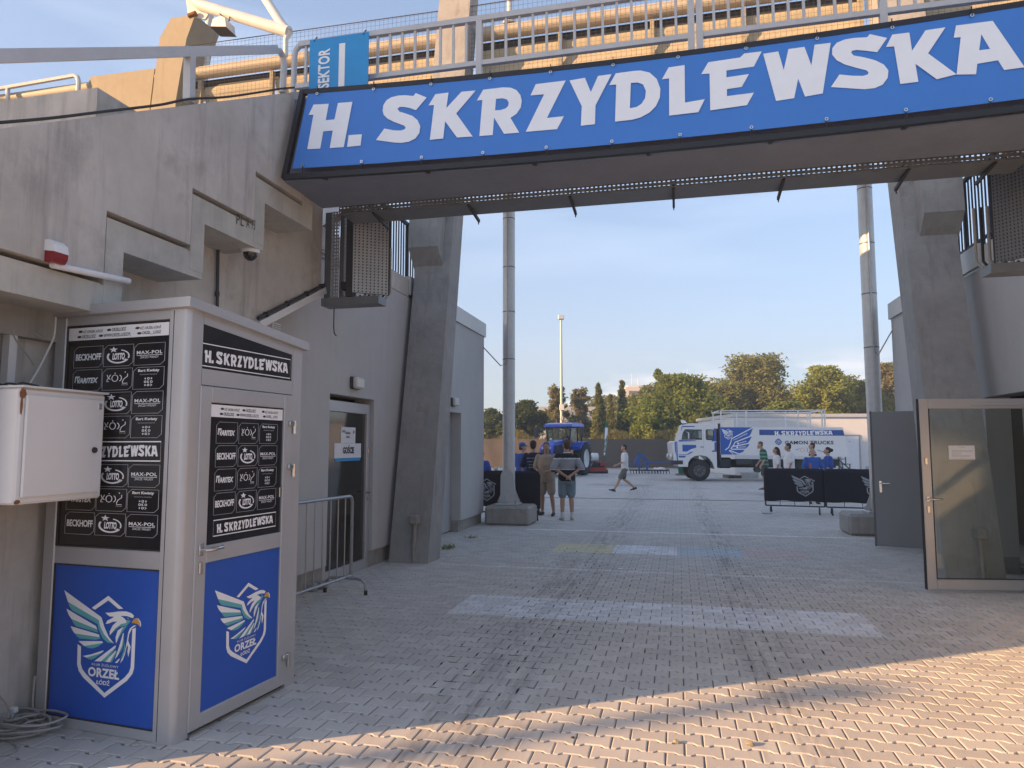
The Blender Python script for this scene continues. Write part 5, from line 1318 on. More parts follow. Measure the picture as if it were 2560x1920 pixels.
m = MB(); put_text(m, 'www.orzel.lodz.pl', lambda p: (T3([(262-26*p[1]-8, 1030-230*p[0])])[0][0], -.007, T3([(0,1030-230*p[0])])[0][1]), 0, 1, .1, .9, .01); m.build('side_lettering', white_print, cab_, world=False)
s_ = T3([(800,500),(800,980)]); m = MB(); m.box(s_[0][0]-.006, s_[0][0]+.006, -.003, -.001, s_[1][1], s_[0][1]); m.build('door_seam', grey_print, cab_, world=False)
s_ = T3([(725,885),(800,897)]); m = MB(); m.rbox(s_[0][0], s_[1][0], -.03, -.005, s_[1][1], s_[0][1], .008); m.build('door_handle', dark_steel, cab_, world=False)
s_ = T3([(960,965),(1015,990)]); m = MB(); m.rbox(s_[0][0], s_[1][0], -.02, -.005, s_[1][1], s_[0][1], .006); m.build('marker_lamp', red_plastic, cab_, world=False)
s_ = T3([(122,1165),(245,1255)]); m = MB(); m.rbox(s_[0][0], s_[1][0]+.3, -.02, TW+.02, s_[1][1], s_[0][1], .03); m.build('bumper', dark_steel, tk, world=False)
for yv in (.28, TW-.28):
    s_ = T3([(165,1090)]); m = MB(); m.lathe([(0,.13),(-.05,.14),(-.08,.10),(-.09,0)], (s_[0][0],yv,s_[0][1]), 'x', 16); m.build('headlight', lamp_glass, cab_, smooth=True, world=False)
s_ = T3([(490,600),(490,720)]); m = MB(); m.box(s_[0][0]-.03, s_[0][0]+.02, -.18, -.12, s_[1][1], s_[0][1]); m.bar((s_[0][0],-.15,s_[0][1]), (s_[0][0]-.1,0,s_[0][1]+.05), .02); m.build('mirror', white_paint, cab_, world=False)
m = MB(); s_ = T3([(620,760),(900,980)]); m.rbox(s_[0][0], s_[1][0], .4, 1.0, s_[1][1]-.1, s_[0][1]+.12, .06); m.rbox(s_[0][0], s_[1][0], 1.3, 1.95, s_[1][1]-.1, s_[0][1]+.12, .06); m.build('seats', dark_void, cab_, world=False)
fl_ = T3([(360,318),(455,340),(478,385),(400,400),(370,380)]); m = MB(); m.flat(fl_, lambda p: (p[0], .35+.02*math.sin(p[0]*20), p[1])); m.tube([(T3([(470,420)])[0][0],.35,T3([(470,420)])[0][1]),(T3([(478,380)])[0][0],.35,T3([(478,380)])[0][1])], .01, 6); m.build('pennant', white_print, cab_, world=False)
def wheel(cx, cz, r, y0, wdt, parent, twin=False):
    m = MB(); pr = [(0,r*.60),(.02,r*.80),(.05,r*.96),(.09,r),(wdt-.09,r),(wdt-.05,r*.96),(wdt-.02,r*.80),(wdt,r*.60)]
    m.lathe(pr, (cx,y0,cz), 'y', 36); ty = m.build('tyre', black_rubber, parent, smooth=True, world=False)
    m = MB(); m.lathe([(.03,r*.60),(.05,r*.55),(.09,r*.50),(.11,r*.30),(.06,r*.26),(.04,r*.12),(.02,0)], (cx,y0,cz), 'y', 24); ri = m.build('rim', mat('truck_rim', (.10,.10,.105), .6, .2), ty, smooth=True, world=False)
    bl = MB()
    for k in range(8):
        a = k*math.pi/4; bl.lathe([(.07,.022),(.055,.022),(.055,0)], (cx+r*.40*math.cos(a), y0, cz+r*.40*math.sin(a)), 'y', 6)
    bl.build('wheel_nuts', galv, ty, world=False)
wc = T3([(703,1368)])[0]; wr = wc[1]
for y0 in (.02, TW-.32): wheel(wc[0], wr, wr, y0, .30, tk)
wx2 = T8([(870,1060)])[0][0]
for y0 in (.02, TW-.58): wheel(wx2, wr, wr, y0, .56, tk)
# tank body
tb = T3([(1140,482),(1140,1050)])[0:2]; tr_ = T8([(1475,398),(1560,882)])
body = [(tb[0][0],tb[0][1]),(tr_[0][0],tr_[0][1]),(tr_[1][0],tr_[1][1]),(tb[1][0],tb[1][1])]
m = MB(); m.py_(body, .0, TW); tank = m.build('tank_body', truck_white, tk, world=False)
ft = lambda p: (p[0], -.006, p[1])
m = MB(); m.flat(T3([(1140,484),(1805,488),(1755,610),(1715,680),(1778,657),(1735,745),(1690,803),(1732,812),(1690,880),(1630,935),(1580,995),(1480,1030),(1510,1046),(1141,1046)]), ft); m.build('wing_panel', truck_blue, tank, world=False)
m = MB(); f2 = lambda p: (p[0], -.010, p[1])
for L_, w_ in (([(1230,955),(1300,900),(1340,810),(1368,720),(1800,490)],.045),([(1340,928),(1400,860),(1425,797),(1780,655)],.05),([(1395,880),(1735,812)],.05),([(1350,938),(1645,935)],.045),([(1310,958),(1500,1035)],.05),([(1305,965),(1390,1040)],.03)):
    stroke(m, T3(L_), w_, f2)
a, b_ = T3([(1405,770),(1690,630)]); up = Vector((-(b_[1]-a[1]), b_[0]-a[0])).normalized()*.085
put_text(m, 'www.orzel.lodz.pl', lambda p: (a[0]+(b_[0]-a[0])*p[0]+up.x*p[1], -.011, a[1]+(b_[1]-a[1])*p[0]+up.y*p[1]), 0, 1, 0, 1, .02)
for txt, q0, q1, ic in (('orzellodz',(1520,825),(1665,785),(1490,820)),('orzel.lodz',(1510,908),(1650,895),(1473,900))):
    a, b_ = T3([q0, q1]); up = Vector((-(b_[1]-a[1]), b_[0]-a[0])).normalized()*.07
    put_text(m, txt, lambda p: (a[0]+(b_[0]-a[0])*p[0]+up.x*p[1], -.011, a[1]+(b_[1]-a[1])*p[0]+up.y*p[1]), 0, 1, 0, 1, .02)
    c_ = T3([ic])[0]; m.flat([(c_[0]+x, c_[1]+yy) for x, yy in arc(0,0,.05,.05,0,360,12)[:-1]], f2)
m.build('wing_lines', white_print, tank, world=False)
m = MB(); q0, q1 = T3([(1168,740),(1380,518)]); put_crest(m, f2, q0[0], q0[1], q1[1]-q0[1], (0,0,0)); m.build('crest', white_print, tank, world=False)
m = MB(); m.flat(T8([(145,432),(1480,444),(1496,536),(145,523)]), ft); m.build('blue_band', mat('band_blue', (.03,.075,.30), .4), tank, world=False)
m = MB(); q0, q1 = T8([(385,530),(1312,447)]); put_word(m, f2, q0[0], q1[0], q0[1], q1[1]); m.build('word_mark', white_print, tank, world=False)
m = MB(); q0, q1 = T8([(550,677),(1320,618)]); put_text(m, 'GAMON TRUCKS', f2, q0[0], q1[0], q0[1], q1[1], .03, 1.1); m.build('maker_lettering', black_print, tank, world=False)
m = MB(); c_ = T8([(447,635)])[0]; rr_ = 48/6.703*SC
stroke(m, [(c_[0]+x, c_[1]+yy) for x, yy in arc(0,0,rr_*.85,rr_*.85,0,360,24)[:-1]], rr_*.32, f2, 0, True); put_text(m, 'G', f2, c_[0]-rr_*.45, c_[0]+rr_*.45, c_[1]-rr_*.5, c_[1]+rr_*.5, .04)
for k in range(4):
    an = R(90*k); d = Vector((math.cos(an), math.sin(an))); s2 = Vector((-d.y, d.x))
    p0 = Vector(c_)+d*rr_*.98; m.flat([p0+s2*rr_*.25, p0+d*rr_*.28, p0-s2*rr_*.25], f2)
m.build('round_logo', truck_blue, tank, world=False)
m = MB()
gq = lambda pts: T8(pts)
for L_, mi in (([(715,760),(740,768),(775,745)],0),([(900,735),(912,765),(895,800)],0),([(985,745),(980,765),(930,800),(920,828),(985,828)],1),([(1060,770),(1150,795),(1175,820)],1)): stroke(m, gq(L_), .022, f2, mi)
stroke(m, gq([(825+32*math.cos(R(a)), 768+32*math.sin(R(a))) for a in range(0,360,20)]), .018, f2, 2, True)
m.build('city_logo', [truck_blue, black_print, gold_print], tank, world=False)
# rails on top
for y_, top, lo in ((.05, 0, 0), (TW-.05, 0, 0)):
    zt1 = H-(1027-HOR)*SC; zt2 = H-(1046-HOR)*SC; zbase = tb[0][1]
    xs_ = [T3([(1165,0)])[0][0], T3([(1675,0)])[0][0], T8([(780,0)])[0][0], T8([(1160,0)])[0][0], T8([(1203,0)])[0][0]]
    m = MB(); m.bar((xs_[0],y_,zt1), (xs_[-1],y_,zt1), .05); m.bar((xs_[0],y_,zt2), (xs_[-1],y_,zt2), .045); m.build('top_rail', white_paint, tk, world=False)
    for x in xs_:
        m = MB(); m.bar((x,y_,zbase), (x,y_,zt1+.02), .055); m.build('rail_post', white_paint, tk, world=False)
for x in (xs_[0]-.06, xs_[-1]):
    m = MB(); m.bar((x,.05,zt1), (x,TW-.05,zt1), .045); m.build('end_rail', white_paint, tk, world=False)
# underbody
m = MB(); m.box(cabp[5][0]-.2, tr_[1][0]-.2, .75, .9, .72, 1.02); m.box(cabp[5][0]-.2, tr_[1][0]-.2, TW-.9, TW-.75, .72, 1.02); m.build('chassis', dark_steel, tk, world=False)
q0, q1 = T3([(1445,1140),(1765,1260)]); m = MB(); m.rbox(q0[0], q1[0], .1, .6, q1[1], q0[1], .03); m.build('tool_box', dark_steel, tk, world=False)
q0, q1 = T3([(1100,1110),(1370,1330)]); m = MB(); m.rbox(q0[0], q1[0], .15, .8, q1[1], q0[1], .08); m.build('fuel_tank', black_steel, tk, world=False)
q0 = T3([(1890,1370)])[0]; m = MB(); m.lathe([(0,0),(.0,.13),(.5,.13),(.5,0)], (q0[0],.1,q0[1]+.02), 'y', 16); m.build('air_tank', dark_steel, tk, world=False)
for x in (wc[0], wx2):
    m = MB(); m.tube([(x,.2,wr),(x,TW-.2,wr)], .09, 10); m.build('axle', black_steel, tk, world=False)
m = MB(); m.box(cabp[5][0]-1.4, tr_[1][0]-.3, 1.0, 1.35, .62, .98); m.build('driveline', black_steel, tk, world=False)
m = MB(); m.tube([(cabp[4][0]+.17,.15,.95),(cabp[4][0]+.17,.15,2.75)], .06, 10); m.build('exhaust_stack', dark_steel, tk, smooth=True, world=False)
q0 = T3([(1105,0)])[0][0]; m = MB(); m.rbox(q0-.05, q0+.06, .3, .5, .9, 2.5, .02); m.build('air_hose_rack', red_plastic, tk, world=False)

# ------------------------------------------------------------------ tractor
DR = 39.8
tc_ = yard_root('tractor', 'blue farm tractor with a dark cab and pale rear rims', 'tractor', 1408, DR+1.0, 0, R(-24))
blue_t = mat('tractor_blue', (.02,.07,.46), .35, 0, var=.05, coat=.3)
# local: front to -y, x across
def bw(cx, cz, r, wd, y0, parent, rimc, lug):
    m = MB(); pr = [(-wd/2,r*.55),(-wd/2,r*.86),(-wd*.42,r*.94),(wd*.42,r*.94),(wd/2,r*.86),(wd/2,r*.55)]
    m.lathe([(t_, r_) for t_, r_ in pr], (cx,y0,cz), 'x', 40)
    ty = m.build('tyre', black_rubber, parent, smooth=True, world=False)
    m = MB()
    for k in range(lug):
        for s in (-1, 1):
            a0 = 2*math.pi*(k+(.5 if s > 0 else 0))/lug; a1 = a0+.16
            def P(a, xx, rr_): return Vector((cx+xx, y0+rr_*math.cos(a), cz+rr_*math.sin(a)))
            vs = [P(a0,0,r*.93),P(a0+.08,0,r*.93),P(a1+.08,s*wd*.5,r*.90),P(a1,s*wd*.5,r*.90),P(a0,0,r),P(a0+.08,0,r),P(a1+.08,s*wd*.5,r*.97),P(a1,s*wd*.5,r*.97)]
            m.add(vs, [(0,3,2,1),(4,5,6,7),(0,1,5,4),(1,2,6,5),(2,3,7,6),(3,0,4,7)])
    setp(m.build('tread_lugs', black_rubber, ty, world=False), kind='stuff')
    for s in (-1, 1):
        m = MB(); m.lathe([(s*wd*.46,r*.58),(s*wd*.44,r*.52),(s*wd*.25,r*.46),(s*wd*.22,r*.2),(s*wd*.30,r*.14),(s*wd*.30,0)], (cx,y0,cz), 'x', 28); m.build('rim', rimc, ty, smooth=True, world=False)
rimm = mat('rim_pale', (.66,.68,.68), .45)
for s in (-1, 1):
    bw(s*.95, .97, .97, .54, .55, tc_, rimm, 20); bw(s*.88, .66, .66, .42, -1.75, tc_, rimm, 18)
m = MB(); m.rbox(-.42, .42, -2.6, .9, .62, 1.05, .06); m.build('chassis', dark_steel, tc_, world=False)
hood = [(-2.75,1.0),(-2.78,1.45),(-2.6,1.72),(-2.2,1.86),(-.75,2.02),(-.75,1.0)]
m = MB()
def hw(yv, z): return (.42 if z < 1.5 else .36)*(1-.10*max(0,(-yv-1.6)))
vs = [( -hw(p[0],p[1]), p[0], p[1]) for p in hood]+[(hw(p[0],p[1]), p[0], p[1]) for p in hood]
n = len(hood); m.add(vs, [tuple(range(n)), tuple(range(2*n-1,n-1,-1))]+[(i,(i+1)%n,(i+1)%n+n,i+n) for i in range(n)]); hd = m.build('bonnet', blue_t, tc_, world=False)
m = MB(); m.rbox(-.27, .27, -2.81, -2.70, 1.08, 1.48, .03); m.build('grille', black_steel, hd, world=False)
for s in (-1, 1):
    m = MB(); m.prism([(-2.6,1.15),(-1.2,1.2),(-1.1,1.75),(-2.3,1.70)], lambda p: (s*.385, p[0], p[1]), lambda p: (s*.405, p[0], p[1])); m.build('side_grille', black_steel, hd, world=False)
    m = MB(); m.rbox(s*.16-.10, s*.16+.10, -2.75, -2.60, 1.50, 1.62, .03); m.build('headlight', lamp_glass, hd, world=False)
    m = MB(); m.rbox(s*.46-.07, s*.46+.07, -.86, -.78, 2.0, 2.12, .02); m.build('work_lamp', lamp_glass, tc_, world=False)
    m = MB(); m.prism([(-.45,1.45),(-.5,1.62),(-.1,1.88),(.9,1.95),(1.35,1.75),(1.35,1.6),(.9,1.80),(-.05,1.72)], lambda p: (s*.66, p[0], p[1]), lambda p: (s*1.18, p[0], p[1])); m.build('fender', blue_t, tc_, world=False)
    # mirror arm on both sides
    m = MB(); m.tube([(s*.72,-.70,2.70),(s*1.15,-.75,2.72),(s*1.28,-.78,2.66),(s*1.30,-.78,2.30)], .025, 8); m.rbox(s*1.36-.12, s*1.36+.12, -.86, -.76, 2.15, 2.72, .04); m.build('mirror', dark_steel, tc_, world=False)
    m = MB(); m.lathe([(0,.05),(.1,.05),(.14,.03),(.14,0)], (s*.74,.9,3.02), 'z', 10); m.build('beacon', mat('amber', (.7,.15,.02), .3), tc_, world=False)
    m = MB(); m.prism([(-.78,.55),(-.2,.55),(-.2,1.2),(-.78,1.2)], lambda p: (s*.52, p[0], p[1]), lambda p: (s*.80, p[0], p[1])); m.build('step_tank', black_steel, tc_, world=False)
ro = [(-.95,2.76),(-.92,2.90),(-.3,3.0),(.9,3.02),(1.25,2.95),(1.25,2.80)]
m = MB(); n = len(ro); vs = [(-.80-(.05 if i in (0,5) else -.06 if i in (2,3) else 0), p[0], p[1]) for i, p in enumerate(ro)]; vs += [(-v[0], v[1], v[2]) for v in vs]
m.add(vs, [tuple(range(n)), tuple(range(2*n-1,n-1,-1))]+[(i,(i+1)%n,(i+1)%n+n,i+n) for i in range(n)]); m.build('cab_roof', blue_t, tc_, world=False)
m = MB(); m.rbox(-.78, .78, -.90, 1.2, 2.68, 2.757, .02); m.build('roof_lining', black_steel, tc_, world=False)
m = MB()
for s in (-1, 1):
    m = MB(); m.bar((s*.62,-.78,1.35), (s*.72,-.80,2.70), .07); m.build('cab_pillar', black_steel, tc_, world=False)
    m = MB(); m.bar((s*.74,.35,1.5), (s*.76,.30,2.70), .06); m.build('cab_pillar', black_steel, tc_, world=False)
    m = MB(); m.bar((s*.72,1.15,1.7), (s*.72,1.10,2.70), .07); m.build('cab_pillar', black_steel, tc_, world=False)
    m = MB(); m.add([(s*.64,-.74,1.4),(s*.74,.32,1.5),(s*.76,.30,2.68),(s*.73,-.76,2.68)], [(0,1,2,3)]); m.add([(s*.75,.38,1.75),(s*.72,1.1,1.75),(s*.72,1.08,2.68),(s*.76,.34,2.68)], [(0,1,2,3)]); m.build('side_window', glass_clear, tc_, world=False)
m = MB(); m.add([(-.60,-.80,1.95),(.60,-.80,1.95),(.70,-.82,2.68),(-.70,-.82,2.68)], [(0,1,2,3)]); m.build('windscreen', glass_clear, tc_, world=False)
m = MB(); m.add([(-.7,1.14,1.75),(.7,1.14,1.75),(.7,1.10,2.68),(-.7,1.10,2.68)], [(0,1,2,3)]); m.build('rear_window', glass_clear, tc_, world=False)
m = MB(); m.rbox(-.26, .26, .35, .85, 1.45, 2.25, .06); m.rbox(-.30,.30,.05,.5,1.45,1.6,.05); m.build('seat', black_steel, tc_, world=False)
m = MB(); m.rbox(-.45, .45, -.76, -.45, 1.5, 1.95, .05); m.build('dashboard', black_steel, tc_, world=False)
m = MB(); m.tube([(.12+.19*math.cos(R(a)), -.38+.1*math.sin(R(a)), 2.02+.14*math.sin(R(a))) for a in range(0,361,24)], .018, 6); m.build('steering_wheel', black_steel, tc_, world=False)
m = MB(); m.tube([(.50,-.95,1.8),(.50,-.95,2.75)], .05, 10); m.build('exhaust', dark_steel, tc_, smooth=True, world=False)

# ------------------------------------------------------------------ farm implements, flags and odds and ends
red_p = mat('implement_red', (.34,.035,.02), .5, 0, var=.15)
im = yard_root('red_sprayer', 'red trailed implement with a white tank behind the tractor', 'implement', 1472, 43.5)
m = MB(); m.lathe([(0,0),(0,.22),(.08,.27),(.68,.27),(.76,.22),(.76,0)], (-.15,.5,.98), 'x', 20); m.build('water_tank', white_plastic, im, smooth=True, world=False)
m = MB(); m.lathe([(.22,.275),(.28,.275)], (-.15,.5,.98), 'x', 20); m.build('tank_strap', black_steel, im, world=False)
m = MB(); m.rbox(-.2, 1.05, .1, .9, .30, .36, .01); m.rbox(-.2, 1.05, .05, .12, .12, .32, .01); m.build('frame', red_p, im, world=False)
m = MB(); m.prism([(.1,.36),(.95,.36),(.9,.60),(.3,.70)], lambda p: (p[0],.2,p[1]), lambda p: (p[0],.8,p[1])); m.build('gearbox', black_steel, im, world=False)
m = MB(); m.rbox(.70, 1.0, .08, .3, .45, .68, .02); m.build('side_guard', red_p, im, world=False)
m = MB(); m.tube([(-.3,.2,.12),(1.15,.2,.12)], .12, 12); m.build('roller', dark_steel, im, world=False)
bl_p = mat('harrow_blue', (.03,.12,.42), .5, 0, var=.2, dirt=.3)
ha = yard_root('harrow', 'blue A-frame harrow with a row of tines in front of the fence', 'harrow', 1578, 43)
k_ = 43/F
def HP(x, y): return ((1480+x/8.295-1578)*k_, H-(1040+y/8.295-HOR)*k_)
for (a, b_, w_) in (((985,805),(875,1000),.09),((1015,805),(1150,900),.09),((1150,900),(1150,1110),.12),((985,860),(985,1140),.10),((800,985),(1180,985),.09),((940,800),(1080,800),.10),((1050,880),(1150,880),.10)):
    p, q_ = HP(*a), HP(*b_); m = MB(); m.bar((p[0],.4,p[1]), (q_[0],.4,q_[1]), w_, .1, up=(0,1,0)); m.build('frame_beam', bl_p, ha, world=False)
p, q_ = HP(790,1120), HP(1590,1130); m = MB(); m.bar((p[0],.2,p[1]), (q_[0],.2,q_[1]), .07); m.bar((p[0],.7,p[1]), (q_[0],.7,q_[1]), .07); m.build('tine_beam', dark_steel, ha, world=False)
p2_, q2_ = HP(1150,965), HP(1600,965); m = MB(); m.bar((p2_[0],.5,p2_[1]), (q2_[0],.9,q2_[1]), .05); m.build('drawbar', bl_p, ha, world=False)
tn = MB(); tn.bar((0,0,p[1]), (.03,0,0.0), .035); tnm = tn.mesh('tine', dark_steel)
for i in range(14):
    link('tine', tnm, ha, (p[0]+(q_[0]-p[0])*i/13, .2, 0)); link('tine', tnm, ha, (p[0]+(q_[0]-p[0])*(i+.5)/14, .7, 0))
def feather_flag(name, label, px_, D, pts, white, text, dy0):
    r_ = yard_root(name, label, 'flag', px_, D); kk = D/F
    def Q(x, y): return ((1480+x/8.295-px_)*kk, H-(1040+y/8.295-HOR)*kk)
    m = MB(); m.flat([Q(*p) for p in pts], lambda p: (p[0], .02*math.sin(p[1]*3), p[1])); m.build('sail', mat('flag_green', (.03,.16,.09), .7), r_, world=False)
    m = MB(); m.flat([Q(*p) for p in white], lambda p: (p[0], .02*math.sin(p[1]*3)-.006, p[1])); m.build('white_field', white_print, r_, world=False)
    b0 = Q(*pts[0]); tp_ = Q(*pts[4]); m = MB(); m.tube([(b0[0],.01,0),(b0[0],.01,b0[1]),(Q(*pts[2])[0]-.01,.01,Q(*pts[2])[1]),(tp_[0]-.01,.01,tp_[1])], .018, 6); m.build('mast', dark_steel, r_, world=False)
    m = MB(); m.box(b0[0]-.25, b0[0]+.25, -.02, .02, 0, .03); m.box(b0[0]-.02, b0[0]+.02, -.25, .25, 0.031, .05); m.build('base', dark_steel, r_, world=False)
    if text:
        a, b_ = Q(255,770), Q(298,290)
        d = Vector((b_[0]-a[0], b_[1]-a[1])); nn = Vector((d.y, -d.x)).normalized()
        m = MB(); put_text(m, text, lambda p: (a[0]+d.x*p[0]-nn.x*.18*(p[1]-.5), .02*math.sin((a[1]+d.y*p[0])*3)-.012, a[1]+d.y*p[0]-nn.y*.18*(p[1]-.5)), 0, 1, 0, 1, .04); m.build('lettering', mat('flag_ink', (.03,.10,.08), .7), r_, world=False)
FP = [(235,900),(232,760),(245,560),(260,300),(270,180),(300,112),(330,105),(335,200),(322,420),(300,620),(270,790),(246,880)]
feather_flag('feather_flag', 'green and white feather flag with upright lettering beside the red implement', 1509, 46, FP, [(237,830),(236,740),(250,560),(264,240),(325,245),(318,420),(296,615),(264,790)], 'AGROSKŁAD', 0)
feather_flag('feather_flag', 'green feather flag mostly hidden behind the guest door building', 1218, 50, [(p[0], p[1]+20) for p in FP], [(237,850),(236,760),(250,580),(264,260),(325,265),(318,440),(296,635),(264,810)], None, 0)
bpy.data.objects['feather_flag.001'].location.x += 0
o = yard_root('green_tub', 'green plastic tub on a wooden stand behind the truck wheel', 'tub', 1704, 41)
m = MB(); m.lathe([(.10,0),(.10,.24),(.46,.28),(.48,.29),(.48,.27),(.14,.22),(.14,0)], (0,0,0), 'z', 20); m.build('tub', mat('green_plastic', (.01,.12,.07), .5), o, smooth=True, world=False)
m = MB(); m.box(-.36,.36,-.3,.3,.0,.095); m.build('stand', mat('wood_grey', (.20,.16,.12), .85, var=.2), o, world=False)
wood = MATS['wood_grey']
pa = yard_root('pallet', 'weathered wooden pallet lying under the tanker', 'pallet', 1826, 37.5)
for k in range(5):
    m = MB(); m.box(-.35, .35, -.5+.22*k, -.36+.22*k, .12, .142); m.build('plank', wood, pa, world=False)
for k in range(3):
    m = MB(); m.box(-.34+.29*k, -.24+.29*k, -.5, .52, 0, .119); m.build('bearer', wood, pa, world=False)
bx_ = yard_root('white_crate', 'long white trough standing on the paving under the tanker', 'trough', 1867, 37.5)
m = MB(); m.prism([(-.48,.30),(-.44,0),(.44,0),(.48,.30),(.44,.30),(.40,.04),(-.40,.04),(-.44,.30)], lambda p: (p[0],-.25,p[1]), lambda p: (p[0],.25,p[1])); m.box(-.41,.41,-.25,-.22,.035,.29); m.box(-.41,.41,.22,.25,.035,.29); m.build('shell', white_plastic, bx_, world=False)
sr = yard_root('metal_steps', 'black steel steps at the tail of the tanker', 'steps', 2098, 37.2)
for k in range(3):
    m = MB(); m.box(-.30+.26*k, .06+.26*k, -.4, .4, .98-.26*k, 1.01-.26*k); m.build('tread', dark_steel, sr, world=False)
for yv in (-.4, .4):
    m = MB(); m.bar((-.35,yv,1.0), (.75,yv,.05), .05); m.bar((-.30,yv,0), (-.30,yv,1.32), .05); m.bar((0.05,yv,.68), (0.05,yv,1.32), .04); m.bar((-.3,yv,1.32), (.05,yv,1.32), .04); m.bar((.26,yv,.45),(.26,yv,.74),.04); m.bar((.52,yv,.2),(.52,yv,.48),.04); m.build('stringer', dark_steel, sr, world=False)
sp_ = yard_root('round_stand', 'small round grey disc on a short post by the white building', 'post', 2163, 39)
m = MB(); m.tube([(0,0,0),(0,0,.35)], [.10,.05], 10); m.build('post', plaster_white, sp_, world=False)
m = MB(); m.lathe([(-.03,0),(-.03,.12),(.03,.12),(.03,0)], (0,0,.46), 'y', 18); m.build('disc', galv, sp_, world=False)
bt_ = yard_root('plastic_bottle', 'clear plastic bottle lying at the foot of the black barrier', 'bottle', 1909, 17.6)
m = MB(); m.lathe([(-.12,0),(-.12,.033),(.05,.034),(.09,.014),(.12,.013),(.12,0)], (0,0,.036), 'x', 12); m.build('bottle_body', mat('pet', (.55,.65,.72), .15), bt_, smooth=True, world=False)
lm = yard_root('light_mast', 'tall slim light mast with a floodlight head and a speaker box', 'light mast', 1404, 62)
zt3 = H-(796-HOR)*62/F
mast_m = mat('mast_zinc', (.50,.47,.40), .5, .2)
m = MB(); m.tube([(0,0,0),(0,0,5),(0,0,zt3)], [.16,.13,.08], 12); m.build('mast', mast_m, lm, smooth=True, world=False)
m = MB(); m.rbox(-.26, .26, -.25, .1, zt3-.02, zt3+.38, .04); m.build('floodlight', galv_pale, lm, world=False)
m = MB(); zs = H-(1019-HOR)*62/F; m.rbox(-.2, .2, -.35, -.16, zs-.25, zs+.25, .02); m.build('speaker_box', white_paint, lm, world=False)
m = MB(); m.rbox(-.13, .13, -.3, -.17, zs-1.1, zs-.8, .02); m.build('junction_box', galv_pale, lm, world=False)
# far buildings
hb = yard_root('sheet_shed', 'pale grey metal shed with a big door among the trees', 'shed', 1345, 82)
m = MB(); zz = H-(1017-HOR)*82/F; m.box(0, 7, 0, 9, 0, zz); m.build('wall', galv_pale, hb, world=False)
m = MB(); m.box(1.6, 4.8, -.03, -.004, 0, zz*.62); m.build('door', mat('shed_door', (.36,.36,.37), .7), hb, world=False)
fb = yard_root('apartment_block', 'pale far apartment block with roof masts above the treetops', 'building', 1565, 260)
kz = 260/F; pale = mat('far_wall', (.66,.55,.44), .9, var=.05)
L_ = (1830-1565)*kz; zt4 = H-(975-HOR)*kz; 
def bz(y): return H-(y-HOR)*kz
m = MB(); m.box(0, L_*.5, 0, 12, 0, bz(967)); m.box(L_*.5+.01, L_*.85, 1, 12, 0, bz(953)); m.box(L_*.85+.01, L_*1.15, 0, 12, 0, bz(966)); m.build('wall', pale, fb, world=False)
m = MB(); m.box(L_*.03, L_*.45, 2, 8, bz(967)+.01, bz(962)); m.build('roof_parapet', plaster_white, fb, world=False)
wn_ = MB(); wn_.box(0, 1.5, -.03, -.01, 0, 1.5); wnm = wn_.mesh('window', glass_dark if False else dark_steel)
for r in range(4):
    for i in range(12): link('window', wnm, fb, (1.2+i*L_*.5/12.2, 0, bz(967)-3.0-2.9*r))
    for i in range(8): link('window', wnm, fb, (L_*.5+1.0+i*L_*.35/8.2, 1, bz(953)-3.2-2.9*r))
for x, h_ in ((.08,4.5),(.14,3),(.62,5),(.75,3)):
    m = MB(); m.tube([(L_*x,5,bz(962) if x < .5 else bz(953)),(L_*x,5,(bz(962) if x < .5 else bz(953))+h_)], .12, 6); m.build('roof_mast', white_paint, fb, world=False)
# rubble by the fence
rb_ = random.Random(5)
for k in range(7):
    px_ = (1245,1252,1262,1650,1662,1640,1612)[k]; D = 48+rb_.random()*2; r_ = .12+.14*rb_.random()
    o = yard_root('broken_stone', 'pale broken stone before the fence by the steel pole' if px_ < 1400 else 'pale broken stone before the fence beside the blue harrow', 'stone', px_, D, grp='stones near the pole' if px_ < 1400 else 'stones near the harrow')
    m = MB(); m.ball((0,0,r_*.5), r_*1.6, r_, r_*.75, 7, 5); 
    for i, v in enumerate(m.v): m.v[i] = (v[0]*(1+rb_.uniform(-.2,.2)), v[1]*(1+rb_.uniform(-.2,.2)), max(0,v[2]*(1+rb_.uniform(-.2,.2))))
    m.build('stone', plaster_white if k % 2 else concrete_pale, o, world=False)
# ------------------------------------------------------------------ people
skin = mat('skin', (.42,.25,.17), .55, 0, var=.06, scale=10); skin_tan = mat('skin_tan', (.34,.19,.125), .55, 0, var=.06, scale=10)
eye_dark = mat('eye_dark', (.02,.015,.012), .4); lip = mat('lip', (.30,.12,.10), .5)
PEND = []
def cloth(name, col): return mat('cloth_'+name, col, .85, 0, var=.12, scale=9, bump=.25, bscale=14)
def tseg(mb, pts, rs, n=10):
    mb.tube(pts, rs, n)
    for p, r in zip(pts, rs): mb.ball(p, r*.995, r*.995, r*.995, n, 6)
def loft(mb, rings, n=16):                                    # (z, cx, cy, rx, ry)
    vs = []; fs = []
    for (z, cx, cy, rx, ry) in rings:
        for j in range(n): a = 2*math.pi*j/n; vs.append((cx+rx*math.cos(a), cy+ry*math.sin(a), z))
    k = len(rings)
    for i in range(k-1):
        for j in range(n): a = i*n+j; b = i*n+(j+1) % n; fs.append((a, b, b+n, a+n))
    fs += [tuple(range(n-1,-1,-1)), tuple((k-1)*n+j for j in range(n))]
    mb.add(vs, fs)
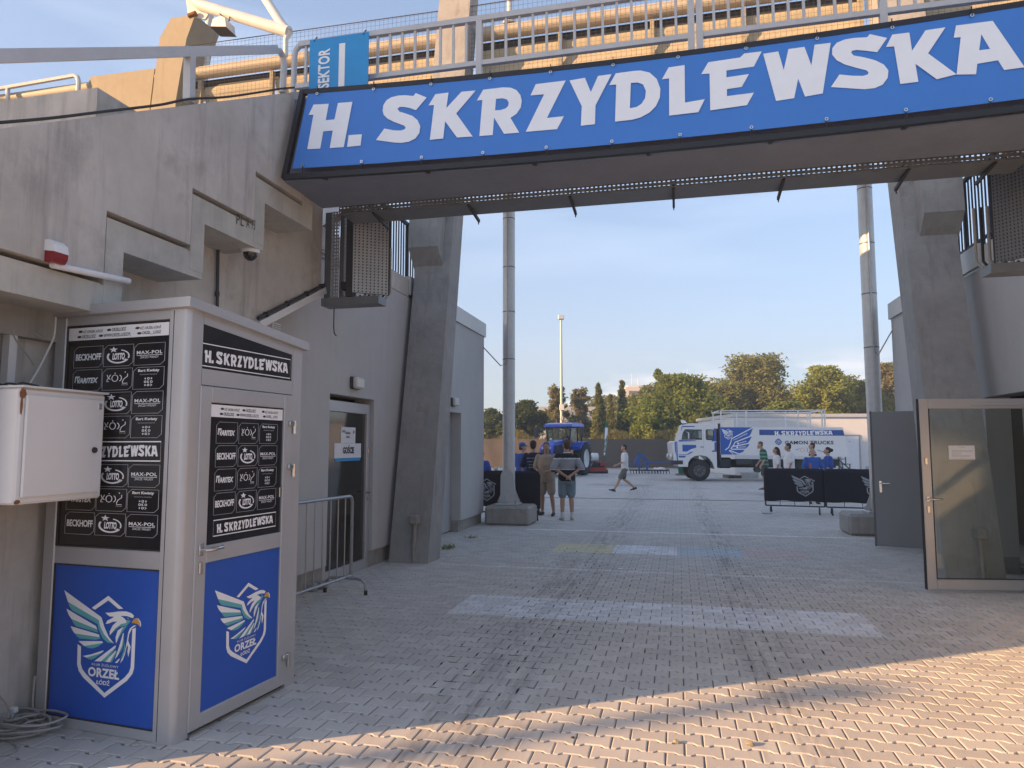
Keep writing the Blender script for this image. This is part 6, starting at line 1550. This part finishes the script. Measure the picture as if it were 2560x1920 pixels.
def fused(name, mb, mats, parent, vox=.014, sm=4, bands=None):
    o = mb.build(name, mats, parent, world=False)
    r = o.modifiers.new('r', 'REMESH'); r.mode = 'VOXEL'; r.voxel_size = vox; r.use_smooth_shade = True
    s = o.modifiers.new('s', 'SMOOTH'); s.factor = .5; s.iterations = sm
    PEND.append((o, mats if isinstance(mats, (list, tuple)) else [mats], bands)); return o
def person(label, px_, D, h, psi, shirt, bottoms, hair, sk=skin, arms=None, legs=None, bands=None, shoes=(.03,.03,.032), socks=None, build=1.0, long_legs=False, cap=None, long_hair=False, bun=False, head_turn=0., head_down=0., lean=0., sleeve=.62, extra=None, belly=0., group='people in the yard'):
    f = Vector((-math.sin(YAW), math.cos(YAW), 0)); rt = Vector((math.cos(YAW), math.sin(YAW), 0))
    p = f*D+rt*((px_-1280)/F*D)
    r_ = root('person', label, 'person', (p.x, p.y, 0), YAW+R(psi), group)
    k = h/1.78
    def S(q): return (q[0]*k, q[1]*k, q[2]*k)
    B = build
    arms = arms or [((.27,-.02,1.16),(.285,.06,.92)), ((-.27,-.02,1.16),(-.285,.06,.92))]
    legs = legs or [((.10,.02,.50),(.11,-.02,.09)), ((-.10,.02,.50),(-.11,-.02,.09))]
    ly = lambda z: lean*(z-.95)                                # forward lean of the trunk
    body = MB()
    hc = (0, ly(1.64)+.02+head_down*.06, 1.655-head_down*.02)
    # trunk under the clothes, neck
    loft(body, [(S((0,0,z))[2], 0, ly(z)*k, rx*k*B, ry*k*B) for z, rx, ry in ((.88,.13,.10),(.98,.155,.11),(1.10,.135,.10),(1.30,.165,.11),(1.42,.16,.095),(1.475,.07,.065))])
    tseg(body, [S((0,ly(1.44),1.44)), S((0,hc[1]-.015,1.58))], [.062*k,.056*k])
    # head: cranium, face, jaw, nose, ears
    ct, st = math.cos(R(head_turn)), math.sin(R(head_turn))
    def HD(x, y, z): return S((hc[0]+x*ct-y*st, hc[1]+x*st+y*ct-0, hc[2]+z-head_down*y*.5))
    body.ball(HD(0,-.012,.025), .078*k, .094*k, .098*k, 14, 10); body.ball(HD(0,.028,-.03), .064*k, .068*k, .085*k, 12, 8)
    body.ball(HD(0,.075,-.088), .030*k, .025*k, .022*k, 8, 6); tseg(body, [HD(0,.088,.018), HD(0,.112,-.022)], [.011*k,.016*k], 6)
    for s in (-1, 1): body.ball(HD(s*.080,-.005,-.005), .012*k, .022*k, .034*k, 8, 6)
    # limbs
    for s, ((e, w_), (kn, an)) in zip((1, -1), zip(arms, legs)):
        sh = (s*.185*B, ly(1.42), 1.425)
        tseg(body, [S(sh), S(e), S(w_)], [.052*k*B,.042*k,.029*k])
        d = (Vector(w_)-Vector(e)).normalized(); side = Vector((0,1,0)).cross(d); side = side.normalized() if side.length > .1 else Vector((1,0,0))
        fw = d.cross(side).normalized()
        pc = Vector(w_)+d*.055
        tseg(body, [S(w_), S(pc)], [.030*k,.036*k], 8)
        for q in range(4):
            b0 = pc+fw*(-.027+.018*q)+d*.02; ln = (.052,.062,.066,.056)[q]
            m1 = b0+d*ln*.6-side*s*.006; m2 = m1+d*ln*.45-side*s*.018
            tseg(body, [S(b0), S(m1), S(m2)], [.0095*k,.0088*k,.0075*k], 6)
        th = Vector(w_)+d*.02+fw*(.03); tseg(body, [S(th), S(th+d*.03+fw*.022), S(th+d*.058+fw*.024)], [.011*k,.010*k,.008*k], 6)
        hip = (s*.095*B, 0, .93)
        cm = Vector(kn).lerp(Vector(an), .32)-Vector((0,.015,0))
        tseg(body, [S(hip), S(kn), S(cm), S(an)], [.085*k*B,.056*k,.056*k,.038*k])
        tseg(body, [S(an), S((an[0], an[1]+.05, max(.035, an[2]-.05)))], [.038*k,.034*k], 8)
    fused('body', body, sk, r_, .012, 3)
    # face details
    m = MB()
    for s in (-1, 1): m.ball(HD(s*.030,.090,.012), .010*k, .006*k, .007*k, 8, 5)
    m.build('eyes', eye_dark, r_, world=False)
    m = MB(); m.ball(HD(0,.098,-.058), .022*k, .006*k, .006*k, 8, 5); m.build('mouth', lip, r_, world=False)
    # shirt
    sh_ = MB(); bl = belly
    hem = .86
    loft(sh_, [(z*k, 0, (ly(z)+(bl*.5 if .95 < z < 1.25 else 0))*k, rx*k*B, (ry+bl*(.5 if .95 < z < 1.25 else 0))*k*B) for z, rx, ry in ((hem,.185,.135),(.98,.178,.132),(1.10,.172,.128),(1.22,.185,.135),(1.33,.198,.135),(1.42,.190,.118),(1.465,.115,.088),(1.485,.080,.075))], 20)
    for s, (e, w_) in zip((1, -1), arms):
        a = Vector((s*.180*B, ly(1.42), 1.415)); b_ = Vector(e); c_ = a.lerp(b_, sleeve/.62*.92)
        tseg(sh_, [S(a), S(a.lerp(c_, .5)), S(c_)], [.072*k*B,.074*k*B,.074*k*B])
    mats = shirt if isinstance(shirt, (list, tuple)) else [shirt]
    fused('shirt', sh_, mats, r_, .014, 4, [(a*k, b*k, i) for a, b, i in bands] if bands else None)
    # trousers or shorts
    tr_ = MB(); loft(tr_, [(z*k, 0, 0, rx*k*B, ry*k*B) for z, rx, ry in ((.80,.165,.118),(.90,.178,.128),(1.0,.168,.124))], 20)
    for s, (kn, an) in zip((1, -1), legs):
        hip = Vector((s*.090*B, 0, .88)); kv = Vector(kn)
        if long_legs: tseg(tr_, [S(hip), S(kv), S(Vector(an)+Vector((0,0,.01)))], [.098*k*B,.078*k,.066*k])
        else: e_ = hip.lerp(kv, .80); tseg(tr_, [S(hip), S(hip.lerp(e_, .5)), S(e_)], [.100*k*B,.098*k*B,.094*k*B])
    fused('trousers' if long_legs else 'shorts', tr_, bottoms, r_, .014, 4)
    # shoes
    shm = cloth('shoe_%d' % int(shoes[0]*1000), shoes)
    for s, (kn, an) in zip((1, -1), legs):
        z0 = an[2]-.085; tilt = (.25 if an[1] > .3 else -.35 if an[1] < -.3 else 0)
        m = MB(); rings = []
        for (yy, wd, ht) in ((-.075,.030,.055),(-.05,.040,.085),(0,.042,.095),(.06,.046,.070),(.12,.048,.050),(.165,.036,.036),(.185,.018,.02)):
            rings.append((yy, wd, ht))
        vs = []; fs = []; n = 10
        for (yy, wd, ht) in rings:
            for j in range(n):
                a = 2*math.pi*j/n; zz = ht*.5+ht*.5*math.sin(a); dz = (yy+.08)*tilt if tilt > 0 else (.19-yy)*-tilt*.7
                vs.append(S((an[0]+wd*math.cos(a)+yy*.12*s, an[1]+.02+yy, max(0, z0)+zz+max(0, dz))))
        for i in range(len(rings)-1):
            for j in range(n): a = i*n+j; b = i*n+(j+1) % n; fs.append((a, b, b+n, a+n))
        fs += [tuple(range(n)), tuple((len(rings)-1)*n+j for j in range(n))]
        m.add(vs, fs); m.build('shoe', shm, r_, smooth='all', world=False)
        if socks:
            m = MB(); m.tube([S((an[0],an[1],an[2]-.02)), S((an[0],an[1]+.004,an[2]+.09))], [.043*k,.046*k], 10); m.build('sock', cloth('sock', socks), r_, smooth=True, world=False)
    # hair
    hm = cloth('hair_%d_%d' % (int(hair[0]*1000), int(hair[1]*1000)), hair) if hair else None
    if hm:
        m = MB()
        m.ball(HD(0,-.024,.045), .084*k, .094*k, .088*k, 16, 10); m.ball(HD(0,-.045,-.01), .076*k, .066*k, .085*k, 14, 8)
        if long_hair:
            tseg(m, [HD(0,-.06,.02), HD(0,-.085,-.12), HD(.0,-.10,-.27), HD(.0,-.09,-.36)], [.085*k,.088*k,.075*k,.045*k])
        if bun: m.ball(HD(0,-.135,.02), .062*k, .06*k, .06*k, 10, 8)
        fused('hair', m, hm, r_, .012, 3)
    if cap:
        m = MB(); m.ball(HD(0,-.015,.062), .092*k, .106*k, .078*k, 16, 10); cp = m.build('cap', cap, r_, smooth='all', world=False)
        m = MB(); m.flat([HD(0,0,0)[:2]]*0 or [(0,0),(1,0),(1,1),(0,1)], lambda q: HD((q[0]-.5)*.15, .07+q[1]*.085, .055-q[1]*.03)); m.build('visor', cloth('visor', (.02,.025,.06)), cp, world=False)
    if extra: extra(r_, k, HD, S, ly)
    return r_
def shirt_text(lines, y, mt):
    def fn(r_, k, HD, S, ly):
        m = MB()
        for (t, x0, x1, z0, z1) in lines:
            vs, fs, _ = text2d(t, .02)
            m.add([S(((x0+(x1-x0)*v[0])*(1 if y > 0 else -1), y, z0+(z1-z0)*v[1])) for v in vs], fs)
        m.build('shirt_print', mt, r_, world=False)
    return fn
navy = cloth('navy', (.012,.017,.045)); royal = cloth('royal', (.018,.065,.29)); whitec = cloth('white', (.62,.62,.63)); beige = cloth('beige', (.33,.25,.18)); beige2 = cloth('beige_shorts', (.30,.23,.17))
blackc = cloth('black', (.014,.014,.017)); greyband = cloth('grey_band', (.30,.30,.32)); denim = cloth('denim', (.17,.225,.26)); khaki = cloth('khaki', (.13,.125,.11)); dgreen = cloth('green_dark', (.012,.075,.06)); lgreen = cloth('green_light', (.10,.27,.20)); olive = cloth('olive', (.05,.05,.04)); navy_stripe = cloth('navy_stripe', (.02,.03,.07))
person('person in royal blue shirt and blue cap standing by the steel pole', 1306, 19.3, 1.75, -28, royal, olive, (.06,.05,.045), cap=cloth('cap_blue', (.02,.09,.30)), build=1.1, long_legs=True, head_turn=-40, group='people talking by the barrier')
person('person in navy shirt with printed lines, back turned, behind the covered barrier', 1333, 17.6, 1.80, -8, navy, blackc, (.035,.025,.02), group='people talking by the barrier', head_turn=-5, arms=[((.27,-.02,1.16),(.27,.10,.94)),((-.27,-.03,1.16),(-.25,.03,.93))],
       extra=shirt_text([('SPEEDWAY TEAM',-.14,.14,1.33,1.36),('H. SKRZYDLEWSKA',-.13,.13,1.25,1.28),('ORZEŁ ŁÓDŹ',-.10,.10,1.18,1.21),('GAMON TRUCKS',-.10,.10,1.11,1.14)], -.150, mat('shirt_ink', (.35,.38,.45), .8)))
person('person in beige polo shirt and beige shorts facing the others', 1366, 17.25, 1.75, 160, beige, beige2, (.05,.045,.04), sk=skin_tan, build=1.15, belly=.03, head_turn=25, shoes=(.03,.03,.03), arms=[((.28,.0,1.16),(.13,.19,1.04)),((-.29,.0,1.16),(-.10,.21,1.08))], legs=[((.11,.02,.50),(.12,-.02,.09)),((-.14,.05,.50),(-.20,.08,.09))], group='people talking by the barrier')
person('person in black and grey striped shirt and denim shorts, hands behind back', 1416, 16.1, 1.80, 4, [blackc, greyband, whitec], denim, (.085,.045,.025), build=1.08, bands=[(1.13,1.35,1),(1.35,1.372,2),(1.11,1.13,2)], shoes=(.42,.41,.40), socks=(.6,.6,.6), arms=[((.31,-.10,1.16),(.05,-.20,.985)),((-.31,-.10,1.16),(-.02,-.215,.955))], sleeve=.72, group='people talking by the barrier', head_turn=6,
       extra=lambda r_, k, HD, S, ly: MB().tube([S((.055*math.cos(a)*1.15, .062*math.sin(a)+ly(1.49), 1.485)) for a in [i*math.pi/6 for i in range(13)]], .018*k, 8).build('collar', whitec, r_, smooth=True, world=False) and None)
person('person in white shirt and grey shorts walking across the yard', 1560, 25.6, 1.72, 90, whitec, khaki, (.03,.025,.022), legs=[((.10,.02,.49),(.11,-.40,.15)),((-.10,.22,.49),(-.11,.42,.12))], arms=[((.26,-.10,1.15),(.27,-.10,.92)),((-.27,.08,1.14),(-.22,.34,1.02))], shoes=(.012,.012,.013), group='people walking in the yard')
person('person in green hooped shirt walking with head bowed', 1908, 27.4, 1.85, 82, [dgreen, lgreen], olive, (.10,.07,.05), bands=[(.90,.96,1),(1.04,1.10,1),(1.18,1.24,1),(1.32,1.38,1)], head_down=1., lean=.10, legs=[((.10,.05,.50),(.11,-.08,.10)),((-.10,.03,.50),(-.11,.06,.09))], arms=[((.27,.05,1.15),(.24,.20,.93)),((-.27,.02,1.15),(-.25,.16,.92))], shoes=(.10,.08,.07), group='people walking in the yard')
person('person with long dark hair in a white shirt walking behind the barrier', 1938, 24.6, 1.63, 80, whitec, olive, (.022,.016,.014), long_hair=True, build=1.02, sk=skin_tan, group='people walking in the yard')
person('person with short dark hair in a loose white shirt behind the barrier', 1970, 24.0, 1.76, 78, whitec, blackc, (.03,.022,.018), build=1.2, belly=.04, sk=skin_tan, head_down=.4, group='people walking in the yard')
person('person in dark striped shirt half hidden behind two others in blue', 2028, 25.6, 1.79, 75, [navy_stripe, whitec], blackc, (.06,.04,.03), bands=[(1.12,1.16,1),(1.26,1.30,1),(1.38,1.41,1)], group='people walking in the yard')
def sunglasses(r_, k, HD, S, ly):
    m = MB()
    for s in (-1, 1): m.ball(HD(s*.034,.070,.098), .018*k, .006*k, .011*k, 8, 6)
    m.build('sunglasses', eye_dark, r_, world=False)
    m = MB(); vs, fs, _ = text2d('ORZEŁ', .03); m.add([S((-.05-.10*v[0]+.10, .152, 1.16+.05*v[1])) for v in vs], fs); m.add([S(q) for q in ((.02,.150,1.28),(.14,.140,1.28),(.12,.145,1.10),(.04,.150,1.10))], [(0,1,2,3)]); m.build('shirt_print', mat('print_red', (.45,.12,.10), .8), r_, world=False)
person('bald person in a blue printed shirt facing the gate', 2027, 20.6, 1.61, 170, cloth('royal_light', (.03,.10,.36)), blackc, None, build=1.06, belly=.02, arms=[((.28,.02,1.16),(.33,.16,.95)),((-.28,-.02,1.16),(-.27,.05,.92))], extra=sunglasses, group='people walking in the yard')
person('person with dark tied up hair in a blue shirt behind the barrier', 2066, 21.6, 1.63, 80, royal, blackc, (.018,.014,.014), bun=True, build=1.12, arms=[((.27,.02,1.16),(.22,.14,.94)),((-.27,.02,1.16),(-.20,.18,.95))], group='people walking in the yard')
person('person in blue shirt almost hidden behind the guest door building', 1205, 20.5, 1.50, 175, royal, blackc, (.03,.02,.018), group='people talking by the barrier')
dg = bpy.context.evaluated_depsgraph_get()
for o, mats, bands in PEND:
    me = bpy.data.meshes.new_from_object(o.evaluated_get(dg)); me.name = o.data.name
    me.materials.clear()
    for m_ in mats: me.materials.append(m_)
    mi = [0]*len(me.polygons)
    if bands:
        for i, pl_ in enumerate(me.polygons):
            z = pl_.center.z
            for a, b, k in bands:
                if a <= z < b: mi[i] = k
    me.polygons.foreach_set('material_index', mi)
    me.polygons.foreach_set('use_smooth', [True]*len(me.polygons))
    old = o.data; o.modifiers.clear(); o.data = me; bpy.data.meshes.remove(old)
# ------------------------------------------------------------------ trees
def leaf_mat(name, c1, c2, trans=.5):
    m = bpy.data.materials.new(name); m.use_nodes = True; N = m.node_tree.nodes; L = m.node_tree.links
    P = N['Principled BSDF']; P.inputs['Roughness'].default_value = .6; P.inputs['Specular IOR Level'].default_value = .25
    at = N.new('ShaderNodeAttribute'); at.attribute_name = 'rnd'
    mx = N.new('ShaderNodeMix'); mx.data_type = 'RGBA'; L.new(at.outputs['Fac'], mx.inputs[0]); mx.inputs[6].default_value = (*c1, 1); mx.inputs[7].default_value = (*c2, 1)
    L.new(mx.outputs[2], P.inputs['Base Color'])
    tr = N.new('ShaderNodeBsdfTranslucent'); L.new(mx.outputs[2], tr.inputs[0]); ms = N.new('ShaderNodeMixShader'); ms.inputs[0].default_value = trans
    L.new(P.outputs[0], ms.inputs[1]); L.new(tr.outputs[0], ms.inputs[2]); L.new(ms.outputs[0], N['Material Output'].inputs[0]); return m
LEAF = {'green': leaf_mat('leaf_green', (0.1,0.145,0.03), (0.24,0.29,0.06)), 'olive': leaf_mat('leaf_olive', (.13,.155,.05), (.29,.30,.10)), 'brown': leaf_mat('leaf_brown', (.15,.145,.055), (.31,.28,.11)),
        'bright': leaf_mat('leaf_bright', (0.14,0.19,0.035), (0.33,0.36,0.08)), 'dark': leaf_mat('leaf_dark', (0.05,0.075,0.024), (0.12,0.15,0.045)), 'dry': leaf_mat('leaf_dry', (.17,.15,.05), (.34,.29,.09))}
bark = mat('bark', (.085,.065,.05), .95, 0, var=.3, scale=5, bump=.5, bscale=12)
def tree(label, px_, D, top_y, w_px, kind, shape='round', nclump=60, nleaf=110, seed=1, base=.22, leaf=.36, group='trees behind the fence', name='broadleaf_tree'):
    rg_ = random.Random(seed)
    r_ = yard_root(name, label, 'tree', px_, D, 0, 0, group)
    Ht = H-(top_y-HOR)*D/F; Wd = w_px*D/F/2*(1.0 if shape == 'poplar' else 1.28)
    tip = []
    tm = MB(); tm.tube([(0,0,0),(.1*rg_.uniform(-1,1),0,Ht*.25),(.3*rg_.uniform(-1,1),.2*rg_.uniform(-1,1),Ht*.55),(.2*rg_.uniform(-1,1),0,Ht*.9)], [Ht*.022,Ht*.017,Ht*.010,Ht*.002], 8)
    cl = []
    nclump = int(nclump*1.7)
    for i in range(nclump):
        if shape == 'poplar':
            t = rg_.random()**.85; z = Ht*(.06+.93*t); rad = Wd*(1.05*min(1, (t+.10)*2.5)*(1-t)**.55*rg_.uniform(.6,1.1)+.02); a = rg_.uniform(0,6.28); q = rad*math.sqrt(rg_.random()); s = (.22+.30*Wd*rg_.random())*(1.15-t)
        else:
            t = rg_.random(); z = Ht*(base+(1-base)*t*.94)
            pr = math.sin(math.pi*min(1, .12+.86*t)**(.85 if shape == 'round' else .65)); rad = Wd*(.30+.70*pr)*(.8+.30*math.sin(t*9+seed))*rg_.uniform(.72,1.22); a = rg_.uniform(0,6.28); q = rad*math.sqrt(rg_.uniform(.12,1)); s = min(1.7, Wd*rg_.choice((.09,.13,.17,.24)))
        c = Vector((q*math.cos(a), q*math.sin(a)*.85, z)); cl.append((c, s))
        if shape != 'poplar' and i % 3 == 0:
            z0 = max(Ht*.15, z-Ht*.25*rg_.uniform(.5,1.)); tm.tube([(0,0,z0), (c.x*.45, c.y*.45, (z0+z)/2+.1), tuple(c)], [Ht*.008,Ht*.005,Ht*.0015], 5)
    tm.build('trunk', bark, r_, smooth=True, world=False)
    V = []; Fc = []; A = []
    for c, s in cl:
        tone = rg_.random()
        nn = int(nleaf*1.05*(s/Wd/.15)**.8*rg_.uniform(.6,1.3))
        for k in range(nn):
            d = Vector((rg_.gauss(0,1), rg_.gauss(0,1), rg_.gauss(0,.75))); d = d.normalized()*(s*(rg_.random()**.55))*rg_.uniform(.8,1.5)
            if shape == 'poplar': d.z *= 2.2
            p = c+d
            if p.z > Ht: p.z = Ht-rg_.random()*.3
            u = Vector((rg_.gauss(0,1), rg_.gauss(0,1), rg_.gauss(0,.6))).normalized(); v = u.orthogonal().normalized(); v = (v*math.cos(k)+u.cross(v)*math.sin(k))
            sz = leaf*rg_.uniform(.5,1.15); n = len(V)
            V.extend([p-u*sz*.55, p+v*sz*.28, p+u*sz*.55, p-v*sz*.28]); Fc.append((n,n+1,n+2,n+3)); A.append(min(1, max(0, tone*.6+rg_.random()*.4)))
    me = bpy.data.meshes.new('crown'); me.from_pydata([tuple(v) for v in V], [], Fc); me.materials.append(LEAF[kind])
    at = me.attributes.new('rnd', 'FLOAT', 'FACE'); at.data.foreach_set('value', A)
    link('crown', me, r_)
    return r_
tree('dark rounded tree beside the tractor mirror, partly behind the pole', 1310, 66, 1000, 110, 'dark', seed=2, nclump=80)
tree('dark bushy tree at the corner of the guest door building', 1232, 70, 1022, 90, 'dark', seed=3, nclump=60)
tree('thin brownish tree with mistletoe next to the light mast', 1395, 70, 962, 75, 'brown', seed=4, nclump=46, nleaf=80, base=.1)
tree('second thin brownish tree between the light mast and the poplars', 1448, 72, 966, 70, 'brown', seed=5, nclump=50, nleaf=90, base=.1)
tree('tall narrow poplar with a pointed tip', 1497, 64, 958, 34, 'olive', 'poplar', 60, 120, seed=6, name='poplar_tree')
tree('slimmer poplar standing beside the taller pointed one', 1527, 67, 985, 26, 'olive', 'poplar', 40, 110, seed=16, name='poplar_tree')
tree('tall narrow poplar next to the bushy light green shrub', 1556, 65, 950, 36, 'olive', 'poplar', 60, 120, seed=7, name='poplar_tree')
tree('loose olive tree filling the gap behind the poplars', 1615, 78, 962, 120, 'olive', seed=8, nclump=70, base=.12)
tree('bright green low tree above the harrow', 1620, 60, 1032, 90, 'bright', seed=9, nclump=70, base=.12, leaf=.3)
tree('broad green tree with a tall leader above the truck cab', 1712, 64, 935, 215, 'green', seed=10, nclump=150, nleaf=130, base=.1)
tree('slender top shoot rising from the broad green tree', 1650, 66, 918, 40, 'bright', 'cone', 36, 80, seed=21, base=.35)
tree('big domed olive tree above the tanker rails', 1895, 74, 886, 215, 'olive', seed=11, nclump=190, nleaf=120, base=.15)
tree('lower olive tree joining the domed tree to the broad green one', 1810, 72, 955, 120, 'olive', seed=12, nclump=80, base=.1)
tree('light green tree with a ragged top behind the white building', 2065, 66, 912, 150, 'bright', seed=13, nclump=110, base=.12)
tree('low green tree behind the white building next to the steel pole', 2150, 68, 952, 120, 'green', seed=14, nclump=90, base=.12)
tree('gappy yellowish tree between the steel pole and the column', 2225, 70, 902, 120, 'brown', seed=15, nclump=90, nleaf=90, base=.1)
tree('spreading olive tree half hidden by the leaning column', 2310, 72, 915, 130, 'olive', seed=17, nclump=90, base=.1)
tree('green undergrowth tree low behind the white building', 1960, 62, 1005, 150, 'green', seed=18, nclump=90, base=.1)
tree('low dark filler tree behind the poplars', 1470, 84, 1010, 150, 'dark', seed=19, nclump=80, base=.08)
tree('low dark filler tree behind the broad green one', 1750, 86, 985, 240, 'dark', seed=20, nclump=120, base=.08)
tree('wide pale olive tree closing the gap behind the poplars and the light mast', 1560, 95, 990, 260, 'olive', seed=31, nclump=110, base=.06, leaf=.42)
tree('wide far green tree standing behind the domed olive one', 1840, 98, 945, 280, 'green', seed=32, nclump=130, base=.06, leaf=.42)
tree('wide far olive tree behind the ragged light green one', 2090, 96, 940, 260, 'olive', seed=33, nclump=120, base=.06, leaf=.42)
tree('wide far green tree behind the gappy yellowish one', 2270, 94, 935, 200, 'green', seed=34, nclump=100, base=.06, leaf=.42)
tree('broad far light green tree just behind the broad green one', 1690, 97, 955, 240, 'bright', seed=35, nclump=110, base=.06, leaf=.42)
tree('low far tree behind the dark trees by the guest door building', 1290, 96, 1040, 220, 'olive', seed=36, nclump=80, base=.06, leaf=.42)
# weeds showing above the fence, and beyond the yard
rg_ = random.Random(40); V = []; Fc = []; A = []
f_ = Vector((-math.sin(YAW), math.cos(YAW), 0)); rt_ = Vector((math.cos(YAW), math.sin(YAW), 0))
for i in range(9000):
    D = rg_.uniform(55.3, 59); x = rg_.uniform(1130, 1860); p = f_*D+rt_*((x-1280)/F*D)
    zt_ = 1.2+1.35*rg_.random()*(1+.3*math.sin(x*.05)); p = p+Vector((0,0,zt_))
    u = Vector((rg_.gauss(0,.5), rg_.gauss(0,.5), 1)).normalized(); v = u.orthogonal().normalized(); sz = rg_.uniform(.12,.3); n = len(V)
    V.extend([p-u*sz, p+v*sz*.3, p+u*sz, p-v*sz*.3]); Fc.append((n,n+1,n+2,n+3)); A.append(rg_.random())
me = bpy.data.meshes.new('weed_belt'); me.from_pydata([tuple(v) for v in V], [], Fc); me.materials.append(LEAF['dry'])
at = me.attributes.new('rnd', 'FLOAT', 'FACE'); at.data.foreach_set('value', A)
setp(link('weed_belt', me), 'belt of sunlit yellow green weeds just behind the fence', 'weeds', kind='stuff')
# tufts at the column foot
def tuft(name, label, c, n, hgt, seed, kind='green'):
    rg_ = random.Random(seed); V = []; Fc = []; A = []
    for i in range(n):
        b = Vector((c[0]+rg_.gauss(0,.05), c[1]+rg_.gauss(0,.09), 0)); d = Vector((rg_.gauss(0,.6), rg_.gauss(0,.6), 1)).normalized(); h_ = hgt*rg_.uniform(.4,1.1); s = d.orthogonal().normalized()*.004; k = len(V)
        V.extend([b-s, b+s, b+d*h_*.6+s*.7, b+d*h_+Vector((d.x,d.y,-.2))*h_*.25, b+d*h_*.6-s*.7]); Fc.append((k,k+1,k+2,k+3,k+4)); A.append(rg_.random())
    me = bpy.data.meshes.new(name); me.from_pydata([tuple(v) for v in V], [], Fc); me.materials.append(LEAF[kind]); at = me.attributes.new('rnd', 'FLOAT', 'FACE'); at.data.foreach_set('value', A)
    setp(link(name, me), label, 'grass')
p = on_z(1120, 1372); tuft('grass_tuft', 'small green grass tuft at the foot of the leaning column', p, 70, .10, 1)
p = on_z(1180, 1345); tuft('grass_tuft', 'sparse grass tuft along the plinth by the pale steel door', p, 40, .06, 2)
# pebbles and crumbs on the sunlit pavers
peb = random.Random(9)
for (x, y, s, lb) in ((1690,1858,.016,'small pale pebble on the sunlit pavers'),(1874,1864,.022,'largest pale pebble on the sunlit pavers with a long shadow'),(1432,1846,.009,'tiny dark pebble on the shaded edge of the pavers')):
    p = on_z(x, y); m = MB(); m.ball((p.x,p.y,s*.6), s*1.2, s, s*.7, 8, 6)
    for i, v in enumerate(m.v): m.v[i] = tuple(Vector(v)+Vector((peb.uniform(-1,1),peb.uniform(-1,1),peb.uniform(-.5,.5)))*s*.18)
    o = m.build('pebble', concrete_pale if s > .01 else dark_steel); setp(o, lb, 'pebble')
lp = root('shadow_pole', 'unseen pole added to lay a soft shadow across the pavers', 'lamp post', (SUN_H.x*-24-SUN_H.y*3.95, SUN_H.y*-24+SUN_H.x*3.95, 0))  # pole added out of view for its soft shadow band
c = lp.location
m = MB(); m.tube([(c.x,c.y,0),(c.x,c.y,8.5)], [.12,.09], 12); m.build('post', galv_pale, lp)
m = MB(); m.rbox(c.x-.25, c.x+.25, c.y-.12, c.y+.12, 8.4, 8.55, .03); m.build('pole_head', dark_steel, lp)

# rubber and soil crumbs caught in the joints of the wheel lanes
cr = random.Random(77); m = MB()
for i in range(420):
    ln = cr.random() < .68
    x = cr.gauss(-1.3, .42) if ln else cr.gauss(.62, .16); yv = cr.uniform(4.6, 12.5) if cr.random() < .75 else cr.uniform(4.6, 7.)
    r_ = round(yv/RP); off = .1 if r_ % 2 else 0; cx_ = round((x-off)/LP)*LP+off
    if cr.random() < .45:
        x0 = cx_+.1; y0 = r_*RP+cr.uniform(-.04,.02); L_ = cr.uniform(.02,.06); w_ = cr.uniform(.003,.006)
        m.box(x0-w_, x0+w_, y0, y0+L_, -.009, -.001)
    else:
        x0 = cx_+cr.uniform(-.05,.02); y0 = r_*RP+RP/2-DL; L_ = cr.uniform(.02,.055); w_ = cr.uniform(.003,.0055)
        m.box(x0, x0+L_, y0-w_, y0+w_, -.009, -.001)
setp(m.build('joint_crumbs', mat('crumb', (.035,.03,.028), .95)), 'dark crumbs of soil and rubber in the paving joints', 'dirt', kind='stuff')
cr = random.Random(78)
for k, (x, y) in enumerate(((1510,1525),(1485,1540),(1550,1422),(1870,1532),(1330,1522),(1505,1362))):
    p = on_z(x, y); m = MB(); pts = [(p.x+.035*cr.uniform(.5,1.2)*math.cos(a), p.y+.05*cr.uniform(.5,1.2)*math.sin(a)) for a in [i*math.pi/4 for i in range(8)]]
    m.pz_(pts, .002, .004); o = m.build('paper_scrap', paper); setp(o, 'small white paper scrap trodden onto the painted paving', 'litter', 'paper scraps on the paving')

# ------------------------------------------------------------------ evening haze over the yard
m = MB(); m.box(-340, 340, -90, 330, -1.06, 42)
hz_ = bpy.data.materials.new('haze'); hz_.use_nodes = True; N = hz_.node_tree.nodes; N.remove(N['Principled BSDF'])
pv = N.new('ShaderNodeVolumePrincipled'); pv.inputs['Color'].default_value = (.86,.88,.92,1); pv.inputs['Density'].default_value = 0.0021; pv.inputs['Anisotropy'].default_value = 0.3
pv.inputs['Density Attribute'].default_value = ''; pv.inputs['Color Attribute'].default_value = ''; pv.inputs['Temperature Attribute'].default_value = ''
hz_.cycles.homogeneous_volume = True
hz_.node_tree.links.new(pv.outputs[0], N['Material Output'].inputs['Volume'])
setp(m.build('haze', hz_), 'thin pale evening haze over the whole place', 'haze', kind='stuff')
